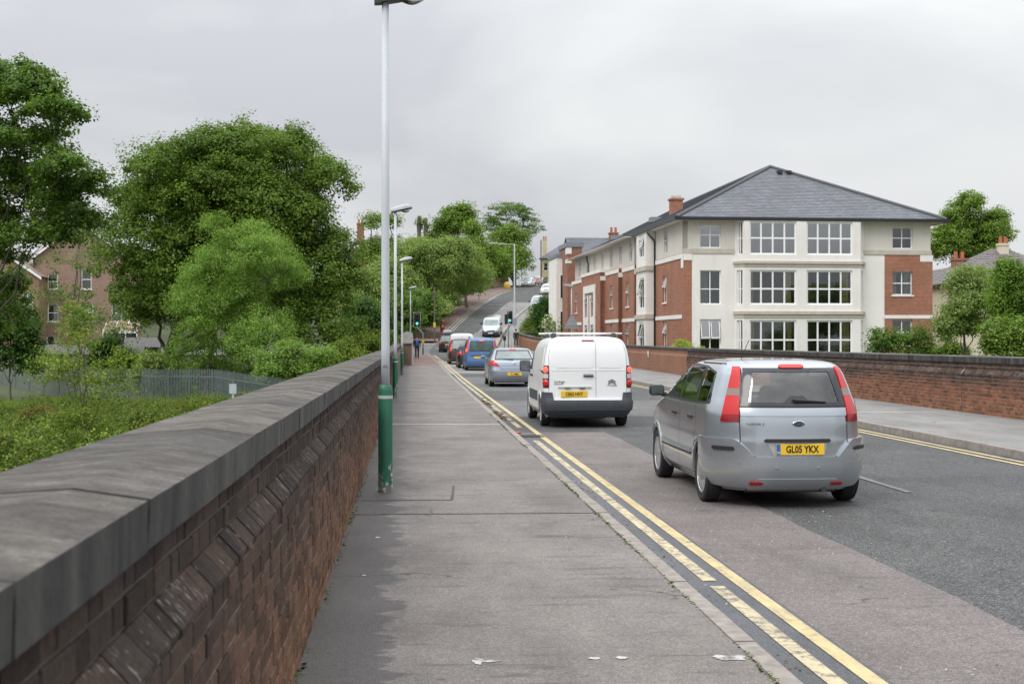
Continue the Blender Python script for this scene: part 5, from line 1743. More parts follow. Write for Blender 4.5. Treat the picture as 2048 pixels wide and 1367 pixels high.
for i, (a, b2, y0, D, mt, lab) in enumerate(((-60, 70, 700, 110, L_DEEP, 'dark scrub behind the left end of the palisade fence'), (290, 370, 722, 88, L_DARK, 'dark scrub behind the palisade fence by the timber store'),
        (370, 470, 716, 84, L_DARK, 'dark scrub behind the palisade fence under the birch'), (470, 600, 722, 79, L_DARK, 'dark scrub behind the right end of the palisade fence'))):
    bush(lab, a, b2, y0, D, mt, 110 + i, 420, 40, .3, .16)
for i, (a, b2, y0, D, lab) in enumerate(((-40, 70, 870, 41, 'leafy weed clump low at the left edge beyond the wall'), (250, 350, 826, 50, 'leafy bramble clump in the grass before the fence'), (30, 100, 826, 56, 'rank grassy weed clump left of the sapling'),
        (330, 420, 838, 46, 'small pale leaved clump just over the wall coping'))):
    bush(lab, a, b2, y0, D, [L_WEED, L_WEED, L_RUST, L_YOUNG][i], 130 + i, 260, 34, .2, .1, shell=.4)
treeline('garden_trees', 'further bank of trees closing the railway land beyond the left edge', -1500, -130, 560, 150, L_DARK, 140, 1300)
treeline('garden_trees', 'further bank of trees behind the cream house beyond the right edge', 2160, 3200, 575, 170, L_DARK, 141, 900)
# ---- undergrowth on the railway land: too many stems to count
def undergrowth(name, n, px0, px1, D0, D1, mat, size, hmax, seed, blades=False, patch=.5, clear=None):
    g = np.random.default_rng(seed)
    D = D0 + (D1 - D0) * g.uniform(0, 1, n) ** 1.2
    u = (g.uniform(px0, px1, n) - 1024) / FPX
    X = D * (CA * u + SA); Y = D * (CA - SA * u)
    den = np.sin(X * .9 + 1.3 * np.sin(Y * .5)) * np.sin(Y * .7 + seed) + .5 * np.sin(X * 2.3 + Y * 1.9)
    on_road = ((X > -1.3) & (X < 13.0) & (Y < 120)) | ((Y >= 118) & (X > XL(Y) - 4.2) & (X < XR(Y) + 3.0)) | ((Y > 112) & (Y < 135) & (X > -34))
    keep = ~on_road & (den > g.uniform(-1.6, .9 + patch, n) - .6)
    X, Y, den = X[keep], Y[keep], den[keep]
    n = len(X)
    gz = ground_h(X, Y)
    lump = np.abs(np.sin(X * 1.7 + 2 * np.sin(Y * .6)) * np.sin(Y * 1.1 + 1.5 * np.sin(X * .5)))
    hh = hmax * np.clip(.30 + .28 * den + .75 * lump, .10, 1.35)
    if blades:
        h = hh * g.uniform(.5, 1.1, n)
        a = g.uniform(0, 2 * np.pi, n)
        w = np.stack([np.cos(a), np.sin(a), 0 * a], -1) * (size * .09)
        ln = np.stack([np.cos(a * 3.1), np.sin(a * 3.1), 0 * a], -1) * (h * .28)[:, None]
        b0 = np.stack([X, Y, gz], -1)
        tip = b0 + ln; tip[:, 2] += h
        V = np.stack([b0 - w, b0 + w, tip + w * .25, tip - w * .25], 1)
    else:
        P = np.stack([X, Y, gz + hh * g.uniform(.05, 1, n) ** .5], -1)
        nr = unit(g.normal(size=(n, 3)) * .6 + np.array([0, -.15, .9]))
        V = leaves(P, nr, size, g, .3, .7)
    o = np_quads(name, V, mat)
    o['kind'] = 'stuff'
    return o
undergrowth('undergrowth', 150000, -60, 560, 35, 62, L_WEED, .11, 1.5, 101)
undergrowth('undergrowth', 60000, -1500, -60, 22, 80, L_WEED, .14, 1.3, 111)
undergrowth('undergrowth', 30000, -60, 500, 16, 36, L_WEED, .12, 1.2, 112)
undergrowth('undergrowth', 16000, -60, 420, 35, 50, L_YOUNG, .10, 1.7, 102, patch=.1)
undergrowth('grass', 90000, -60, 620, 54, 84, L_GRASS, .14, .75, 103, True, 1.4)
undergrowth('grass', 9000, 60, 420, 52, 68, L_RUST, .12, .8, 104, True, .3)
undergrowth('undergrowth', 26000, 380, 760, 62, 108, L_YOUNG, .15, .9, 105)
undergrowth('grass', 16000, 690, 830, 84, 116, L_GRASS, .16, .7, 106, True, 1.2)
undergrowth('undergrowth', 40000, 1300, 3000, 40, 80, L_MID, .13, .6, 107)
undergrowth('undergrowth', 22000, 640, 960, 126, 205, L_OLIVE, .22, 1.0, 108)

# ---- palisade fence
t = thing('palisade_fence', 'grey galvanised steel palisade fence across the railway land at the left', 'fence')
M_GALV = simple('galvanised_steel', (.175, .205, .215), .6, .3, var=.15, scale=9)
path = [W(-70, HOR, 104)[:2], W(430, HOR, 72)[:2], W(640, HOR, 58)[:2]]
path[0] = (path[0][0], path[0][1])
seg = []
for (x0, y0), (x1, y1) in zip(path[:-1], path[1:]):
    seg.append((x0, y0, x1, y1, math.hypot(x1 - x0, y1 - y0)))
tot = sum(s_[4] for s_ in seg)
def along(s_):
    for x0, y0, x1, y1, L in seg:
        if s_ <= L:
            return x0 + (x1 - x0) * s_ / L, y0 + (y1 - y0) * s_ / L, math.atan2(y1 - y0, x1 - x0)
        s_ -= L
    return x1, y1, math.atan2(y1 - y0, x1 - x0)
def fz(x, y):
    return float(np.interp(x, [path[0][0], path[1][0], path[2][0]], [-2.65, -1.98, -2.3]))
FH = 2.1
mbp = MB()
prof = [(-.037, .0), (-.020, -.016), (0, -.004), (.020, -.016), (.037, 0)]
vs = []; fs = []
for z in (0.05, FH - .09):
    vs += [(a, b_, z) for a, b_ in prof] + [(a, b_ + .004, z) for a, b_ in prof[::-1]]
k = len(prof) * 2
for i in range(k): fs.append((i, (i + 1) % k, k + (i + 1) % k, k + i))
vs += [(-.028, -.008, FH - .02), (0, -.004, FH), (.028, -.008, FH - .02)]
nb = 2 * k
fs += [(k, k + 1, nb), (k + 1, k + 2, nb + 1, nb), (k + 2, k + 3, nb + 2, nb + 1), (k + 3, k + 4, nb + 2)]
mbp.add(vs, fs)
pitch = tot / 298
p0 = None
for i in range(298):
    x, y, a = along(i * pitch + .01)
    if p0 is None: o = p0 = mbp.build('pale', M_GALV, t)
    else:
        o = p0.copy(); COL.objects.link(o)
    o.location = (x, y, fz(x, y) + random.uniform(-.015, .015)); o.rotation_euler = (0, random.uniform(-.008, .008), a)
s_ = 0
for x0, y0, x1, y1, L in seg:
    for zz in (.36, 1.66):
        MB().tube([(x0, y0 + .03, fz(x0, y0) + zz), (x1, y1 + .03, fz(x1, y1) + zz)], .028, 4).build('rail', M_GALV, t)
n = int(tot / 2.75)
p0 = None
for i in range(n + 1):
    x, y, a = along(min(tot - .01, i * 2.75))
    if p0 is None: o = p0 = MB().box(-.05, .05, .04, .1, -.3, 2.0).build('post', M_GALV, t)
    else:
        o = p0.copy(); COL.objects.link(o)
    o.location = (x, y, fz(x, y)); o.rotation_euler = (0, 0, a)
t = thing('marker_post', 'small white marker post with square plate in front of the palisade fence', 'post', (*W(466, HOR, 60)[:2], -2.5))
MB().rbox(-.04, .04, -.04, .04, 0, 2.0, .01).build('post', simple('white_plastic', (.62, .66, .70), .5), t)
MB().rbox(-.16, .16, -.07, -.04, 1.75, 2.2, .01).build('plate', simple('white_plastic', (.62, .66, .70), .5), t)
MB().tube([(0, -.02, 2.18), (0, -.02, 2.4)], .025, 6).build('cap', simple('grey_metal', (.3, .31, .32), .5, .3), t)
# ================================================================== vehicles
def paint_mat(name, col, metal=.55, rough=.32, coat=.6):
    m, nt, b = new_mat(name)
    p = N(nt, 'ShaderNodeTexCoord').outputs['Object']
    s = N(nt, 'ShaderNodeSeparateXYZ'); nt.links.new(p, s.inputs[0])
    f = noise(nt, p, 5, 5, .6)
    # road dirt, thicker towards the sills and in blotches
    k = mathn(nt, 'MULTIPLY', mathn(nt, 'ADD', mathn(nt, 'MULTIPLY_ADD', s.outputs['Z'], -1.6, .95), mathn(nt, 'MULTIPLY_ADD', f, .9, -.45)), .3, clamp=True)
    c = mixc(nt, k, col, (.17, .15, .13))
    nt.links.new(c, b.inputs['Base Color'])
    b.inputs['Metallic'].default_value = metal
    nt.links.new(mathn(nt, 'MULTIPLY_ADD', k, .5, rough), b.inputs['Roughness'])
    b.inputs['Coat Weight'].default_value = coat; b.inputs['Coat Roughness'].default_value = .06
    return m
P_SILV = paint_mat('silver_blue_paint', (.43, .47, .51), .7, .25, 1.0)
P_SILV2 = paint_mat('grey_blue_paint', (.34, .38, .44), .7, .33)
P_WHITE = paint_mat('white_van_paint', (.78, .79, .79), 0, .35, .4)
P_BLUE = paint_mat('mid_blue_paint', (.07, .17, .36), .4, .32)
P_RED = paint_mat('red_paint', (.38, .03, .025), .2, .3)
P_MAROON = paint_mat('dark_maroon_paint', (.055, .02, .022), .4, .3)
P_BLACK = paint_mat('black_paint', (.018, .02, .023), .3, .28)
P_SILV3 = paint_mat('pale_silver_paint', (.58, .60, .61), .6, .34)
M_TYRE = simple('tyre_rubber', (.022, .022, .023), .85, var=.3, scale=20)
M_PLAST = simple('dark_bumper_plastic', (.055, .062, .072), .6, var=.15, scale=10)
M_TRIM = simple('black_trim', (.018, .018, .02), .5)
M_ALLOY = simple('silver_wheel_trim', (.52, .53, .54), .38, .7, var=.15, scale=12)
M_CHROME = simple('chrome', (.72, .73, .74), .15, 1.0, var=.02)
M_MIRR = simple('dim_mirror_glass', (.16, .18, .19), .12, .6, var=.3, scale=9)
M_CARG = glass_mat('car_glass', (.50, .56, .55), .10)
M_CARGS = glass_mat('tinted_side_glass', (.24, .28, .27), .10)
M_FRIT = simple('black_glass_border', (.035, .038, .045), .12, var=.05)
M_SEAT = simple('seat_cloth', (.10, .10, .105), .9, var=.25, scale=10)
M_CABIN = simple('cabin_lining', (.055, .055, .058), .9, var=.2)
M_UNDER = simple('underbody', (.012, .012, .012), .9)
def lamp_mat(name, col, rough=.15):
    m, nt, b = new_mat(name)
    p = N(nt, 'ShaderNodeTexCoord').outputs['Object']
    w = N(nt, 'ShaderNodeTexWave'); w.inputs['Scale'].default_value = 26; w.bands_direction = 'Z'
    nt.links.new(p, w.inputs['Vector'])
    c = mixc(nt, mathn(nt, 'MULTIPLY', w.outputs['Fac'], .35), col, tuple(x * .45 for x in col))
    nt.links.new(c, b.inputs['Base Color'])
    b.inputs['Roughness'].default_value = rough; b.inputs['Coat Weight'].default_value = .2
    return m
M_RLAMP = lamp_mat('red_lamp', (.60, .02, .02), .22)
M_RLAMPD = lamp_mat('dark_red_lamp', (.30, .012, .015))
M_CLAMP = lamp_mat('clear_lamp', (.26, .21, .18))
M_CLAMPW = lamp_mat('clear_white_lamp', (.6, .6, .6))
M_LIT = emis('lit_brake_lamp', (1.0, .10, .07), 1.3)
M_PLATEY = simple('yellow_plate', (.80, .50, .02), .45, var=.04)
M_PLATEW = simple('white_plate', (.75, .75, .73), .45, var=.04)
M_PLATEB = simple('blue_plate_band', (.02, .13, .42), .45, var=.04)
M_LETTER = simple('black_letter', (.012, .012, .012), .5)

class Shell:
    """car body made of stacked outlines. keys: (z, y_rear, y_front, half width, rear corner radius, front corner radius)"""
    def __init__(s, keys, bowr=.06, bowf=.12, taper_f=.06, taper_r=.03, res=.03):
        K = np.array(keys, float)
        n = len(K)
        d = np.sqrt(np.diff(K[:, 0]) ** 2 + .12 * np.diff(K[:, 1]) ** 2 + .12 * np.diff(K[:, 2]) ** 2 + np.diff(K[:, 3]) ** 2)
        m = np.zeros_like(K)
        t = np.concatenate([[0], np.cumsum(np.maximum(d, 1e-3))])
        dl = np.diff(K, axis=0) / np.diff(t)[:, None]
        for i in range(1, n - 1):
            a, b_ = dl[i - 1], dl[i]
            m[i] = np.where(a * b_ > 0, 2 * a * b_ / np.where(np.abs(a + b_) < 1e-9, 1, a + b_), 0)
        m[0], m[-1] = dl[0], dl[-1]
        out = []
        for i in range(n - 1):
            k = max(1, int(math.ceil(d[i] / res)))
            for j in range(k):
                u = j / k; h = t[i + 1] - t[i]
                h00 = 2 * u ** 3 - 3 * u ** 2 + 1; h10 = u ** 3 - 2 * u ** 2 + u; h01 = -2 * u ** 3 + 3 * u ** 2; h11 = u ** 3 - u ** 2
                out.append(h00 * K[i] + h10 * h * m[i] + h01 * K[i + 1] + h11 * h * m[i + 1])
        out.append(K[-1])
        s.L = np.array(out)
        s.bowr, s.bowf, s.tf, s.tr = bowr, bowf, taper_f, taper_r
        s.res = res
        s.len = K[:, 2].max()
    def at(s, z):
        return [float(np.interp(z, s.L[:, 0], s.L[:, k])) for k in range(1, 6)]
    def tap(s, x, y, yr, yf):
        h = s.len / 2
        q = (y - h) / h
        return x * (1 - (s.tf * max(q, 0) ** 3 + s.tr * max(-q, 0) ** 3))
    def ring(s, p):
        z, yr, yf, w, rr, rf = p
        w = max(w, .005)
        rr = min(rr, w * .9, (yf - yr) * .45); rf = min(rf, w * .9, (yf - yr) * .45)
        nR, nC, nS, nF = s.n
        pts = []
        for i in range(nR):
            x = (w - rr) * i / nR
            pts.append((x, yr + s.bowr * (x / w) ** 2))
        for i in range(nC):
            a = math.pi / 2 * i / nC
            x = w - rr + rr * math.sin(a)
            pts.append((x, yr + rr * (1 - math.cos(a)) + s.bowr * (x / w) ** 2))
        ya = yr + rr + s.bowr; yb = yf - rf - s.bowf
        for i in range(nS):
            pts.append((w, ya + (yb - ya) * i / nS))
        for i in range(nC):
            a = math.pi / 2 * (1 - i / nC)
            x = w - rf + rf * math.sin(a)
            pts.append((x, yf - rf * (1 - math.cos(a)) - s.bowf * (x / w) ** 2))
        for i in range(nF + 1):
            x = (w - rf) * (1 - i / nF)
            pts.append((x, yf - s.bowf * (x / w) ** 2))
        full = pts + [(-x, y) for x, y in pts[-2:0:-1]]
        return [(s.tap(x, y, yr, yf), y, z) for x, y in full]
    def mesh(s, name, mat, parent, cut=None):
        r = s.res
        wm = s.L[:, 3].max()
        s.n = (max(4, int(wm / r)), 6, max(8, int(s.len / r)), max(4, int(wm / r)))
        rings = [s.ring(p) for p in s.L]
        n = len(rings[0])
        V = [p for r_ in rings for p in r_]
        F = []
        for j in range(len(rings) - 1):
            for i in range(n):
                f = (j * n + i, j * n + (i + 1) % n, (j + 1) * n + (i + 1) % n, (j + 1) * n + i)
                if cut:
                    c = [sum(V[k][q] for k in f) / 4 for q in range(3)]
                    if cut(*c): continue
                F.append(f)
        F.append(tuple(range(n - 1, -1, -1)))
        F.append(tuple(range((len(rings) - 1) * n, len(rings) * n)))
        o = mesh_obj(name, V, F, mat, parent)
        auto_smooth(o, 40)
        return o
    # surface points
    def rear(s, x, z):
        yr, yf, w, rr, rf = s.at(z)
        ax = min(abs(x), w)
        y = yr + s.bowr * (ax / w) ** 2
        if ax > w - rr:
            q = min(1, (ax - (w - rr)) / rr)
            y += rr * (1 - math.sqrt(1 - q * q))
        xx = s.tap(x, y, yr, yf)
        return Vector((xx, y, z))
    def front(s, x, z):
        yr, yf, w, rr, rf = s.at(z)
        ax = min(abs(x), w)
        y = yf - s.bowf * (ax / w) ** 2
        if ax > w - rf:
            q = min(1, (ax - (w - rf)) / rf)
            y -= rf * (1 - math.sqrt(1 - q * q))
        return Vector((s.tap(x, y, yr, yf), y, z))
    def side(s, y, z, sg):
        yr, yf, w, rr, rf = s.at(z)
        x = w
        if y < yr + rr + s.bowr:
            q = min(1, (yr + rr + s.bowr - y) / rr); x = w - rr + rr * math.sqrt(max(0, 1 - q * q))
        if y > yf - rf - s.bowf:
            q = min(1, (y - (yf - rf - s.bowf)) / rf); x = w - rf + rf * math.sqrt(max(0, 1 - q * q))
        return Vector((sg * s.tap(x, y, yr, yf), y, z))
    def wrap(s, d, z):
        """d: distance along the outline from the middle of the rear, negative to the left"""
        yr, yf, w, rr, rf = s.at(z)
        sg = 1 if d >= 0 else -1
        a = abs(d)
        if a <= w - rr:
            return s.rear(sg * a, z)
        if a <= w - rr + rr * math.pi / 2:
            t = (a - (w - rr)) / rr
            x = w - rr + rr * math.sin(t)
            y = yr + rr * (1 - math.cos(t)) + s.bowr * (x / w) ** 2
            return Vector((sg * s.tap(x, y, yr, yf), y, z))
        y = yr + rr + s.bowr + (a - (w - rr) - rr * math.pi / 2)
        return Vector((sg * s.tap(w, y, yr, yf), y, z))

def patch(name, f, nu, nv, off, mat, parent, depth=.02, smooth=True, ctr=None):
    """f(u, v) on the shell; a thin plate standing off by `off`"""
    P = [[f(i / nu, j / nv) for i in range(nu + 1)] for j in range(nv + 1)]
    ctr = ctr or Vector((0, 2, .8))
    V = []; 
    inner = []
    for j in range(nv + 1):
        for i in range(nu + 1):
            a = P[j][min(i + 1, nu)] - P[j][max(i - 1, 0)]
            b_ = P[min(j + 1, nv)][i] - P[max(j - 1, 0)][i]
            nrm = a.cross(b_)
            if nrm.length < 1e-9: nrm = P[j][i] - ctr
            nrm.normalize()
            V.append((P[j][i], nrm))
    mid = V[len(V) // 2]
    if mid[1].dot(mid[0] - ctr) < 0: V = [(p, -n_) for p, n_ in V]
    m = mid[1] if mid[1].dot(mid[0] - ctr) > 0 else -mid[1]
    V = [(p, n_ if n_.dot(m) > -.2 else -n_) for p, n_ in V]
    vs = [p + n_ * off for p, n_ in V] + [p + n_ * (off - depth) for p, n_ in V]
    w = nu + 1; N_ = w * (nv + 1)
    fs = [(j * w + i, j * w + i + 1, (j + 1) * w + i + 1, (j + 1) * w + i) for j in range(nv) for i in range(nu)]
    for i in range(nu):
        fs.append((i, N_ + i, N_ + i + 1, i + 1)); k = nv * w
        fs.append((k + i, k + i + 1, N_ + k + i + 1, N_ + k + i))
    for j in range(nv):
        fs.append((j * w, (j + 1) * w, N_ + (j + 1) * w, N_ + j * w)); k = nu
        fs.append((j * w + k, N_ + j * w + k, N_ + (j + 1) * w + k, (j + 1) * w + k))
    o = mesh_obj(name, vs, fs, mat, parent)
    bm = bmesh.new(); bm.from_mesh(o.data); bmesh.ops.recalc_face_normals(bm, faces=bm.faces); bm.to_mesh(o.data); bm.free()
    if smooth: auto_smooth(o, 35)
    return o

def quad_on(fn, a, b_, c, d, r=.0):
    """patch function over the quad a,b (bottom) c,d (top), each (s, z), with rounded ends"""
    def f(u, v):
        # soften the corners: squeeze u near v=0 and v=1
        e = 1
        if r:
            q = abs(2 * v - 1)
            e = 1 - r * max(0, (q - (1 - 2 * r)) / (2 * r)) ** 3
        uu = .5 + (u - .5) * e
        s0 = a[0] + (b_[0] - a[0]) * uu; z0 = a[1] + (b_[1] - a[1]) * uu
        s1 = d[0] + (c[0] - d[0]) * uu; z1 = d[1] + (c[1] - d[1]) * uu
        return fn(s0 + (s1 - s0) * v, z0 + (z1 - z0) * v)
    return f

def rect_on(fn, s0, s1, z0, z1, r=0):
    return quad_on(fn, (s0, z0), (s1, z0), (s1, z1), (s0, z1), r)

def in_poly(p, poly):
    x, y = p; c = False
    n = len(poly)
    for i in range(n):
        x1, y1 = poly[i]; x2, y2 = poly[(i + 1) % n]
        if (y1 > y) != (y2 > y) and x < (x2 - x1) * (y - y1) / (y2 - y1) + x1: c = not c
    return c

_wheels = {}
def wheel(parent, x, y, r, wdt, sg, spokes=9, rim=None, detail=True, rimr=.68, name='wheel'):
    """sg: the outer face looks to -x (-1) or +x (+1)"""
    h = wdt / 2
    mb = MB()
    n = 28 if detail else 14
    mb.lathe([(r * rimr, -h * .9), (r * .90, -h), (r * .975, -h * .86), (r, -h * .6), (r, h * .6), (r * .975, h * .86), (r * .90, h), (r * rimr, h * .9)], n, axis='x', caps=False)
    o = mb.build(name, M_TYRE, parent); auto_smooth(o, 30)
    o.location = (x, y, r)
    d = MB()
    s_ = sg
    rr = r * rimr
    d.lathe([(0.001, s_ * h * .25), (rr * .97, s_ * h * .25), (rr * 1.01, s_ * h * .6)], n, axis='x', caps=False)
    b_ = d.build('wheel_well', M_TRIM, o)
    m = MB()
    m.lathe([(rr * 1.02, s_ * h * .90), (rr * .93, s_ * h * .92), (rr * .88, s_ * h * .75), (rr * .86, s_ * h * .3)], n, axis='x', caps=False)
    m.lathe([(.001, s_ * h * .88), (rr * .16, s_ * h * .86), (rr * .22, s_ * h * .78), (rr * .50, s_ * h * .84), (rr * .50, s_ * h * .3)], 24, axis='x', caps=False)
    for k in range(spokes):
        a = 2 * math.pi * k / spokes
        ca, sa = math.cos(a), math.sin(a)
        wi, wo = rr * 2.0 / spokes, rr * 1.75 / spokes
        vs = []
        for rad, ww, xx in ((rr * .46, wi * .75, s_ * h * .84), (rr * .70, wo, s_ * h * .90), (rr * .91, wo * 1.25, s_ * h * .86)):
            for q in (-1, 1):
                for xo in (0, -s_ * .025):
                    vs.append((xx + xo, rad * ca - q * ww * sa, rad * sa + q * ww * ca))
        for o_ in (0, 4):
            m.add(vs[o_:o_ + 8], [(0, 2, 6, 4), (0, 4, 5, 1), (2, 3, 7, 6)])
    rm = m.build('rim', rim or M_ALLOY, o); auto_smooth(rm, 30)
    return o

def text_rear(parent, body, size, x, y, z, mat, tilt=0.0, sx=1.0, name='lettering', align='CENTER', thick=0.0):
    M = Matrix.Translation((x, y, z)) @ Matrix.Rotation(R(90) - tilt, 4, 'X')
    return text_mesh(name, body, size, mat, parent, M, .001, sx, align, 0, thick)

def plate(parent, x, y, z, txt, yellow=True, band=False, tilt=0.0, rear=True, w=.52, h=.111):
    sg = -1 if rear else 1
    p = MB().rbox(-w / 2, w / 2, -.008, .008, -h / 2, h / 2, .004).build('number_plate', M_PLATEY if yellow else M_PLATEW, parent)
    p.location = (x, y, z); p.rotation_euler = (-tilt * (1 if rear else -1), 0, 0 if rear else math.pi)
    if band:
        MB().box(-w / 2 + .002, -w / 2 + .045, -.011, -.0085, -h / 2 + .003, h / 2 - .003).build('country_band', M_PLATEB, p)
        text_rear(p, 'GB', .028, -w / 2 + .024, -.012, -.033, M_PLATEW)
    if txt:
        text_rear(p, txt, .098, .02 if band else 0, -.0105, -.003, M_LETTER, 0, .80, thick=.0025)
    return p

def seat(parent, x, y, z, w=.5, back=.62, head=True):
    mb = MB()
    mb.rbox(x - w / 2, x + w / 2, y - .08, y + .45, z, z + .16, .05)
    mb.rbox(x - w / 2, x + w / 2, y - .12, y + .02, z + .1, z + back, .06)
    if head: mb.rbox(x - .13, x + .13, y - .12, y - .02, z + back + .04, z + back + .22, .04)
    return mb.build('seat', M_SEAT, parent, smooth=False)

def frame_patch(name, fn, quad_out, grow, nu, nv, off, mat, parent):
    """a ring round a window opening: quad_out given as four (s,z); the inner edge is `grow` smaller"""
    c = [sum(q[k] for q in quad_out) / 4 for k in range(2)]
    def shrink(q):
        v = Vector((q[0] - c[0], q[1] - c[1]))
        gx, gy = grow if isinstance(grow, tuple) else (grow * 1.1, grow)
        return (q[0] - math.copysign(min(gx, abs(v.x)), v.x), q[1] - math.copysign(min(gy, abs(v.y)), v.y))
    o_ = list(quad_out); i_ = [shrink(q) for q in quad_out]
    n = 14
    vs = []; fs = []
    def lerp(a, b_, t): return (a[0] + (b_[0] - a[0]) * t, a[1] + (b_[1] - a[1]) * t)
    out = []; inn = []
    for k in range(4):
        for j in range(n):
            out.append(lerp(o_[k], o_[(k + 1) % 4], j / n)); inn.append(lerp(i_[k], i_[(k + 1) % 4], j / n))
    m = len(out)
    def lift(p):
        P = fn(*p)
        e = .01
        a = fn(p[0] + e, p[1]) - fn(p[0] - e, p[1]); b_ = fn(p[0], p[1] + e) - fn(p[0], p[1] - e)
        nn = a.cross(b_).normalized()
        if nn.dot(P - Vector((0, 2, .8))) < 0: nn = -nn
        return P + nn * off
    NR = 5
    V = []
    for j in range(NR + 1):
        V += [lift(lerp(p, q, j / NR)) for p, q in zip(out, inn)]
    for j in range(NR):
        for k in range(m):
            fs.append((j * m + k, j * m + (k + 1) % m, (j + 1) * m + (k + 1) % m, (j + 1) * m + k))
    o = mesh_obj(name, V, fs, mat, parent, smooth=True)
    return o

def arch(parent, sh, y, z, r0, r1, mat, off=.012, sg=-1, name='wheel_arch', zmin=.2):
    """lip round a wheel opening on the side of the shell"""
    n = 22
    vs = []; fs = []
    th0 = math.asin(max(-1, min(1, (zmin - z) / r0)))
    rows = [(r0 - .004, off - .03), (r0, off), (r1 - .012, off), (r1, .0)]
    for k in range(n + 1):
        a = th0 + (math.pi - 2 * th0) * k / n
        for r_, o_ in rows:
            p = sh.side(y + r_ * math.cos(a), z + r_ * math.sin(a), sg)
            vs.append((p.x + sg * o_, p.y, p.z))
    q = len(rows)
    for k in range(n):
        for i in range(q - 1):
            fs.append((k * q + i, k * q + i + 1, (k + 1) * q + i + 1, (k + 1) * q + i))
    o = mesh_obj(name, vs, fs, mat, parent)
    bm = bmesh.new(); bm.from_mesh(o.data); bmesh.ops.recalc_face_normals(bm, faces=bm.faces); bm.to_mesh(o.data); bm.free()
    auto_smooth(o, 50)
    return o

def under(parent, w, y0, y1, z0, z1, wells=()):
    mb = MB(); mb.box(-w, w, y0, y1, z0, z1)
    return mb.build('underbody', M_UNDER, parent)

def mirror(parent, x, y, z, sg, shell_mat, w=.19, h=.13, d=.11):
    mb = MB()
    mb.rbox(x, x + sg * w, y, y + d, z, z + h, .035) if sg > 0 else mb.rbox(x - w, x, y, y + d, z, z + h, .035)
    mb.tube([(x - sg * .08, y + d * .7, z - .01), (x + sg * .05, y + d * .6, z + .03)], .03, 6)
    o = mb.build('wing_mirror', shell_mat, parent); auto_smooth(o, 40)
    g = MB()
    a, b_ = (x + .02, x + w - .02) if sg > 0 else (x - w + .02, x - .02)
    g.box(a, b_, y - .004, y - .001, z + .02, z + h - .02)
    g.build('mirror_glass', M_MIRR, o)
    return o

def seam(parent, fn, pts, mat=None, w=.006, off=.0016):
    """a narrow dark shut line along a path of (s, z) on the shell"""
    vs = []; fs = []
    P = []
    for i in range(len(pts) - 1):
        a, b_ = pts[i], pts[i + 1]
        n = max(2, int(math.hypot(b_[0] - a[0], b_[1] - a[1]) / .05))
        P += [(a[0] + (b_[0] - a[0]) * k / n, a[1] + (b_[1] - a[1]) * k / n) for k in range(n)]
    P.append(pts[-1])
    for i, p in enumerate(P):
        a, b_ = P[max(i - 1, 0)], P[min(i + 1, len(P) - 1)]
        t = Vector((b_[0] - a[0], b_[1] - a[1])); t = t.normalized() if t.length > 1e-9 else Vector((1, 0))
        nn = Vector((-t.y, t.x)) * w / 2
        q = fn(*p)
        e = .008
        A = fn(p[0] + e, p[1]) - fn(p[0] - e, p[1]); B_ = fn(p[0], p[1] + e) - fn(p[0], p[1] - e)
        N_ = A.cross(B_).normalized()
        if N_.dot(q - Vector((0, 2, .8))) < 0: N_ = -N_
        vs += [fn(p[0] + nn.x, p[1] + nn.y) + N_ * off, fn(p[0] - nn.x, p[1] - nn.y) + N_ * off]
    for i in range(len(P) - 1):
        fs.append((2 * i, 2 * i + 1, 2 * i + 3, 2 * i + 2))
    return mesh_obj('shut_line', vs, fs, mat or M_TRIM, parent)

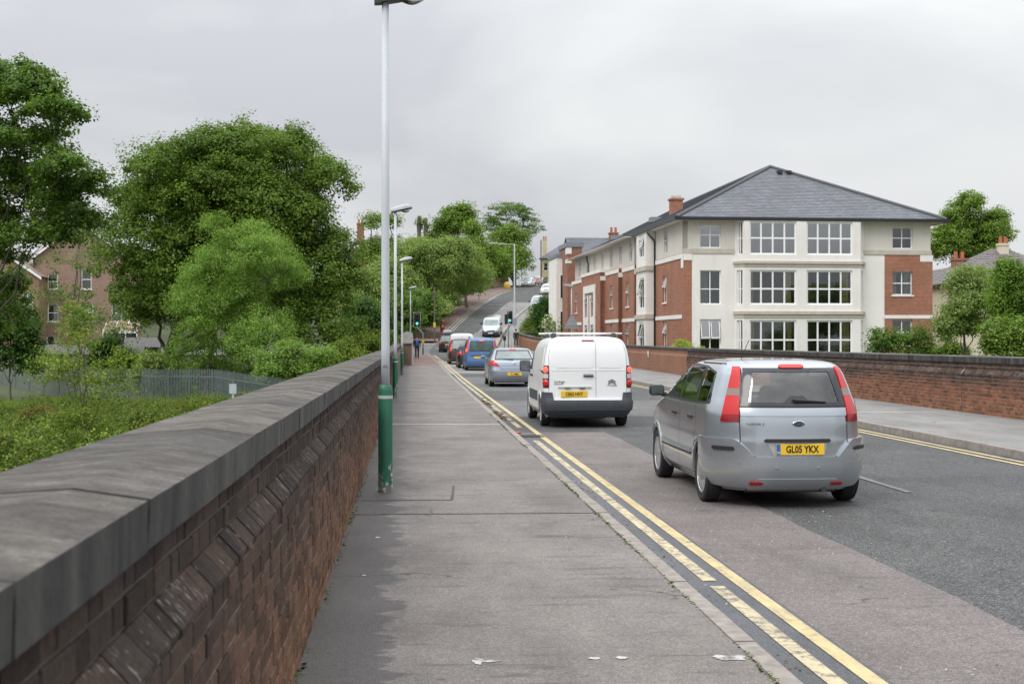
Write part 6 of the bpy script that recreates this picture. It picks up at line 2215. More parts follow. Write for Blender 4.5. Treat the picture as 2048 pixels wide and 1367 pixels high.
# ------------------------------------------------------------------ the silver car in front
def silver_car():
    t = thing('parked_car', 'small silver five door car with tall red tail lamps, nearest in the queue', 'car', (3.865, 13.0, RZ))
    t.scale = (.95, 1, 1)
    S = Shell([(.17, .18, 3.99, .74, .34, .3), (.28, .08, 4.07, .83, .40, .3), (.42, .045, 4.11, .862, .42, .3), (.58, .045, 4.11, .868, .42, .3), (.66, .045, 4.10, .866, .42, .3), (.72, .05, 4.08, .862, .42, .3),
               (.86, .06, 4.02, .856, .42, .3), (.95, .075, 3.69, .85, .41, .3), (1.03, .10, 3.31, .838, .40, .28), (1.12, .135, 3.07, .808, .38, .26), (1.25, .185, 2.77, .758, .34, .22), (1.38, .25, 2.47, .70, .29, .2),
               (1.43, .30, 2.33, .66, .26, .2), (1.465, .38, 2.17, .60, .22, .2), (1.49, .53, 1.99, .47, .18, .2), (1.503, .78, 1.79, .28, .12, .15), (1.508, 1.09, 1.59, .06, .05, .05)], bowr=.17, bowf=.2, taper_f=.07, taper_r=.03, res=.028)
    RWY, FWY, WR, WZ = .82, 3.30, .30, .30
    sidewin = [[(1.95, 1.045), (3.11, 1.055), (2.71, 1.27), (2.45, 1.40), (2.01, 1.415)], [(1.11, 1.04), (1.89, 1.045), (1.95, 1.415), (1.25, 1.40)], [(.60, 1.06), (1.04, 1.045), (1.17, 1.39), (.74, 1.345)]]
    def cut(x, y, z):
        ax = abs(x)
        if y < .6 and 1.055 < z < 1.385 and ax < .455 + (1.385 - z) * .22: return True
        if ax > .55 and y > .5 and any(in_poly((y, z), w) for w in sidewin): return True
        if ax > .6 and z < .66 and (math.hypot(y - RWY, z - WZ) < .345 or math.hypot(y - FWY, z - WZ) < .345): return True
        if y > 2.3 and 1.06 < z < 1.37 and ax < .62 and y > 2.45 + (1.37 - z) * 1.4 - .12: return True
        return False
    S.mesh('body', P_SILV, t, cut)
    under(t, .60, .45, 3.7, .16, .5)
    MB().box(-.70, .70, .98, 2.9, .2, .55).build('floor', M_UNDER, t)
    for y in (RWY, FWY):
        mb = MB(); mb.box(-.60, .60, y - .36, y + .36, .18, .72); mb.build('wheel_housing', M_UNDER, t)
    MB().box(-.74, .74, .55, 3.2, .66, .70).build('cabin_floor', M_CABIN, t)
    for x in (-.38, .38):
        seat(t, x, 2.0, .66, back=.52)
    for x in (-.42, .0, .42):
        seat(t, x, 1.02, .66, .42, back=.44, head=x != 0)
    MB().rbox(-.75, .75, 2.75, 3.2, .78, 1.02, .06).build('dashboard', M_CABIN, t)
    # rear window with its black border
    qo = [(-.588, 1.03), (.588, 1.03), (.505, 1.412), (-.505, 1.412)]
    frame_patch('window_border', S.rear, qo, (.085, .04), 8, 8, .008, M_FRIT, t)
    patch('rear_window', quad_on(S.rear, (-.56, 1.045), (.56, 1.045), (.485, 1.395), (-.485, 1.395)), 14, 8, .0035, M_CARG, t, .003)
    patch('wiper_housing', quad_on(S.rear, (-.16, 1.045), (.20, 1.045), (.10, 1.135), (-.05, 1.135)), 8, 4, .007, M_FRIT, t)
    mb = MB(); a = S.rear(-.02, 1.10); b_ = S.rear(.35, 1.075)
    mb.tube([a + Vector((0, -.03, 0)), a + Vector((.02, -.05, -.005)), b_ + Vector((0, -.025, 0))], [.022, .016, .008], 6); mb.build('wiper', M_TRIM, t)
    patch('high_brake_light', rect_on(S.rear, -.135, .145, 1.405, 1.438, .2), 6, 3, .022, M_RLAMP, t, .04)
    # side windows
    for sg in (-1, 1):
        fn = lambda y, z, sg=sg: S.side(y, z, sg)
        for w in sidewin:
            ys = [p[0] for p in w]
            def f(u, v, w=w, fn=fn):
                lo, hi = (w[0], w[1]), None
                y = w[0][0] - .02 + (w[1][0] + .02 - (w[0][0] - .02)) * u
                zb_ = w[0][1] - .012 + (w[1][1] - w[0][1]) * u
                # top edge by scanning the polygon
                zt = zb_
                for k in range(1, len(w)):
                    (ya, za), (yb, zb2) = w[k], w[(k + 1) % len(w)]
                    if min(ya, yb) - 1e-6 <= y <= max(ya, yb) + 1e-6 and abs(yb - ya) > 1e-6:
                        zz = za + (zb2 - za) * (y - ya) / (yb - ya); zt = max(zt, zz)
                zt = max(zt, zb_ + .012) + .012
                return fn(y, zb_ + (zt - zb_) * v)
            patch('side_window', f, 16, 6, .003, M_CARGS, t, .003)
        for q in ([(1.89, 1.03), (1.965, 1.03), (2.02, 1.425), (1.94, 1.425)], [(1.03, 1.03), (1.12, 1.03), (1.255, 1.41), (1.165, 1.405)]):
            patch('window_pillar', quad_on(fn, *q), 2, 6, .0055, M_FRIT, t, .004)
        seam(t, fn, [(.57, 1.055), (.71, 1.36), (1.19, 1.412), (1.99, 1.432), (2.47, 1.415), (2.75, 1.28), (3.15, 1.05)], M_TRIM, .02, .005)
        seam(t, fn, [(.57, 1.052), (1.09, 1.038), (1.89, 1.037), (3.15, 1.048)], M_TRIM, .022, .005)
        seam(t, fn, [(1.92, 1.03), (1.89, .62), (1.95, .30)]); seam(t, fn, [(1.11, 1.03), (1.07, .78), (1.16, .64)]); seam(t, fn, [(3.11, 1.04), (3.07, .72), (2.99, .5)])
        seam(t, fn, [(1.2, .27), (2.95, .27)])
        patch('side_moulding', rect_on(fn, 1.24, 2.92, .485, .535), 16, 2, .014, P_SILV2, t)
        patch('moulding_strip', rect_on(fn, 1.24, 2.92, .462, .486), 16, 2, .013, M_TRIM, t)
        for y in (1.21, 2.07):
            patch('door_handle', rect_on(fn, y, y + .17, .855, .885, .1), 5, 2, .03, M_TRIM, t, .02)
        for y in (RWY, FWY):
            arch(t, S, y, WZ, .335, .405, P_SILV, .014, sg)
        patch('indicator', rect_on(fn, 3.41, 3.47, .78, .81), 2, 2, .006, simple('amber_lamp', (.6, .22, .03), .2), t)
        mirror(t, sg * .83, 2.91, 1.03, sg, M_TRIM if sg < 0 else P_SILV, .19, .13)
        # tall tail lamps that follow the pillar round
        z0, z1 = .875, 1.415
        def edge(z, k):
            v = max(0.0, (z - z0) / (z1 - z0))
            return (.605 - .05 * v - .03 * v * v) if k == 0 else (.80 - .165 * v ** 1.1 - .03 * v)
        def lampf(za, zb2, sg=sg):
            def f(u, v):
                z = za + (zb2 - za) * v
                a = edge(z, 0); b2 = edge(z, 1)
                return S.wrap(sg * (a + (b2 - a) * u), z)
            return f
        L = patch('tail_light', lampf(.945, 1.135), 8, 6, .018, M_RLAMP, t, .03)
        patch('tail_light_top', lampf(1.205, 1.42), 8, 8, .018, M_RLAMP, L, .03)
        patch('reversing_lens', lampf(1.135, 1.205), 8, 3, .017, M_CLAMP, L, .03)
        patch('fog_lens', lampf(.873, .945), 8, 3, .017, M_RLAMPD, L, .03)
        seam(t, S.wrap, [(sg * .598, .60), (sg * .602, .9), (sg * .522, 1.41)], None, .008)
    # tailgate
    seam(t, S.rear, [(-.598, .62), (-.52, .54), (-.40, .52), (.40, .52), (.52, .54), (.598, .62)], None, .010, .003)
    seam(t, S.rear, [(-.59, 1.022), (.59, 1.022)], M_TRIM, .012, .004)
    patch('tailgate_crease', rect_on(S.rear, -.585, .585, .935, 1.015), 16, 3, .010, P_SILV, t)
    patch('plate_handle', rect_on(S.rear, -.36, .375, .672, .708, .05), 10, 2, .03, M_TRIM, t, .03)
    patch('plate_recess', quad_on(S.rear, (-.25, .545), (.31, .545), (.345, .668), (-.32, .668)), 10, 3, .004, P_SILV3, t)
    y = S.rear(0.02, .62).y
    plate(t, .03, y - .012, .607, 'GL05 YKX', True, True, .05)
    # badge and model name
    bd = MB(); bd.lathe([(.001, 0), (.062, -.001), (.068, .004), (.068, .012)], 28, axis='y')
    y = S.rear(0, .86).y
    o = bd.build('badge', M_CHROME, t, smooth=True); o.location = (.02, y - .012, .862); o.scale = (1, 1, .44)
    bd = MB(); bd.lathe([(.001, -.003), (.056, -.003), (.058, .0)], 28, axis='y')
    bi = bd.build('badge_field', simple('navy_badge', (.012, .018, .05), .3), o)
    bl = text_rear(o, 'Ford', .05, 0, -.005, 0, M_CHROME, 0, 1.0)
    bl.scale = (1, 1, 2.0)
    text_rear(t, 'FUSION 2', .034, -.54, S.rear(-.24, .86).y - .006, .857, M_TRIM, 0.05, 1.35, align='LEFT')
    # bumper: horns up to the lamps, deep centre
    def bump(u, v):
        d = -1.22 + 2.44 * u
        a = abs(d)
        zt = .53 if a < .47 else .53 + (.70 - .53) * min(1, (a - .47) / .16) ** .8
        zt = .70 if a > .63 else zt
        zb_ = .235 + .03 * max(0, (a - .8))
        z = zb_ + (zt - zb_) * v
        return S.wrap(d, z)
    patch('bumper', bump, 64, 10, .040, P_SILV, t, .06)
    patch('bumper_lip', quad_on(S.rear, (-.50, .232), (.52, .232), (.44, .325), (-.42, .325)), 16, 3, .052, P_SILV, t, .02)
    for sg in (-1, 1):
        patch('bumper_strip', rect_on(S.wrap, sg * .64, sg * .88, .590, .628, .1), 8, 2, .054, M_TRIM, t, .03)
        patch('reflector', rect_on(S.rear, sg * .43 - .07, sg * .43 + .07, .270, .298, .2), 4, 2, .062, M_RLAMPD, t, .03)
        for d in (.23, .60):
            p = S.rear(sg * d, .42 if d < .5 else .47)
            o = MB().lathe([(.001, -.006), (.018, -.004), (.02, .01)], 12, axis='y').build('parking_sensor', P_SILV2, t)
            o.location = (p.x, p.y - .040, p.z)
        for y in (RWY, FWY):
            wheel(t, sg * .765, y, WR, .185, sg, 9)
    mb = MB(); mb.tube([(.30, .08, .2), (.30, .5, .2)], .03, 8); mb.tube([(-.5, .3, .2), (.5, .3, .2)], .05, 6); mb.build('exhaust', simple('rusty_exhaust', (.08, .06, .05), .7, .5), t)
    mb = MB(); mb.tube([(-.36, .95, 1.50), (-.335, .72, 1.70)], .004, 5); mb.build('aerial', M_TRIM, t)
    for sg in (-1, 1):
        mb = MB()
        mb.tube([S.side(y, 1.452, sg) + Vector((0, 0, .004)) for y in (.66, .8, 1.2, 1.6, 2.0, 2.12)], .008, 5)
        mb.build('roof_gutter', M_TRIM, t)
    return t
silver_car()

# ------------------------------------------------------------------ the white van
def white_van():
    t = thing('white_van', 'white panel van with two windowless rear doors and white roof bars', 'van', (3.42, 25.45, RZ))
    t.scale = (.965, .97, .975)
    S = Shell([(.22, .14, 4.30, .80, .12, .3), (.34, .03, 4.36, .88, .12, .3), (.50, .0, 4.38, .90, .12, .3), (.62, .035, 4.36, .90, .11, .3), (.80, .045, 4.2, .90, .10, .3), (1.0, .05, 3.85, .90, .10, .3), (1.10, .052, 3.5, .895, .10, .28),
               (1.25, .06, 3.28, .88, .10, .25), (1.45, .085, 3.0, .85, .10, .22), (1.60, .12, 2.76, .815, .10, .2), (1.70, .165, 2.58, .77, .10, .2), (1.76, .22, 2.45, .71, .10, .2), (1.80, .32, 2.25, .58, .12, .2), (1.82, .55, 2.0, .35, .12, .2), (1.826, .9, 1.6, .06, .05, .05)], bowr=.035, bowf=.2, taper_f=.06, taper_r=.02, res=.032)
    RWY, FWY, WR, WZ = .83, 3.56, .32, .32
    def cut(x, y, z):
        return abs(x) > .6 and z < .72 and (math.hypot(y - RWY, z - WZ) < .355 or math.hypot(y - FWY, z - WZ) < .355)
    S.mesh('body', P_WHITE, t, cut)
    under(t, .62, .3, 4.1, .2, .5)
    MB().box(-.80, .80, 1.2, 3.1, .2, .45).build('floor', M_UNDER, t)
    for y in (RWY, FWY):
        MB().box(-.6, .6, y - .38, y + .38, .2, .78).build('wheel_housing', M_UNDER, t)
    sx = .165       # where the two doors meet
    seam(t, S.rear, [(sx, .60), (sx, 1.73)], simple('grey_gap', (.2, .2, .2), .8), .009)
    G = simple('grey_gap', (.2, .2, .2), .8)
    seam(t, S.wrap, [(-.80, .60), (-.80, 1.45), (-.745, 1.66), (-.68, 1.715), (.68, 1.715), (.745, 1.66), (.80, 1.45), (.80, .60)], G, .008)
    for sg, a, b_ in ((-1, -.67, sx - .05), (1, sx + .05, .70)):
        o = patch('rear_door_panel', quad_on(S.rear, (a - .02, 1.19), (b_, 1.19), (b_ - (.0 if sg < 0 else .06), 1.62), (a + (.05 if sg < 0 else 0), 1.62), .1), 12, 8, .008, P_WHITE, t, .02)
    patch('rear_door_swage', quad_on(S.rear, (-.74, 1.135), (.76, 1.135), (.76, 1.165), (-.74, 1.165)), 16, 2, .006, P_WHITE, t, .02)
    patch('high_brake_light', rect_on(S.rear, -.12, .15, 1.722, 1.745, .2), 6, 2, .012, M_RLAMPD, t, .03)
    # lamps
    for sg in (-1, 1):
        L = patch('tail_light', rect_on(S.wrap, sg * .795, sg * .945, .80, 1.24, .15), 6, 12, .012, simple('dark_lamp_housing', (.03, .025, .028), .2), t, .03)
        for zc, r_, m in ((1.155, .062, M_LIT), (.895, .072, M_RLAMP)):
            p = S.wrap(sg * .865, zc)
            n = Vector((sg * .55, -.83, 0))
            o = MB().lathe([(.001, -.012), (r_ * .9, -.008), (r_, .012)], 18, axis='y').build('lamp_lens', m, L, smooth=True)
            o.location = p + n * .012; o.rotation_euler = (0, 0, sg * .58); o.scale = (1, 1, 1.12)
        patch('reversing_lens', rect_on(S.wrap, sg * .81, sg * .93, .985, 1.075), 4, 3, .016, M_CLAMPW, L, .02)
        patch('bumper_corner', quad_on(S.wrap, (sg * .70, .53), (sg * 1.30, .50), (sg * 1.0, .72), (sg * .73, .705)), 8, 4, .028, M_PLAST, t, .04)
        patch('bumper_side', quad_on(S.wrap, (sg * .8, .27), (sg * 1.28, .30), (sg * 1.34, .53), (sg * .8, .53)), 10, 4, .026, M_PLAST, t, .04)
        for y in (RWY, FWY):
            arch(t, S, y, WZ, .345, .40, P_WHITE, .010, sg)
            wheel(t, sg * .79, y, WR, .19, sg, 8)
        fn = lambda y, z, sg=sg: S.side(y, z, sg)
        patch('front_window', quad_on(fn, (2.50, 1.12), (3.30, 1.12), (2.72, 1.60), (2.50, 1.62)), 8, 6, .006, M_FRIT, t, .01)
        patch('side_panel', quad_on(fn, (.42, 1.14), (1.35, 1.14), (1.35, 1.60), (.52, 1.60), .1), 10, 6, .008, P_WHITE, t, .02)
        patch('side_moulding', rect_on(fn, 1.30, 3.10, .50, .70), 10, 3, .014, M_PLAST, t, .02)
        patch('sliding_rail', rect_on(fn, .20, .60, 1.10, 1.135), 6, 2, .01, M_TRIM, t, .02)
        for y in (2.30, 2.62): patch('door_handle', rect_on(fn, y, y + .16, .98, 1.015, .1), 4, 2, .028, M_TRIM, t, .02)
        seam(t, fn, [(2.45, 1.66), (2.42, .8), (2.5, .32)], G); seam(t, fn, [(1.32, 1.66), (1.30, .6)], G)
        mirror(t, sg * .88, 3.05, 1.06, sg, M_PLAST, .24, .24, .14)
    # bumper, handle, writing
    patch('bumper', rect_on(S.wrap, -.98, .98, .36, .545, .02), 40, 6, .05, M_PLAST, t, .06)
    patch('bumper_valance', quad_on(S.wrap, (-.76, .225), (.76, .225), (.9, .36), (-.9, .36)), 30, 4, .03, M_PLAST, t, .05)
    patch('plate_light_bar', rect_on(S.rear, -.62, .08, .795, .825, .05), 10, 2, .022, P_SILV3, t, .03)
    for x in (-.42, -.12):
        patch('plate_lamp', rect_on(S.rear, x - .06, x + .06, .782, .80), 3, 2, .03, M_TRIM, t, .02)
    y = S.rear(-.3, .68).y
    plate(t, -.28, y - .012, .675, 'CE62 HXY', True, False, .0, w=.53, h=.125)
    patch('door_handle', rect_on(S.rear, -.10, .12, 1.02, 1.045, .1), 6, 2, .032, M_TRIM, t, .03)
    patch('handle_cup', rect_on(S.rear, -.10, .12, 1.05, 1.085, .3), 6, 3, .004, P_SILV3, t, .01)
    mb = MB()
    for z in (.90, .942):
        mb.prism([(-.075, z - .012), (0, z + .026), (.075, z - .012), (.075, z - .032), (0, z + .004), (-.075, z - .032)], 'y', -.006, .004)
    o = mb.build('emblem', simple('grey_emblem', (.12, .12, .13), .25, .6), t); o.location = (.485, S.rear(.48, .92).y - .006, 0)
    text_rear(t, 'CITROËN', .042, .485, S.rear(.48, .84).y - .004, .842, simple('grey_emblem', (.12, .12, .13), .25, .6), 0, 1.2)
    text_rear(t, 'berlingo', .062, -.68, S.rear(-.5, .915).y - .004, .918, M_LETTER, 0, 1.1, align='LEFT')
    text_rear(t, 'enterprise', .04, -.68, S.rear(-.5, .87).y - .004, .875, M_LETTER, 0, 1.1, align='LEFT')
    mb = MB(); mb.tube([(-.3, .1, .26), (-.3, .6, .26)], .035, 8); mb.box(-.1, .5, .15, .7, .2, .3); mb.build('exhaust', simple('rusty_exhaust', (.08, .06, .05), .7, .5), t)
    # roof bars
    mb_w = simple('white_roof_bar', (.74, .74, .72), .5)
    for y in (.75, 2.05):
        MB().tube([(-.80, y, 1.88), (.80, y, 1.88)], .019, 8).build('roof_bar', mb_w, t, smooth=True)
        for x in (-.62, .62):
            MB().rbox(x - .045, x + .045, y - .06, y + .06, 1.74, 1.89, .015).build('bar_foot', M_PLAST, t)
    return t
white_van()

# ------------------------------------------------------------------ other traffic: one builder, different shells
def gen_car(name, label, loc, rot, keys, paint, cat='car', res=.05, wr=.31, rwy=.75, fwy=3.3, rear=None, front=None, side=None, group=None, pitch=0.0, bowr=.06, bowf=.15, ww=.19, spokes=5, win=M_FRIT):
    t = thing(name, label, cat, loc, rot, group)
    t.rotation_euler = (pitch, 0, rot)
    S = Shell(keys, bowr, bowf, .06, .04, res)
    hw = S.L[:, 3].max()
    def cut(x, y, z):
        return abs(x) > hw * .7 and z < wr * 2.2 and (math.hypot(y - rwy, z - wr) < wr + .05 or math.hypot(y - fwy, z - wr) < wr + .05)
    S.mesh('body', paint, t, cut)
    under(t, hw * .72, .3, S.len - .3, .17, .62)
    MB().box(-hw * .92, hw * .92, rwy + .42, fwy - .42, .2, .5).build('floor', M_UNDER, t)
    for sg in (-1, 1):
        for y in (rwy, fwy):
            wheel(t, sg * (hw - ww / 2 - .015), y, wr, ww, sg, spokes, detail=res < .06)
            arch(t, S, y, wr, wr + .04, wr + .10, paint, .008, sg)
        fn = lambda y, z, sg=sg: S.side(y, z, sg)
        for q in (side or []):
            patch('side_window', quad_on(fn, *q), 8, 5, .006, win, t, .01)
    return t, S

AST = [(.17, .14, 4.15, .76, .2, .35), (.28, .05, 4.2, .85, .22, .35), (.42, .0, 4.24, .875, .22, .35), (.56, .0, 4.24, .88, .22, .35), (.70, .03, 4.2, .88, .22, .35), (.84, .06, 4.0, .875, .2, .3), (.93, .10, 3.5, .865, .2, .3), (1.0, .17, 3.1, .84, .18, .3),
       (1.10, .34, 2.9, .79, .16, .25), (1.22, .53, 2.62, .73, .14, .2), (1.33, .72, 2.38, .665, .12, .2), (1.385, .86, 2.2, .60, .12, .2), (1.41, 1.05, 2.0, .45, .12, .2), (1.425, 1.3, 1.8, .2, .1, .1), (1.427, 1.4, 1.7, .05, .04, .04)]
t, S = gen_car('parked_car', 'grey blue hatchback with sloping tailgate between the white van and the blue car', (3.72, 47.8, RZ), 0, AST, P_SILV2, res=.04, rwy=.80, fwy=3.42,
               side=[[(1.2, .98), (2.0, .98), (2.0, 1.31), (1.32, 1.27)], [(2.06, .98), (3.05, .98), (2.45, 1.30), (2.06, 1.31)]])
frame_patch('window_border', S.rear, [(-.72, .985), (.72, .985), (.60, 1.345), (-.60, 1.345)], .05, 8, 8, .006, M_FRIT, t)
patch('rear_window', quad_on(S.rear, (-.68, 1.005), (.68, 1.005), (.575, 1.325), (-.575, 1.325)), 12, 8, .005, simple('sky_grey_glass', (.23, .27, .27), .08, .0, var=.3, scale=1.6), t, .01)
patch('high_brake_light', rect_on(S.rear, -.12, .12, 1.345, 1.372), 6, 2, .025, M_LIT, t, .03)
mb = MB(); a = S.rear(-.02, 1.0); b_ = S.rear(-.38, 1.01); mb.tube([a + Vector((0, -.03, 0)), b_ + Vector((0, -.025, 0))], [.02, .01], 6); mb.build('wiper', M_TRIM, t)
for sg in (-1, 1):
    L = patch('tail_light', quad_on(S.wrap, (sg * .53, .745), (sg * .96, .80), (sg * .98, .955), (sg * .74, .965), .1), 8, 5, .014, M_RLAMP, t, .03)
    patch('lamp_lens', quad_on(S.wrap, (sg * .60, .79), (sg * .80, .81), (sg * .80, .87), (sg * .66, .87), .1), 5, 3, .022, M_CLAMPW if sg > 0 else M_RLAMP, L, .02)
    mirror(t, sg * .86, 2.95, .98, sg, P_SILV2, .2, .13)
    fn = lambda y, z, sg=sg: S.side(y, z, sg)
    seam(t, fn, [(2.03, 1.0), (2.0, .4)]); seam(t, fn, [(1.2, .96), (1.15, .62)])
    seam(t, S.wrap, [(sg * .70, 1.0), (sg * .52, .72), (sg * .46, .60)])
patch('tailgate_ledge', rect_on(S.rear, -.50, .50, .655, .715), 12, 3, .03, P_SILV2, t, .04)
patch('bumper', rect_on(S.wrap, -1.25, 1.25, .22, .565), 44, 6, .03, P_SILV2, t, .05)
patch('bumper_valance', rect_on(S.wrap, -.7, .7, .18, .23), 12, 2, .02, M_PLAST, t, .04)
plate(t, .02, S.rear(0, .50).y - .05, .475, 'T11 MBH', True)
bd = MB(); bd.lathe([(.035, -.004), (.05, -.008), (.055, .004)], 18, axis='y'); o = bd.build('badge', M_CHROME, t, smooth=True); o.location = (0, S.rear(0, .84).y - .006, .845)
mb = MB(); mb.tube([(.0, 1.3, 1.42), (.0, 1.05, 1.72)], .005, 4); mb.build('aerial', M_TRIM, t)

KAN = [(.2, .14, 4.1, .80, .14, .35), (.32, .03, 4.18, .89, .15, .35), (.48, .0, 4.2, .905, .15, .35), (.62, .02, 4.18, .905, .14, .35), (.8, .05, 4.0, .905, .12, .3), (.98, .07, 3.6, .90, .12, .3), (1.08, .08, 3.3, .89, .12, .3), (1.25, .12, 3.05, .85, .11, .25),
       (1.5, .19, 2.75, .78, .1, .22), (1.64, .25, 2.5, .73, .1, .2), (1.70, .31, 2.3, .66, .1, .2), (1.75, .45, 2.1, .5, .1, .2), (1.775, .7, 1.9, .25, .1, .1), (1.78, .9, 1.7, .05, .04, .04)]
t, S = gen_car('parked_car', 'mid blue tall estate car with upright tailgate and dark roof rails', (3.80, 71.2, RZ + float(zr(72))), 0, KAN, P_BLUE, res=.05, rwy=.75, fwy=3.45,
               side=[[(.35, 1.08), (1.1, 1.08), (1.1, 1.55), (.45, 1.52)], [(1.2, 1.08), (2.0, 1.08), (2.0, 1.57), (1.2, 1.57)], [(2.1, 1.08), (3.1, 1.08), (2.6, 1.55), (2.1, 1.57)]])
frame_patch('window_border', S.rear, [(-.70, 1.04), (.70, 1.04), (.63, 1.585), (-.63, 1.585)], .05, 8, 8, .006, M_FRIT, t)
patch('rear_window', quad_on(S.rear, (-.66, 1.06), (.66, 1.06), (.60, 1.565), (-.60, 1.565)), 8, 8, .005, simple('green_dark_glass', (.05, .085, .07), .06, 0, var=.6, scale=2.2), t, .01)
patch('high_brake_light', rect_on(S.rear, -.12, .12, 1.60, 1.63), 4, 2, .02, M_LIT, t, .03)
for sg in (-1, 1):
    L = patch('tail_light', quad_on(S.wrap, (sg * .79, .95), (sg * .93, .95), (sg * .80, 1.66), (sg * .68, 1.66)), 5, 10, .014, M_RLAMP, t, .03)
    patch('lamp_lens', quad_on(S.wrap, (sg * .80, 1.02), (sg * .90, 1.02), (sg * .89, 1.18), (sg * .79, 1.18)), 4, 3, .02, M_LIT, L, .02)
    mirror(t, sg * .89, 3.0, 1.1, sg, P_BLUE, .2, .2)
    MB().tube([(sg * .62, .5, 1.74), (sg * .62, .6, 1.82), (sg * .62, 2.0, 1.82), (sg * .62, 2.1, 1.76)], .022, 6).build('roof_rail', M_TRIM, t)
    patch('reflector', rect_on(S.wrap, sg * .84, sg * .92, .52, .60), 3, 2, .04, M_RLAMPD, t, .03)
seam(t, S.rear, [(-.76, .62), (-.78, 1.0), (-.68, 1.62), (.68, 1.62), (.78, 1.0), (.76, .62)], None, .01)
patch('tailgate_strip', rect_on(S.rear, -.62, .62, .80, .835), 8, 2, .02, M_TRIM, t, .03)
patch('bumper', rect_on(S.wrap, -1.2, 1.2, .25, .58), 40, 5, .035, P_BLUE, t, .05)
patch('bumper_valance', rect_on(S.wrap, -.8, .8, .2, .28), 12, 2, .03, M_PLAST, t, .04)
plate(t, -.15, S.rear(0, .71).y - .012, .71, '', True)
bd = MB(); bd.prism([(-.035, 0), (0, .055), (.035, 0), (0, -.055)], 'y', -.008, .004); o = bd.build('emblem', M_CHROME, t); o.location = (0, S.rear(0, .95).y - .004, .95)

HAT = lambda L, H, w: [(.17, .12, L - .1, w * .87, .18, .35), (.3, .03, L - .03, w * .98, .2, .35), (.45, .0, L, w, .2, .35), (.65, .02, L, w, .18, .35), (.84, .05, L - .3, w * .99, .15, .3), (.95, .09, L - .8, w * .97, .14, .3),
                    (.95 + (H - .95) * .3, .19, L - 1.25, w * .90, .12, .25), (.95 + (H - .95) * .7, .34, L - 1.7, w * .79, .12, .2), (H - .08, .45, L - 1.95, w * .70, .12, .2), (H - .03, .62, L - 2.2, w * .5, .12, .2), (H, 1.0, L - 2.4, w * .2, .1, .1), (H + .003, 1.1, L - 2.5, w * .04, .03, .03)]
def rear_kit(t, S, H, w, paint, lamps='high', plate_y=True, lit=False, glass=None):
    glass = glass or simple('dark_car_glass', (.03, .04, .045), .06, 0, var=.5, scale=2)
    patch('rear_window', quad_on(S.rear, (-w * .78, .99), (w * .78, .99), (w * .66, H - .14), (-w * .66, H - .14)), 8, 5, .006, glass, t, .01)
    for sg in (-1, 1):
        if lamps == 'high':
            L = patch('tail_light', quad_on(S.wrap, (sg * w * .86, .80), (sg * w * 1.02, .80), (sg * w * .86, H - .12), (sg * w * .72, H - .12)), 4, 6, .014, M_LIT if lit else M_RLAMP, t, .03)
        else:
            L = patch('tail_light', quad_on(S.wrap, (sg * w * .70, .74), (sg * w * 1.05, .78), (sg * w * 1.05, .94), (sg * w * .78, .94)), 5, 4, .014, M_LIT if lit else M_RLAMP, t, .03)
        mirror(t, sg * w * .98, S.len - 1.2, 1.0, sg, M_TRIM, .18, .13)
    patch('bumper', rect_on(S.wrap, -w * 1.3, w * 1.3, .24, .56), 30, 4, .03, paint, t, .05)
    if plate_y: plate(t, 0, S.rear(0, .66).y - .014, .68, '', True)
sidew = lambda L, H: [[(.75, .99), (1.45, .99), (1.45, H - .15), (.95, H - .17)], [(1.52, .99), (L - 1.15, .99), (L - 1.75, H - .15), (1.52, H - .14)]]
zq = lambda y: RZ + float(zr(y))
t, S = gen_car('parked_car', 'small black car mostly hidden beyond the blue estate', (3.50, 76.2, zq(77)), 0, HAT(3.8, 1.42, .82), P_BLACK, rwy=.65, fwy=3.05, side=sidew(3.8, 1.42), res=.06)
rear_kit(t, S, 1.42, .82, P_BLACK, 'low')
t, S = gen_car('parked_car', 'dark maroon tall car with high vertical tail lamps ahead of the small black car', (3.28, 84.9, zq(86)), 0, HAT(4.4, 1.66, .88), P_MAROON, rwy=.85, fwy=3.45, side=sidew(4.4, 1.66), res=.06, wr=.34)
rear_kit(t, S, 1.66, .88, P_MAROON, 'high', glass=simple('sky_grey_glass', (.23, .27, .27), .08))
VAN = lambda L, H, w, nose=1.3: [(.22, .1, L - .08, w * .9, .1, .3), (.36, .02, L, w * .98, .1, .3), (.6, .0, L, w, .1, .3), (.85, .02, L - .1, w, .1, .3), (1.05, .03, L - .35, w, .1, .3), (1.2, .04, L - .75, w * .99, .1, .28), (1.45, .06, L - 1.05, w * .96, .1, .25),
                               (H - .22, .09, L - nose - .1, w * .91, .1, .2), (H - .1, .13, L - nose - .25, w * .84, .1, .2), (H - .03, .25, L - nose - .4, w * .65, .1, .2), (H, .6, L - nose - .7, w * .3, .1, .1), (H + .002, .8, L - nose - .9, w * .05, .03, .03)]
t, S = gen_car('white_van', 'white van with windowless upper body further up the queue', (3.75, 97.2, zq(98)), 0, VAN(4.7, 1.95, .93), P_WHITE, 'van', rwy=.9, fwy=3.8, res=.07, wr=.33)
seam(t, S.rear, [(0, .6), (0, 1.8)], simple('grey_gap', (.2, .2, .2), .8), .02)
for sg in (-1, 1):
    patch('tail_light', rect_on(S.wrap, sg * .85, sg * .98, .85, 1.25), 3, 4, .014, M_RLAMP, t, .03); mirror(t, sg * .93, 3.6, 1.15, sg, M_TRIM, .22, .24)
patch('bumper', rect_on(S.wrap, -1.1, 1.1, .3, .55), 20, 4, .04, M_PLAST, t, .05)
plate(t, -.2, S.rear(0, .7).y - .014, .7, '', True)
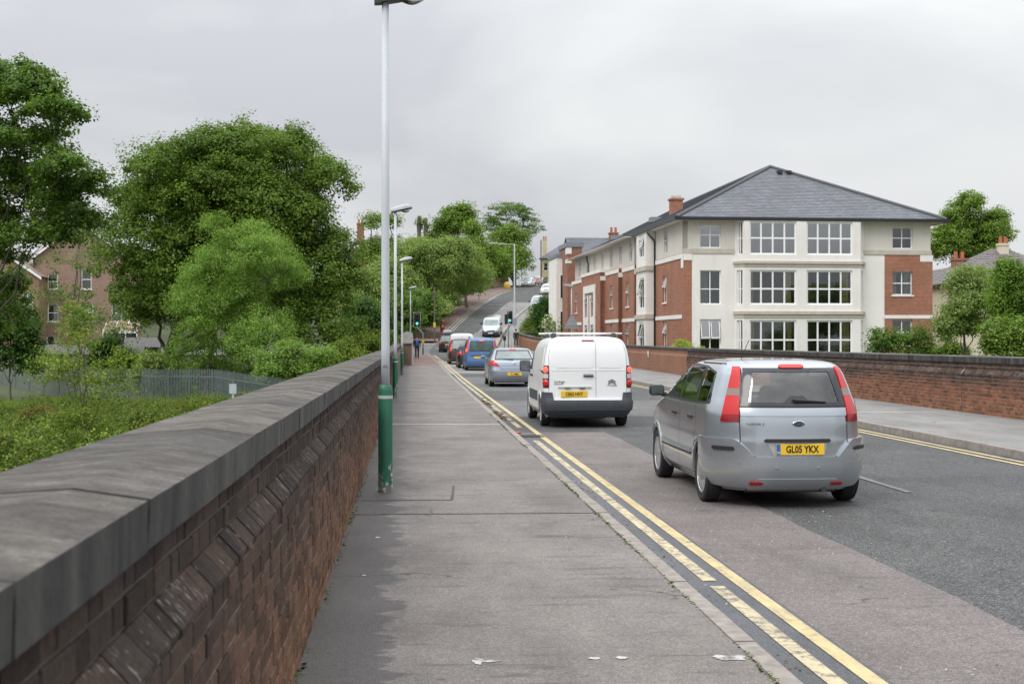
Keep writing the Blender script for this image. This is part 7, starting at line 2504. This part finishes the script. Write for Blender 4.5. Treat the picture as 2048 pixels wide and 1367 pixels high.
t, S = gen_car('parked_car', 'black car carrying a grey roof box at the head of the queue', (3.35, 120.2, zq(120.6)), R(-3), HAT(4.5, 1.55, .87), P_BLACK, rwy=.85, fwy=3.5, side=sidew(4.5, 1.55), res=.07, pitch=R(2.5))
rear_kit(t, S, 1.55, .87, P_BLACK, 'low', glass=simple('sky_grey_glass', (.23, .27, .27), .08))
o = Shell([(0, .12, 1.9, .28, .15, .3), (.05, .03, 2.0, .40, .15, .3), (.2, 0, 2.05, .42, .15, .3), (.32, .05, 1.98, .38, .15, .3), (.39, .2, 1.7, .25, .15, .3), (.4, .5, 1.4, .04, .03, .03)], .06, .2, .1, .05, .06)
ob = o.mesh('roof_box', simple('grey_roof_box', (.30, .33, .36), .5, var=.08), None)
ob.location = (3.35, 121.2, zq(121) + 1.62)
tag(ob, 'grey plastic roof box lying along the roof of the black car', 'roof box')
mb = MB()
for y in (1.3, 2.5): mb.tube([(-.6, y, 1.56), (.6, y, 1.56)], .025, 6)
mb.build('roof_bar', M_TRIM, t)

def front_kit(t, S, H, w, L, paint, van=False, plate_w=True, lit=False):
    gl = simple('sky_grey_glass', (.23, .27, .27), .08)
    zb_ = 1.18 if van else .96
    patch('windscreen', quad_on(S.front, (-w * .86, zb_ + .02), (w * .86, zb_ + .02), (w * .72, H - (.22 if van else .12)), (-w * .72, H - (.22 if van else .12))), 8, 6, .008, gl, t, .01)
    for sg in (-1, 1):
        patch('headlight', quad_on(S.front, (sg * w * .55, .70), (sg * w * .93, .74), (sg * w * .93, .90), (sg * w * .62, .86)), 4, 3, .014, M_CLAMPW, t, .03)
        mirror(t, sg * w * 1.0, L - (1.5 if van else 1.3), 1.05 if not van else 1.2, sg, M_TRIM, .22, .22 if van else .14)
    patch('grille', rect_on(S.front, -w * .45, w * .45, .66, .76), 6, 2, .012, M_TRIM, t, .03)
    patch('bumper', rect_on(S.front, -w * .92, w * .92, .25, .58), 20, 4, .025, M_PLAST if van else paint, t, .05)
    patch('lower_grille', rect_on(S.front, -w * .5, w * .5, .28, .38), 6, 2, .03, M_TRIM, t, .03)
    if plate_w: plate(t, 0, S.front(0, .5).y + .035, .48, '', False, rear=False)
def facing(name, label, px, D, zpx, hd, keys, paint, cat='car', L=4.2, **kw):
    """a vehicle whose front is at pixel px, distance D, facing down the hill"""
    x, y, _ = W(px, HOR, D)
    dx = (float(XL(y + 3)) - float(XL(y - 3))) / 6
    a = math.atan(dx) + R(hd)
    sl = (float(zr(y + 4)) - float(zr(y))) / 4
    # the root sits at the rear; the front (y = L) is nearer the camera
    X = x + L * math.sin(a); Y = y + L * math.cos(a)
    t, S = gen_car(name, label, (X, Y, RZ + float(zr(y)) + sl * L), math.pi - a, keys, paint, cat, pitch=math.atan(sl) if False else -math.atan(sl), **kw)
    return t, S
t, S = facing('silver_van', 'silver grey van driving down the hill road towards the junction', 981, 139, 671, 0, VAN(4.8, 1.96, .95), P_SILV, 'van', 4.8, rwy=1.0, fwy=3.9, wr=.33, res=.08)
front_kit(t, S, 1.96, .95, 4.8, P_SILV, True)
pk = 'cars parked up the hill'
t, S = facing('parked_car', 'silver people carrier parked at the right hill kerb above the shrubs', 1073, 164, 616, 0, HAT(4.5, 1.72, .9), P_SILV3, L=4.5, rwy=.85, fwy=3.5, res=.09, group=pk)
front_kit(t, S, 1.72, .9, 4.5, P_SILV3)
t, S = facing('parked_car', 'white car parked on the right hill kerb in front of the red one', 1092, 190, 588, 0, HAT(4.2, 1.48, .87), P_WHITE, L=4.2, res=.1, group=pk)
front_kit(t, S, 1.48, .87, 4.2, P_WHITE)
t, S = facing('parked_car', 'red car parked on the right hill kerb behind the white one', 1101, 199, 588, 0, HAT(4.2, 1.52, .87), P_RED, L=4.2, res=.1, group=pk)
front_kit(t, S, 1.52, .87, 4.2, P_RED)
t, S = facing('parked_car', 'silver hatchback parked first on the left kerb near the crest', 1051, 219, 575, 0, HAT(4.2, 1.6, .88), P_SILV3, L=4.2, res=.1, group=pk)
front_kit(t, S, 1.6, .88, 4.2, P_SILV3)
for px, D, pm, lab in ((1061, 227, P_RED, 'dark red car second in the left kerb row near the crest'), (1067, 234, P_WHITE, 'white car third in the left kerb row near the crest'), (1075, 242, P_BLACK, 'dark car last in the left kerb row at the crest')):
    t, S = facing('parked_car', lab, px, D, 570, 0, HAT(4.2, 1.5, .87), pm, L=4.2, res=.12, group=pk)
    front_kit(t, S, 1.5, .87, 4.2, pm)
# ================================================================== street furniture and people
M_WPOLE = simple('white_painted_steel', (.52, .55, .585), .45, var=.06, scale=3)
def green_post_mat():
    m, nt, b = new_mat('flaking_green_paint')
    p = wpos(nt)
    s = N(nt, 'ShaderNodeSeparateXYZ'); nt.links.new(p, s.inputs[0])
    f = noise(nt, mapv(nt, p, (1, 1, .55)), 17, 5, .65)
    g = noise(nt, p, 3, 3)
    k = ramp(nt, mathn(nt, 'ADD', f, mathn(nt, 'MULTIPLY_ADD', s.outputs['Z'], -.42, .15)), [(.56, (0, 0, 0)), (.60, (1, 1, 1))])
    k2 = noise(nt, p, 26, 3, .6)
    flake = mixc(nt, ramp(nt, k2, [(.45, (0, 0, 0)), (.5, (1, 1, 1))]), (.50, .49, .46), (.16, .17, .15))
    c = mixc(nt, k, ramp(nt, g, [(.3, (.016, .105, .062)), (.7, (.028, .15, .09))]), flake)
    nt.links.new(c, b.inputs['Base Color']); b.inputs['Roughness'].default_value = .42
    bump(nt, b, k, .3, .003)
    return m
M_GPOST = green_post_mat()
M_HEAD = simple('grey_lantern_shell', (.42, .44, .46), .45, var=.08)
M_HEADD = simple('dark_lantern_rim', (.035, .038, .04), .5)
M_BOWL = glass_mat('lantern_bowl', (.55, .55, .52), .15, .1)
lampgrp = 'green based lamp posts along the left wall'
t = lamp = thing('lamp_post', 'nearest white lamp post with chipped green base beside the left wall', 'lamp post', (-.28, 14.62, PZ), 0, lampgrp)
mb = MB(); mb.lathe([(.079, -.05), (.079, 1.10), (.074, 1.14), (.058, 1.17), (.045, 1.175)], 28)
o = mb.build('base', M_GPOST, t); auto_smooth(o, 40)
mb = MB(); mb.lathe([(.0465, 1.15), (.046, 1.6), (.044, 3.0), (.038, 5.38)], 24)
mb.build('pole', M_WPOLE, t, smooth=True)
mb = MB(); mb.lathe([(.0805, 1.02), (.0805, 1.055)], 28)
mb.build('band', simple('worn_label', (.42, .46, .42), .6), t)
# lantern pointing over the road
sec = [(-.12, 5.36, .05, .10), (-.02, 5.375, .085, .13), (.15, 5.41, .105, .15), (.32, 5.45, .11, .14), (.44, 5.475, .08, .10), (.485, 5.48, .02, .04)]
vs = []; fs = []
n = 14
for x, z, hw, hh in sec:
    for k in range(n):
        a = math.pi * k / (n - 1)
        vs.append((x, hw * math.cos(a), z + .015 + hh * max(0.0, math.sin(a)) ** .8))
for i in range(len(sec) - 1):
    for k in range(n - 1):
        fs.append((i * n + k, i * n + k + 1, (i + 1) * n + k + 1, (i + 1) * n + k))
L = mesh_obj('lantern', vs, fs, M_HEAD, t, smooth=True)
vs = []; fs = []
for x, z, hw, hh in sec:
    vs += [(x, -hw * 1.03, z + .02), (x, hw * 1.03, z + .02), (x, hw, z - .02), (x, -hw, z - .02)]
for i in range(len(sec) - 1):
    for k in range(4): fs.append((i * 4 + k, i * 4 + (k + 1) % 4, (i + 1) * 4 + (k + 1) % 4, (i + 1) * 4 + k))
fs += [(3, 2, 1, 0), tuple(range(len(vs) - 4, len(vs)))]
mesh_obj('rim', vs, fs, M_HEADD, L)
mb = MB()
vs = []; fs = []
for i in range(7):
    x = .17 + .25 * i / 6
    d = .065 * math.sin(math.pi * (i + .4) / 6.9)
    zz = 5.395 + .07 * (x - .17)
    for k in range(9):
        a = math.pi * k / 8
        vs.append((x, .085 * math.cos(a), zz + .005 - d * math.sin(a)))
for i in range(6):
    for k in range(8): fs.append((i * 9 + k, (i + 1) * 9 + k, (i + 1) * 9 + k + 1, i * 9 + k + 1))
mesh_obj('bowl', vs, fs, M_BOWL, L, smooth=True)
MB().lathe([(.03, 0), (.035, .02), (.03, .1)], 10, (.25, 0, 5.36)).build('lamp', M_CHROME, L)
dup(lamp, (-.45, 38.5, PZ), 0, 'second lamp post with green base further along the left wall')
dup(lamp, (-.42, 63.2, PZ + float(zr(63))), 0, 'third lamp post with green base just before the stone pier')
x, y, _ = W(821, HOR, 105)
dup(lamp, (x, y, PZ + float(zr(y))), 0, 'farthest lamp post of the row, beyond the stone pier')
# felt pen scribble and tape on the near pole
o = MB()
for a in ((-.02, 0), (.0, .012), (.018, -.004)):
    o.tube([(a[0] - .008, 0, a[1]), (a[0] + .002, 0, a[1] + .022), (a[0] + .004, 0, a[1] - .006), (a[0] + .01, 0, a[1] + .012)], .0018, 4)
o = o.build('scribble', simple('felt_pen', (.03, .03, .05), .6), lamp); o.location = (0, -.0475, 1.36)
# right hand lamp post with the back of a warning triangle on it
x, y, _ = W(1143, HOR, 95)
t = thing('lamp_post', 'white lamp post behind the right wall side, its lantern turned left', 'lamp post', (x, y, QZ + float(zr(y))))
MB().lathe([(.05, 0), (.045, 3), (.038, 5.2)], 14).build('pole', M_WPOLE, t, smooth=True)
mb = MB(); mb.prism([(-.6, 5.30), (-.1, 5.2), (.1, 5.2), (.1, 5.33), (-.2, 5.42), (-.55, 5.38)], 'y', -.11, .11); mb.build('lantern', M_HEAD, t)
t = thing('warning_sign', 'grey back of a triangular road sign on the right lamp post', 'sign', (x, y, QZ + float(zr(y))))
MB().prism([(-.56, 2.2), (.56, 2.2), (.06, 3.2), (-.06, 3.2)], 'y', -.09, -.07).build('plate', simple('grey_sign_back', (.30, .33, .36), .6, .2, var=.1), t)
for z, w in ((2.42, .44), (2.52, .40), (3.25, .12)):
    MB().box(-w, w, -.12, -.09, z - .025, z + .025).build('channel', simple('grey_sign_channel', (.42, .45, .48), .6, .2), t)
# tall column with a long arm
x, y, _ = W(1029, HOR, 131)
z0 = QZ + float(zr(y))
t = thing('tall_lamp_column', 'tall slim white lamp column with long horizontal arm over the junction', 'lamp post', (x, y, z0))
H = CAM_H + 192 * 131 / FPX - z0
mb = MB(); mb.lathe([(.10, -.2), (.10, 1.6), (.085, 1.7), (.06, H - .2), (.055, H)], 14); mb.build('pole', M_WPOLE, t, smooth=True)
mb = MB(); mb.tube([(0, 0, H - .05), (-1.6, 0, H + .02), (-1.8, 0, H + .04)], .035, 8); mb.build('arm', M_WPOLE, t, smooth=True)
MB().rbox(-2.55, -1.75, -.14, .14, H, H + .12, .05).build('lantern', M_HEAD, t)
MB().box(-.22, .22, -.14, -.1, 1.9, 2.6).build('plate', simple('grey_sign_back', (.30, .33, .36), .6, .2, var=.1), t)

# ---- traffic lights
M_TLB = simple('black_signal_housing', (.016, .017, .019), .5)
M_TLW = simple('signal_board_edge', (.70, .72, .72), .5)
M_GREEN = emis('lit_green_signal', (.10, .95, .62), 2.2)
M_OFF = simple('unlit_signal_lens', (.035, .02, .015), .25)
M_GALP = simple('galvanised_pole', (.28, .31, .33), .5, .4, var=.12)
def signal_head(t, x, z, y=0, lit=True, board=True, back=False):
    h = MB(); h.rbox(x - .15, x + .15, y - .10, y + .12, z - .48, z + .48, .03); ho = h.build('signal_head', M_TLB, t)
    if board:
        b_ = MB(); b_.box(x - .27, x + .27, y + .10, y + .13, z - .60, z + .60); b_.build('backing_board', M_TLB, ho)
        e = MB()
        for a, c, d, f in ((-.29, -.27, -.62, .62), (.27, .29, -.62, .62)): e.box(x + a, x + c, y + .095, y + .135, z + d, z + f)
        e.box(x - .27, x + .27, y + .095, y + .135, z + .60, z + .62); e.box(x - .27, x + .27, y + .095, y + .135, z - .62, z - .60)
        e.build('board_edge', M_TLW, ho)
    if not back:
        for k, dz in enumerate((.31, 0, -.31)):
            on = lit and k == 2
            o = MB().lathe([(.001, -.02), (.08, -.012), (.10, .0)], 16, axis='y').build('lens', M_GREEN if on else M_OFF, ho, smooth=True)
            o.location = (x, y - .102, z + dz)
            v = MB()
            vs = []; fs = []
            for i in range(9):
                a = math.pi * i / 8
                vs += [(.115 * math.cos(a), 0, .115 * math.sin(a)), (.115 * math.cos(a), -.17, .115 * math.sin(a) - .02)]
            for i in range(8): fs.append((2 * i, 2 * i + 1, 2 * i + 3, 2 * i + 2))
            vo = mesh_obj('visor', vs, fs, M_TLB, ho); vo.location = (x, y - .10, z + dz)
    return ho
x, y, _ = W(846, HOR, 112)
t = thing('traffic_light', 'traffic light showing green on a cranked grey pole beside the walking man', 'traffic light', (x, y, PZ + float(zr(y))))
mb = MB(); mb.tube([(0, 0, -.1), (0, 0, 1.6), (-.04, 0, 1.85), (-.22, 0, 2.05), (-.42, 0, 2.2), (-.5, 0, 2.4), (-.5, 0, 2.6)], .055, 10); mb.build('pole', M_GALP, t, smooth=True)
MB().lathe([(.06, 0), (.06, .55)], 10).build('pole_base', simple('dark_pole_base', (.08, .06, .06), .7), t)
MB().rbox(-.11, .11, -.13, -.03, .95, 1.28, .02).build('push_button_box', simple('yellow_button_box', (.55, .42, .05), .5), t)
signal_head(t, -.5, 2.95)
x, y, _ = W(1017, HOR, 126)
t = thing('traffic_light', 'pair of black traffic signal heads on a grey pole at the right corner', 'traffic light', (x, y, QZ + float(zr(y))))
mb = MB(); mb.tube([(0, 0, -.2), (0, 0, 3.5)], .06, 10); mb.build('pole', M_GALP, t, smooth=True)
signal_head(t, .12, 2.95, -.12, True)
h = signal_head(t, -.22, 2.75, 0, False, False, True)
x, y, _ = W(1009, HOR, 122)
t = thing('crossing_post', 'cranked grey crossing post with small black signal box at the right corner', 'traffic light', (x, y, QZ + float(zr(y))))
mb = MB(); mb.tube([(0, 0, -.1), (0, 0, 1.55), (.06, 0, 1.8), (.3, 0, 2.05), (.36, 0, 2.3), (.36, 0, 2.9)], .05, 10); mb.build('pole', M_GALP, t, smooth=True)
MB().rbox(-.13, .13, -.16, .02, .9, 1.3, .02).build('push_button_box', M_TLB, t)
# red pillar box
x, y, _ = W(885, HOR, 141)
t = thing('post_box', 'red pillar post box on the far corner of the junction', 'post box', (x, y, float(zr(y)) + .0))
mb = MB(); mb.lathe([(.27, -.3), (.27, .2), (.235, .24), (.235, 1.30), (.28, 1.34), (.28, 1.42), (.20, 1.50), (.08, 1.56), (.001, 1.57)], 20)
o = mb.build('body', simple('pillar_box_red', (.33, .012, .018), .4, var=.1), t); auto_smooth(o, 40)
MB().box(-.09, .09, -.27, -.2, 1.14, 1.19).build('slot', M_TRIM, t)
MB().box(-.10, .10, -.242, -.23, .82, 1.02).build('notice_plate', M_TLW, t)
# slim post with yellow box at the far corner
x, y, _ = W(869, HOR, 134)
t = thing('sign_post', 'slim wooden post with small yellow notice near the red post box', 'post', (x, y, float(zr(y))))
MB().tube([(0, 0, -.2), (0, 0, 5.6)], .07, 8).build('pole', simple('brown_pole', (.13, .10, .075), .8), t)
MB().box(-.12, .12, -.09, -.07, 1.5, 2.0).build('plate', simple('yellow_notice', (.55, .48, .08), .6), t)
t = thing('utility_pole', 'slim grey pole standing on the left kerb of the hill before the crest', 'post', place(1082, 236, 11.5))
MB().tube([(0, 0, -.2), (0, 0, 8)], .10, 8).build('pole', simple('brown_pole', (.13, .10, .075), .8), t)
# low wall and rail at the corner behind the red wall's end
x, y, _ = W(852, HOR, 137)
o = MB().rbox(-2.3, 2.4, -.2, .2, -.4, .75, .03).build('low_wall', simple('dark_earthy_brick', (.10, .075, .06), .9, var=.3, scale=6))
o.location = (x, y, float(zr(y))); o.rotation_euler = (0, 0, R(8))
tag(o, 'low dark brown wall behind the junction under the ivy', 'wall')
x, y, _ = W(1052, HOR, 134)
t = thing('guard_rail', 'grey pedestrian guard rail beside the end of the right wall', 'railing', (x, y, float(zr(y)) + QZ))
for k in range(9):
    MB().tube([(-.9 + k * .22, 0, .1), (-.9 + k * .22, 0, 1.0)], .015, 5).build('bar', M_GALP, t)
MB().tube([(-1, 0, 1.02), (1, 0, 1.02)], .025, 6).build('rail', M_GALP, t)
MB().tube([(-1, 0, .1), (1, 0, .1)], .02, 6).build('rail', M_GALP, t)
# yellow grit bin, and a street lamp head glowing orange in the trees
x, y, _ = W(1014, HOR, 208)
t = thing('grit_bin', 'rounded yellow grit bin beside the side turning near the crest', 'bin', (x, y, float(zr(y)) + .1))
mb = MB(); mb.lathe([(.4, -.3), (.5, .1), (.53, .55), (.4, .92), (.16, 1.05), (.001, 1.08)], 14); mb.build('body', simple('grit_yellow', (.62, .40, .06), .5), t, smooth=True)
x, y, z = W(958, 528, 178)
t = thing('street_lamp', 'street lamp glowing orange among the leaves of the hawthorn', 'lamp post', (x, y, z))
MB().tube([(0, .05, -8), (0, .05, 0)], .06, 6).build('pole', M_GALP, t)
MB().rbox(-.38, .38, -.2, .15, -.06, .14, .05).build('lantern', emis('orange_lamp_glow', (1.0, .50, .16), 1.3), t)
# sign at the hill turning
x, y, _ = W(1038, HOR, 216)
t = thing('road_sign', 'small white give way sign among the trees by the parked silver hatchback', 'sign', (x, y, float(zr(y)) + .1))
MB().tube([(0, 0, 0), (0, 0, 2.7)], .04, 6).build('pole', M_GALP, t)
MB().prism([(-.35, 2.7), (.35, 2.7), (0, 2.1)], 'y', -.06, -.04).build('plate', M_TLW, t)
MB().box(-.3, .3, -.06, -.04, 1.6, 1.9).build('plate', M_TLW, t)

# ---- people
def skin_mesh(name, verts, edges, radii, mat, parent, sub=2, root=0):
    me = bpy.data.meshes.new(name)
    me.from_pydata([Vector(v) for v in verts], edges, [])
    o = bpy.data.objects.new(name, me); COL.objects.link(o)
    sk = o.modifiers.new('skin', 'SKIN')
    for i, r_ in enumerate(radii):
        d = me.skin_vertices[0].data[i]
        d.radius = (r_, r_) if not isinstance(r_, tuple) else r_
        d.use_root = i == root
    ss = o.modifiers.new('sub', 'SUBSURF'); ss.levels = sub; ss.render_levels = sub
    dg = bpy.context.evaluated_depsgraph_get()
    m2 = bpy.data.meshes.new_from_object(o.evaluated_get(dg))
    bpy.data.objects.remove(o, do_unlink=True)
    m2.name = name
    return link_mesh(name, m2, mat, parent, True)
M_SKIN = simple('skin', (.45, .27, .20), .6, var=.06)
def person(label, loc, rotz, jacket, trousers, hairc, sleeve, step=.16, backpack=False):
    """figure facing -y; about 1.75 m"""
    t = thing('person', label, 'person', loc, rotz)
    J = {'pel': (0, .0, .95), 'sp': (0, .0, 1.12), 'ch': (0, -.01, 1.32), 'nk': (0, -.005, 1.48), 'hd': (0, -.02, 1.56), 'hd2': (0, -.025, 1.66)}
    def legs(s_):
        f = -step if s_ < 0 else step
        return [(s_ * .09, 0, .92), (s_ * .10, f * .55 - .03, .50), (s_ * .10, f + .02, .09), (s_ * .11, f - .15, .035)]
    def arms(s_):
        f = step * .7 if s_ < 0 else -step * .7
        return [(s_ * .17, 0, 1.42), (s_ * .225, f * .4 + .03, 1.14), (s_ * .225, f - .03, .90), (s_ * .215, f - .05, .82), (s_ * .205, f - .055, .76)]
    # one continuous body, clothes over it
    v = [J['pel'], J['sp'], J['ch'], J['nk'], J['hd'], J['hd2']]; e = [(0, 1), (1, 2), (2, 3), (3, 4), (4, 5)]
    r_ = [(.13, .10), (.125, .095), (.145, .10), .055, .075, .075]
    for s_ in (-1, 1):
        b_ = len(v); L = legs(s_); v += L; e += [(0, b_), (b_, b_ + 1), (b_ + 1, b_ + 2), (b_ + 2, b_ + 3)]; r_ += [.08, .055, .04, .035]
        b_ = len(v); A = arms(s_); v += A; e += [(2, b_), (b_, b_ + 1), (b_ + 1, b_ + 2), (b_ + 2, b_ + 3), (b_ + 3, b_ + 4)]; r_ += [.05, .042, .032, .036, .022]
    body = skin_mesh('body', v, e, r_, M_SKIN, t)
    v = [J['pel'], J['sp'], J['ch'], (0, -.005, 1.45)]; e = [(0, 1), (1, 2), (2, 3)]; r_ = [(.165, .13), (.155, .125), (.175, .13), .075]
    jk = skin_mesh('jacket', v, e, r_, jacket, t)
    for s_ in (-1, 1):
        A = arms(s_)
        skin_mesh('sleeve', A[:3], [(0, 1), (1, 2)], [.07, .06, .048], sleeve, jk, root=0)
    v = [(0, 0, .95)]; e = []; r_ = [(.145, .115)]
    for s_ in (-1, 1):
        L = legs(s_); b_ = len(v)
        v += [L[0], L[1], (L[2][0], L[2][1], L[2][2] - .01)]; e += [(0, b_), (b_, b_ + 1), (b_ + 1, b_ + 2)]; r_ += [.092, .072, .06]
    skin_mesh('trousers', v, e, r_, trousers, t)
    for s_ in (-1, 1):
        L = legs(s_)
        skin_mesh('shoe', [(L[2][0], L[2][1] + .05, .045), (L[3][0], L[3][1] - .02, .035)], [(0, 1)], [.05, .04], M_TRIM, t)
    hm = MB()
    n = 10
    hm.lathe([(.088, -.02), (.098, .03), (.09, .08), (.055, .115), (.001, .125)], 14, (0, -.015, 1.63))
    hm.build('hair', hairc, t, smooth=True)
    mb = MB(); mb.add([(-.014, -.105, 1.60), (.014, -.105, 1.60), (0, -.128, 1.605), (0, -.10, 1.645)], [(0, 1, 2), (0, 2, 3), (1, 3, 2)]); mb.build('nose', M_SKIN, t)
    if backpack:
        for s_ in (-1, 1):
            MB().tube([(s_ * .10, -.13, 1.05), (s_ * .12, -.155, 1.25), (s_ * .11, -.10, 1.44), (s_ * .10, .02, 1.47)], .022, 6).build('strap', M_TRIM, t)
        MB().rbox(-.16, .16, .12, .28, 1.0, 1.42, .06).build('backpack', M_TRIM, t)
    return t
x, y, _ = W(834, HOR, 99)
person('man in blue jacket with dark sleeves and straps walking towards us on the left pavement', (x, y, PZ + float(zr(y)) + .0), R(3),
       simple('blue_jacket', (.045, .14, .42), .8), simple('dark_trousers', (.02, .02, .024), .9), simple('dark_hair', (.06, .045, .035), .8), simple('navy_sleeve', (.02, .03, .07), .8), backpack=True)
x, y, _ = W(1032, HOR, 128)
person('person in black coat and dark trousers walking away by the end of the right wall', (x, y, QZ + float(zr(y))), R(176),
       simple('black_coat', (.014, .015, .018), .9), simple('dark_trousers', (.02, .02, .024), .9), simple('dark_hair', (.06, .045, .035), .8), simple('black_coat', (.014, .015, .018), .9))
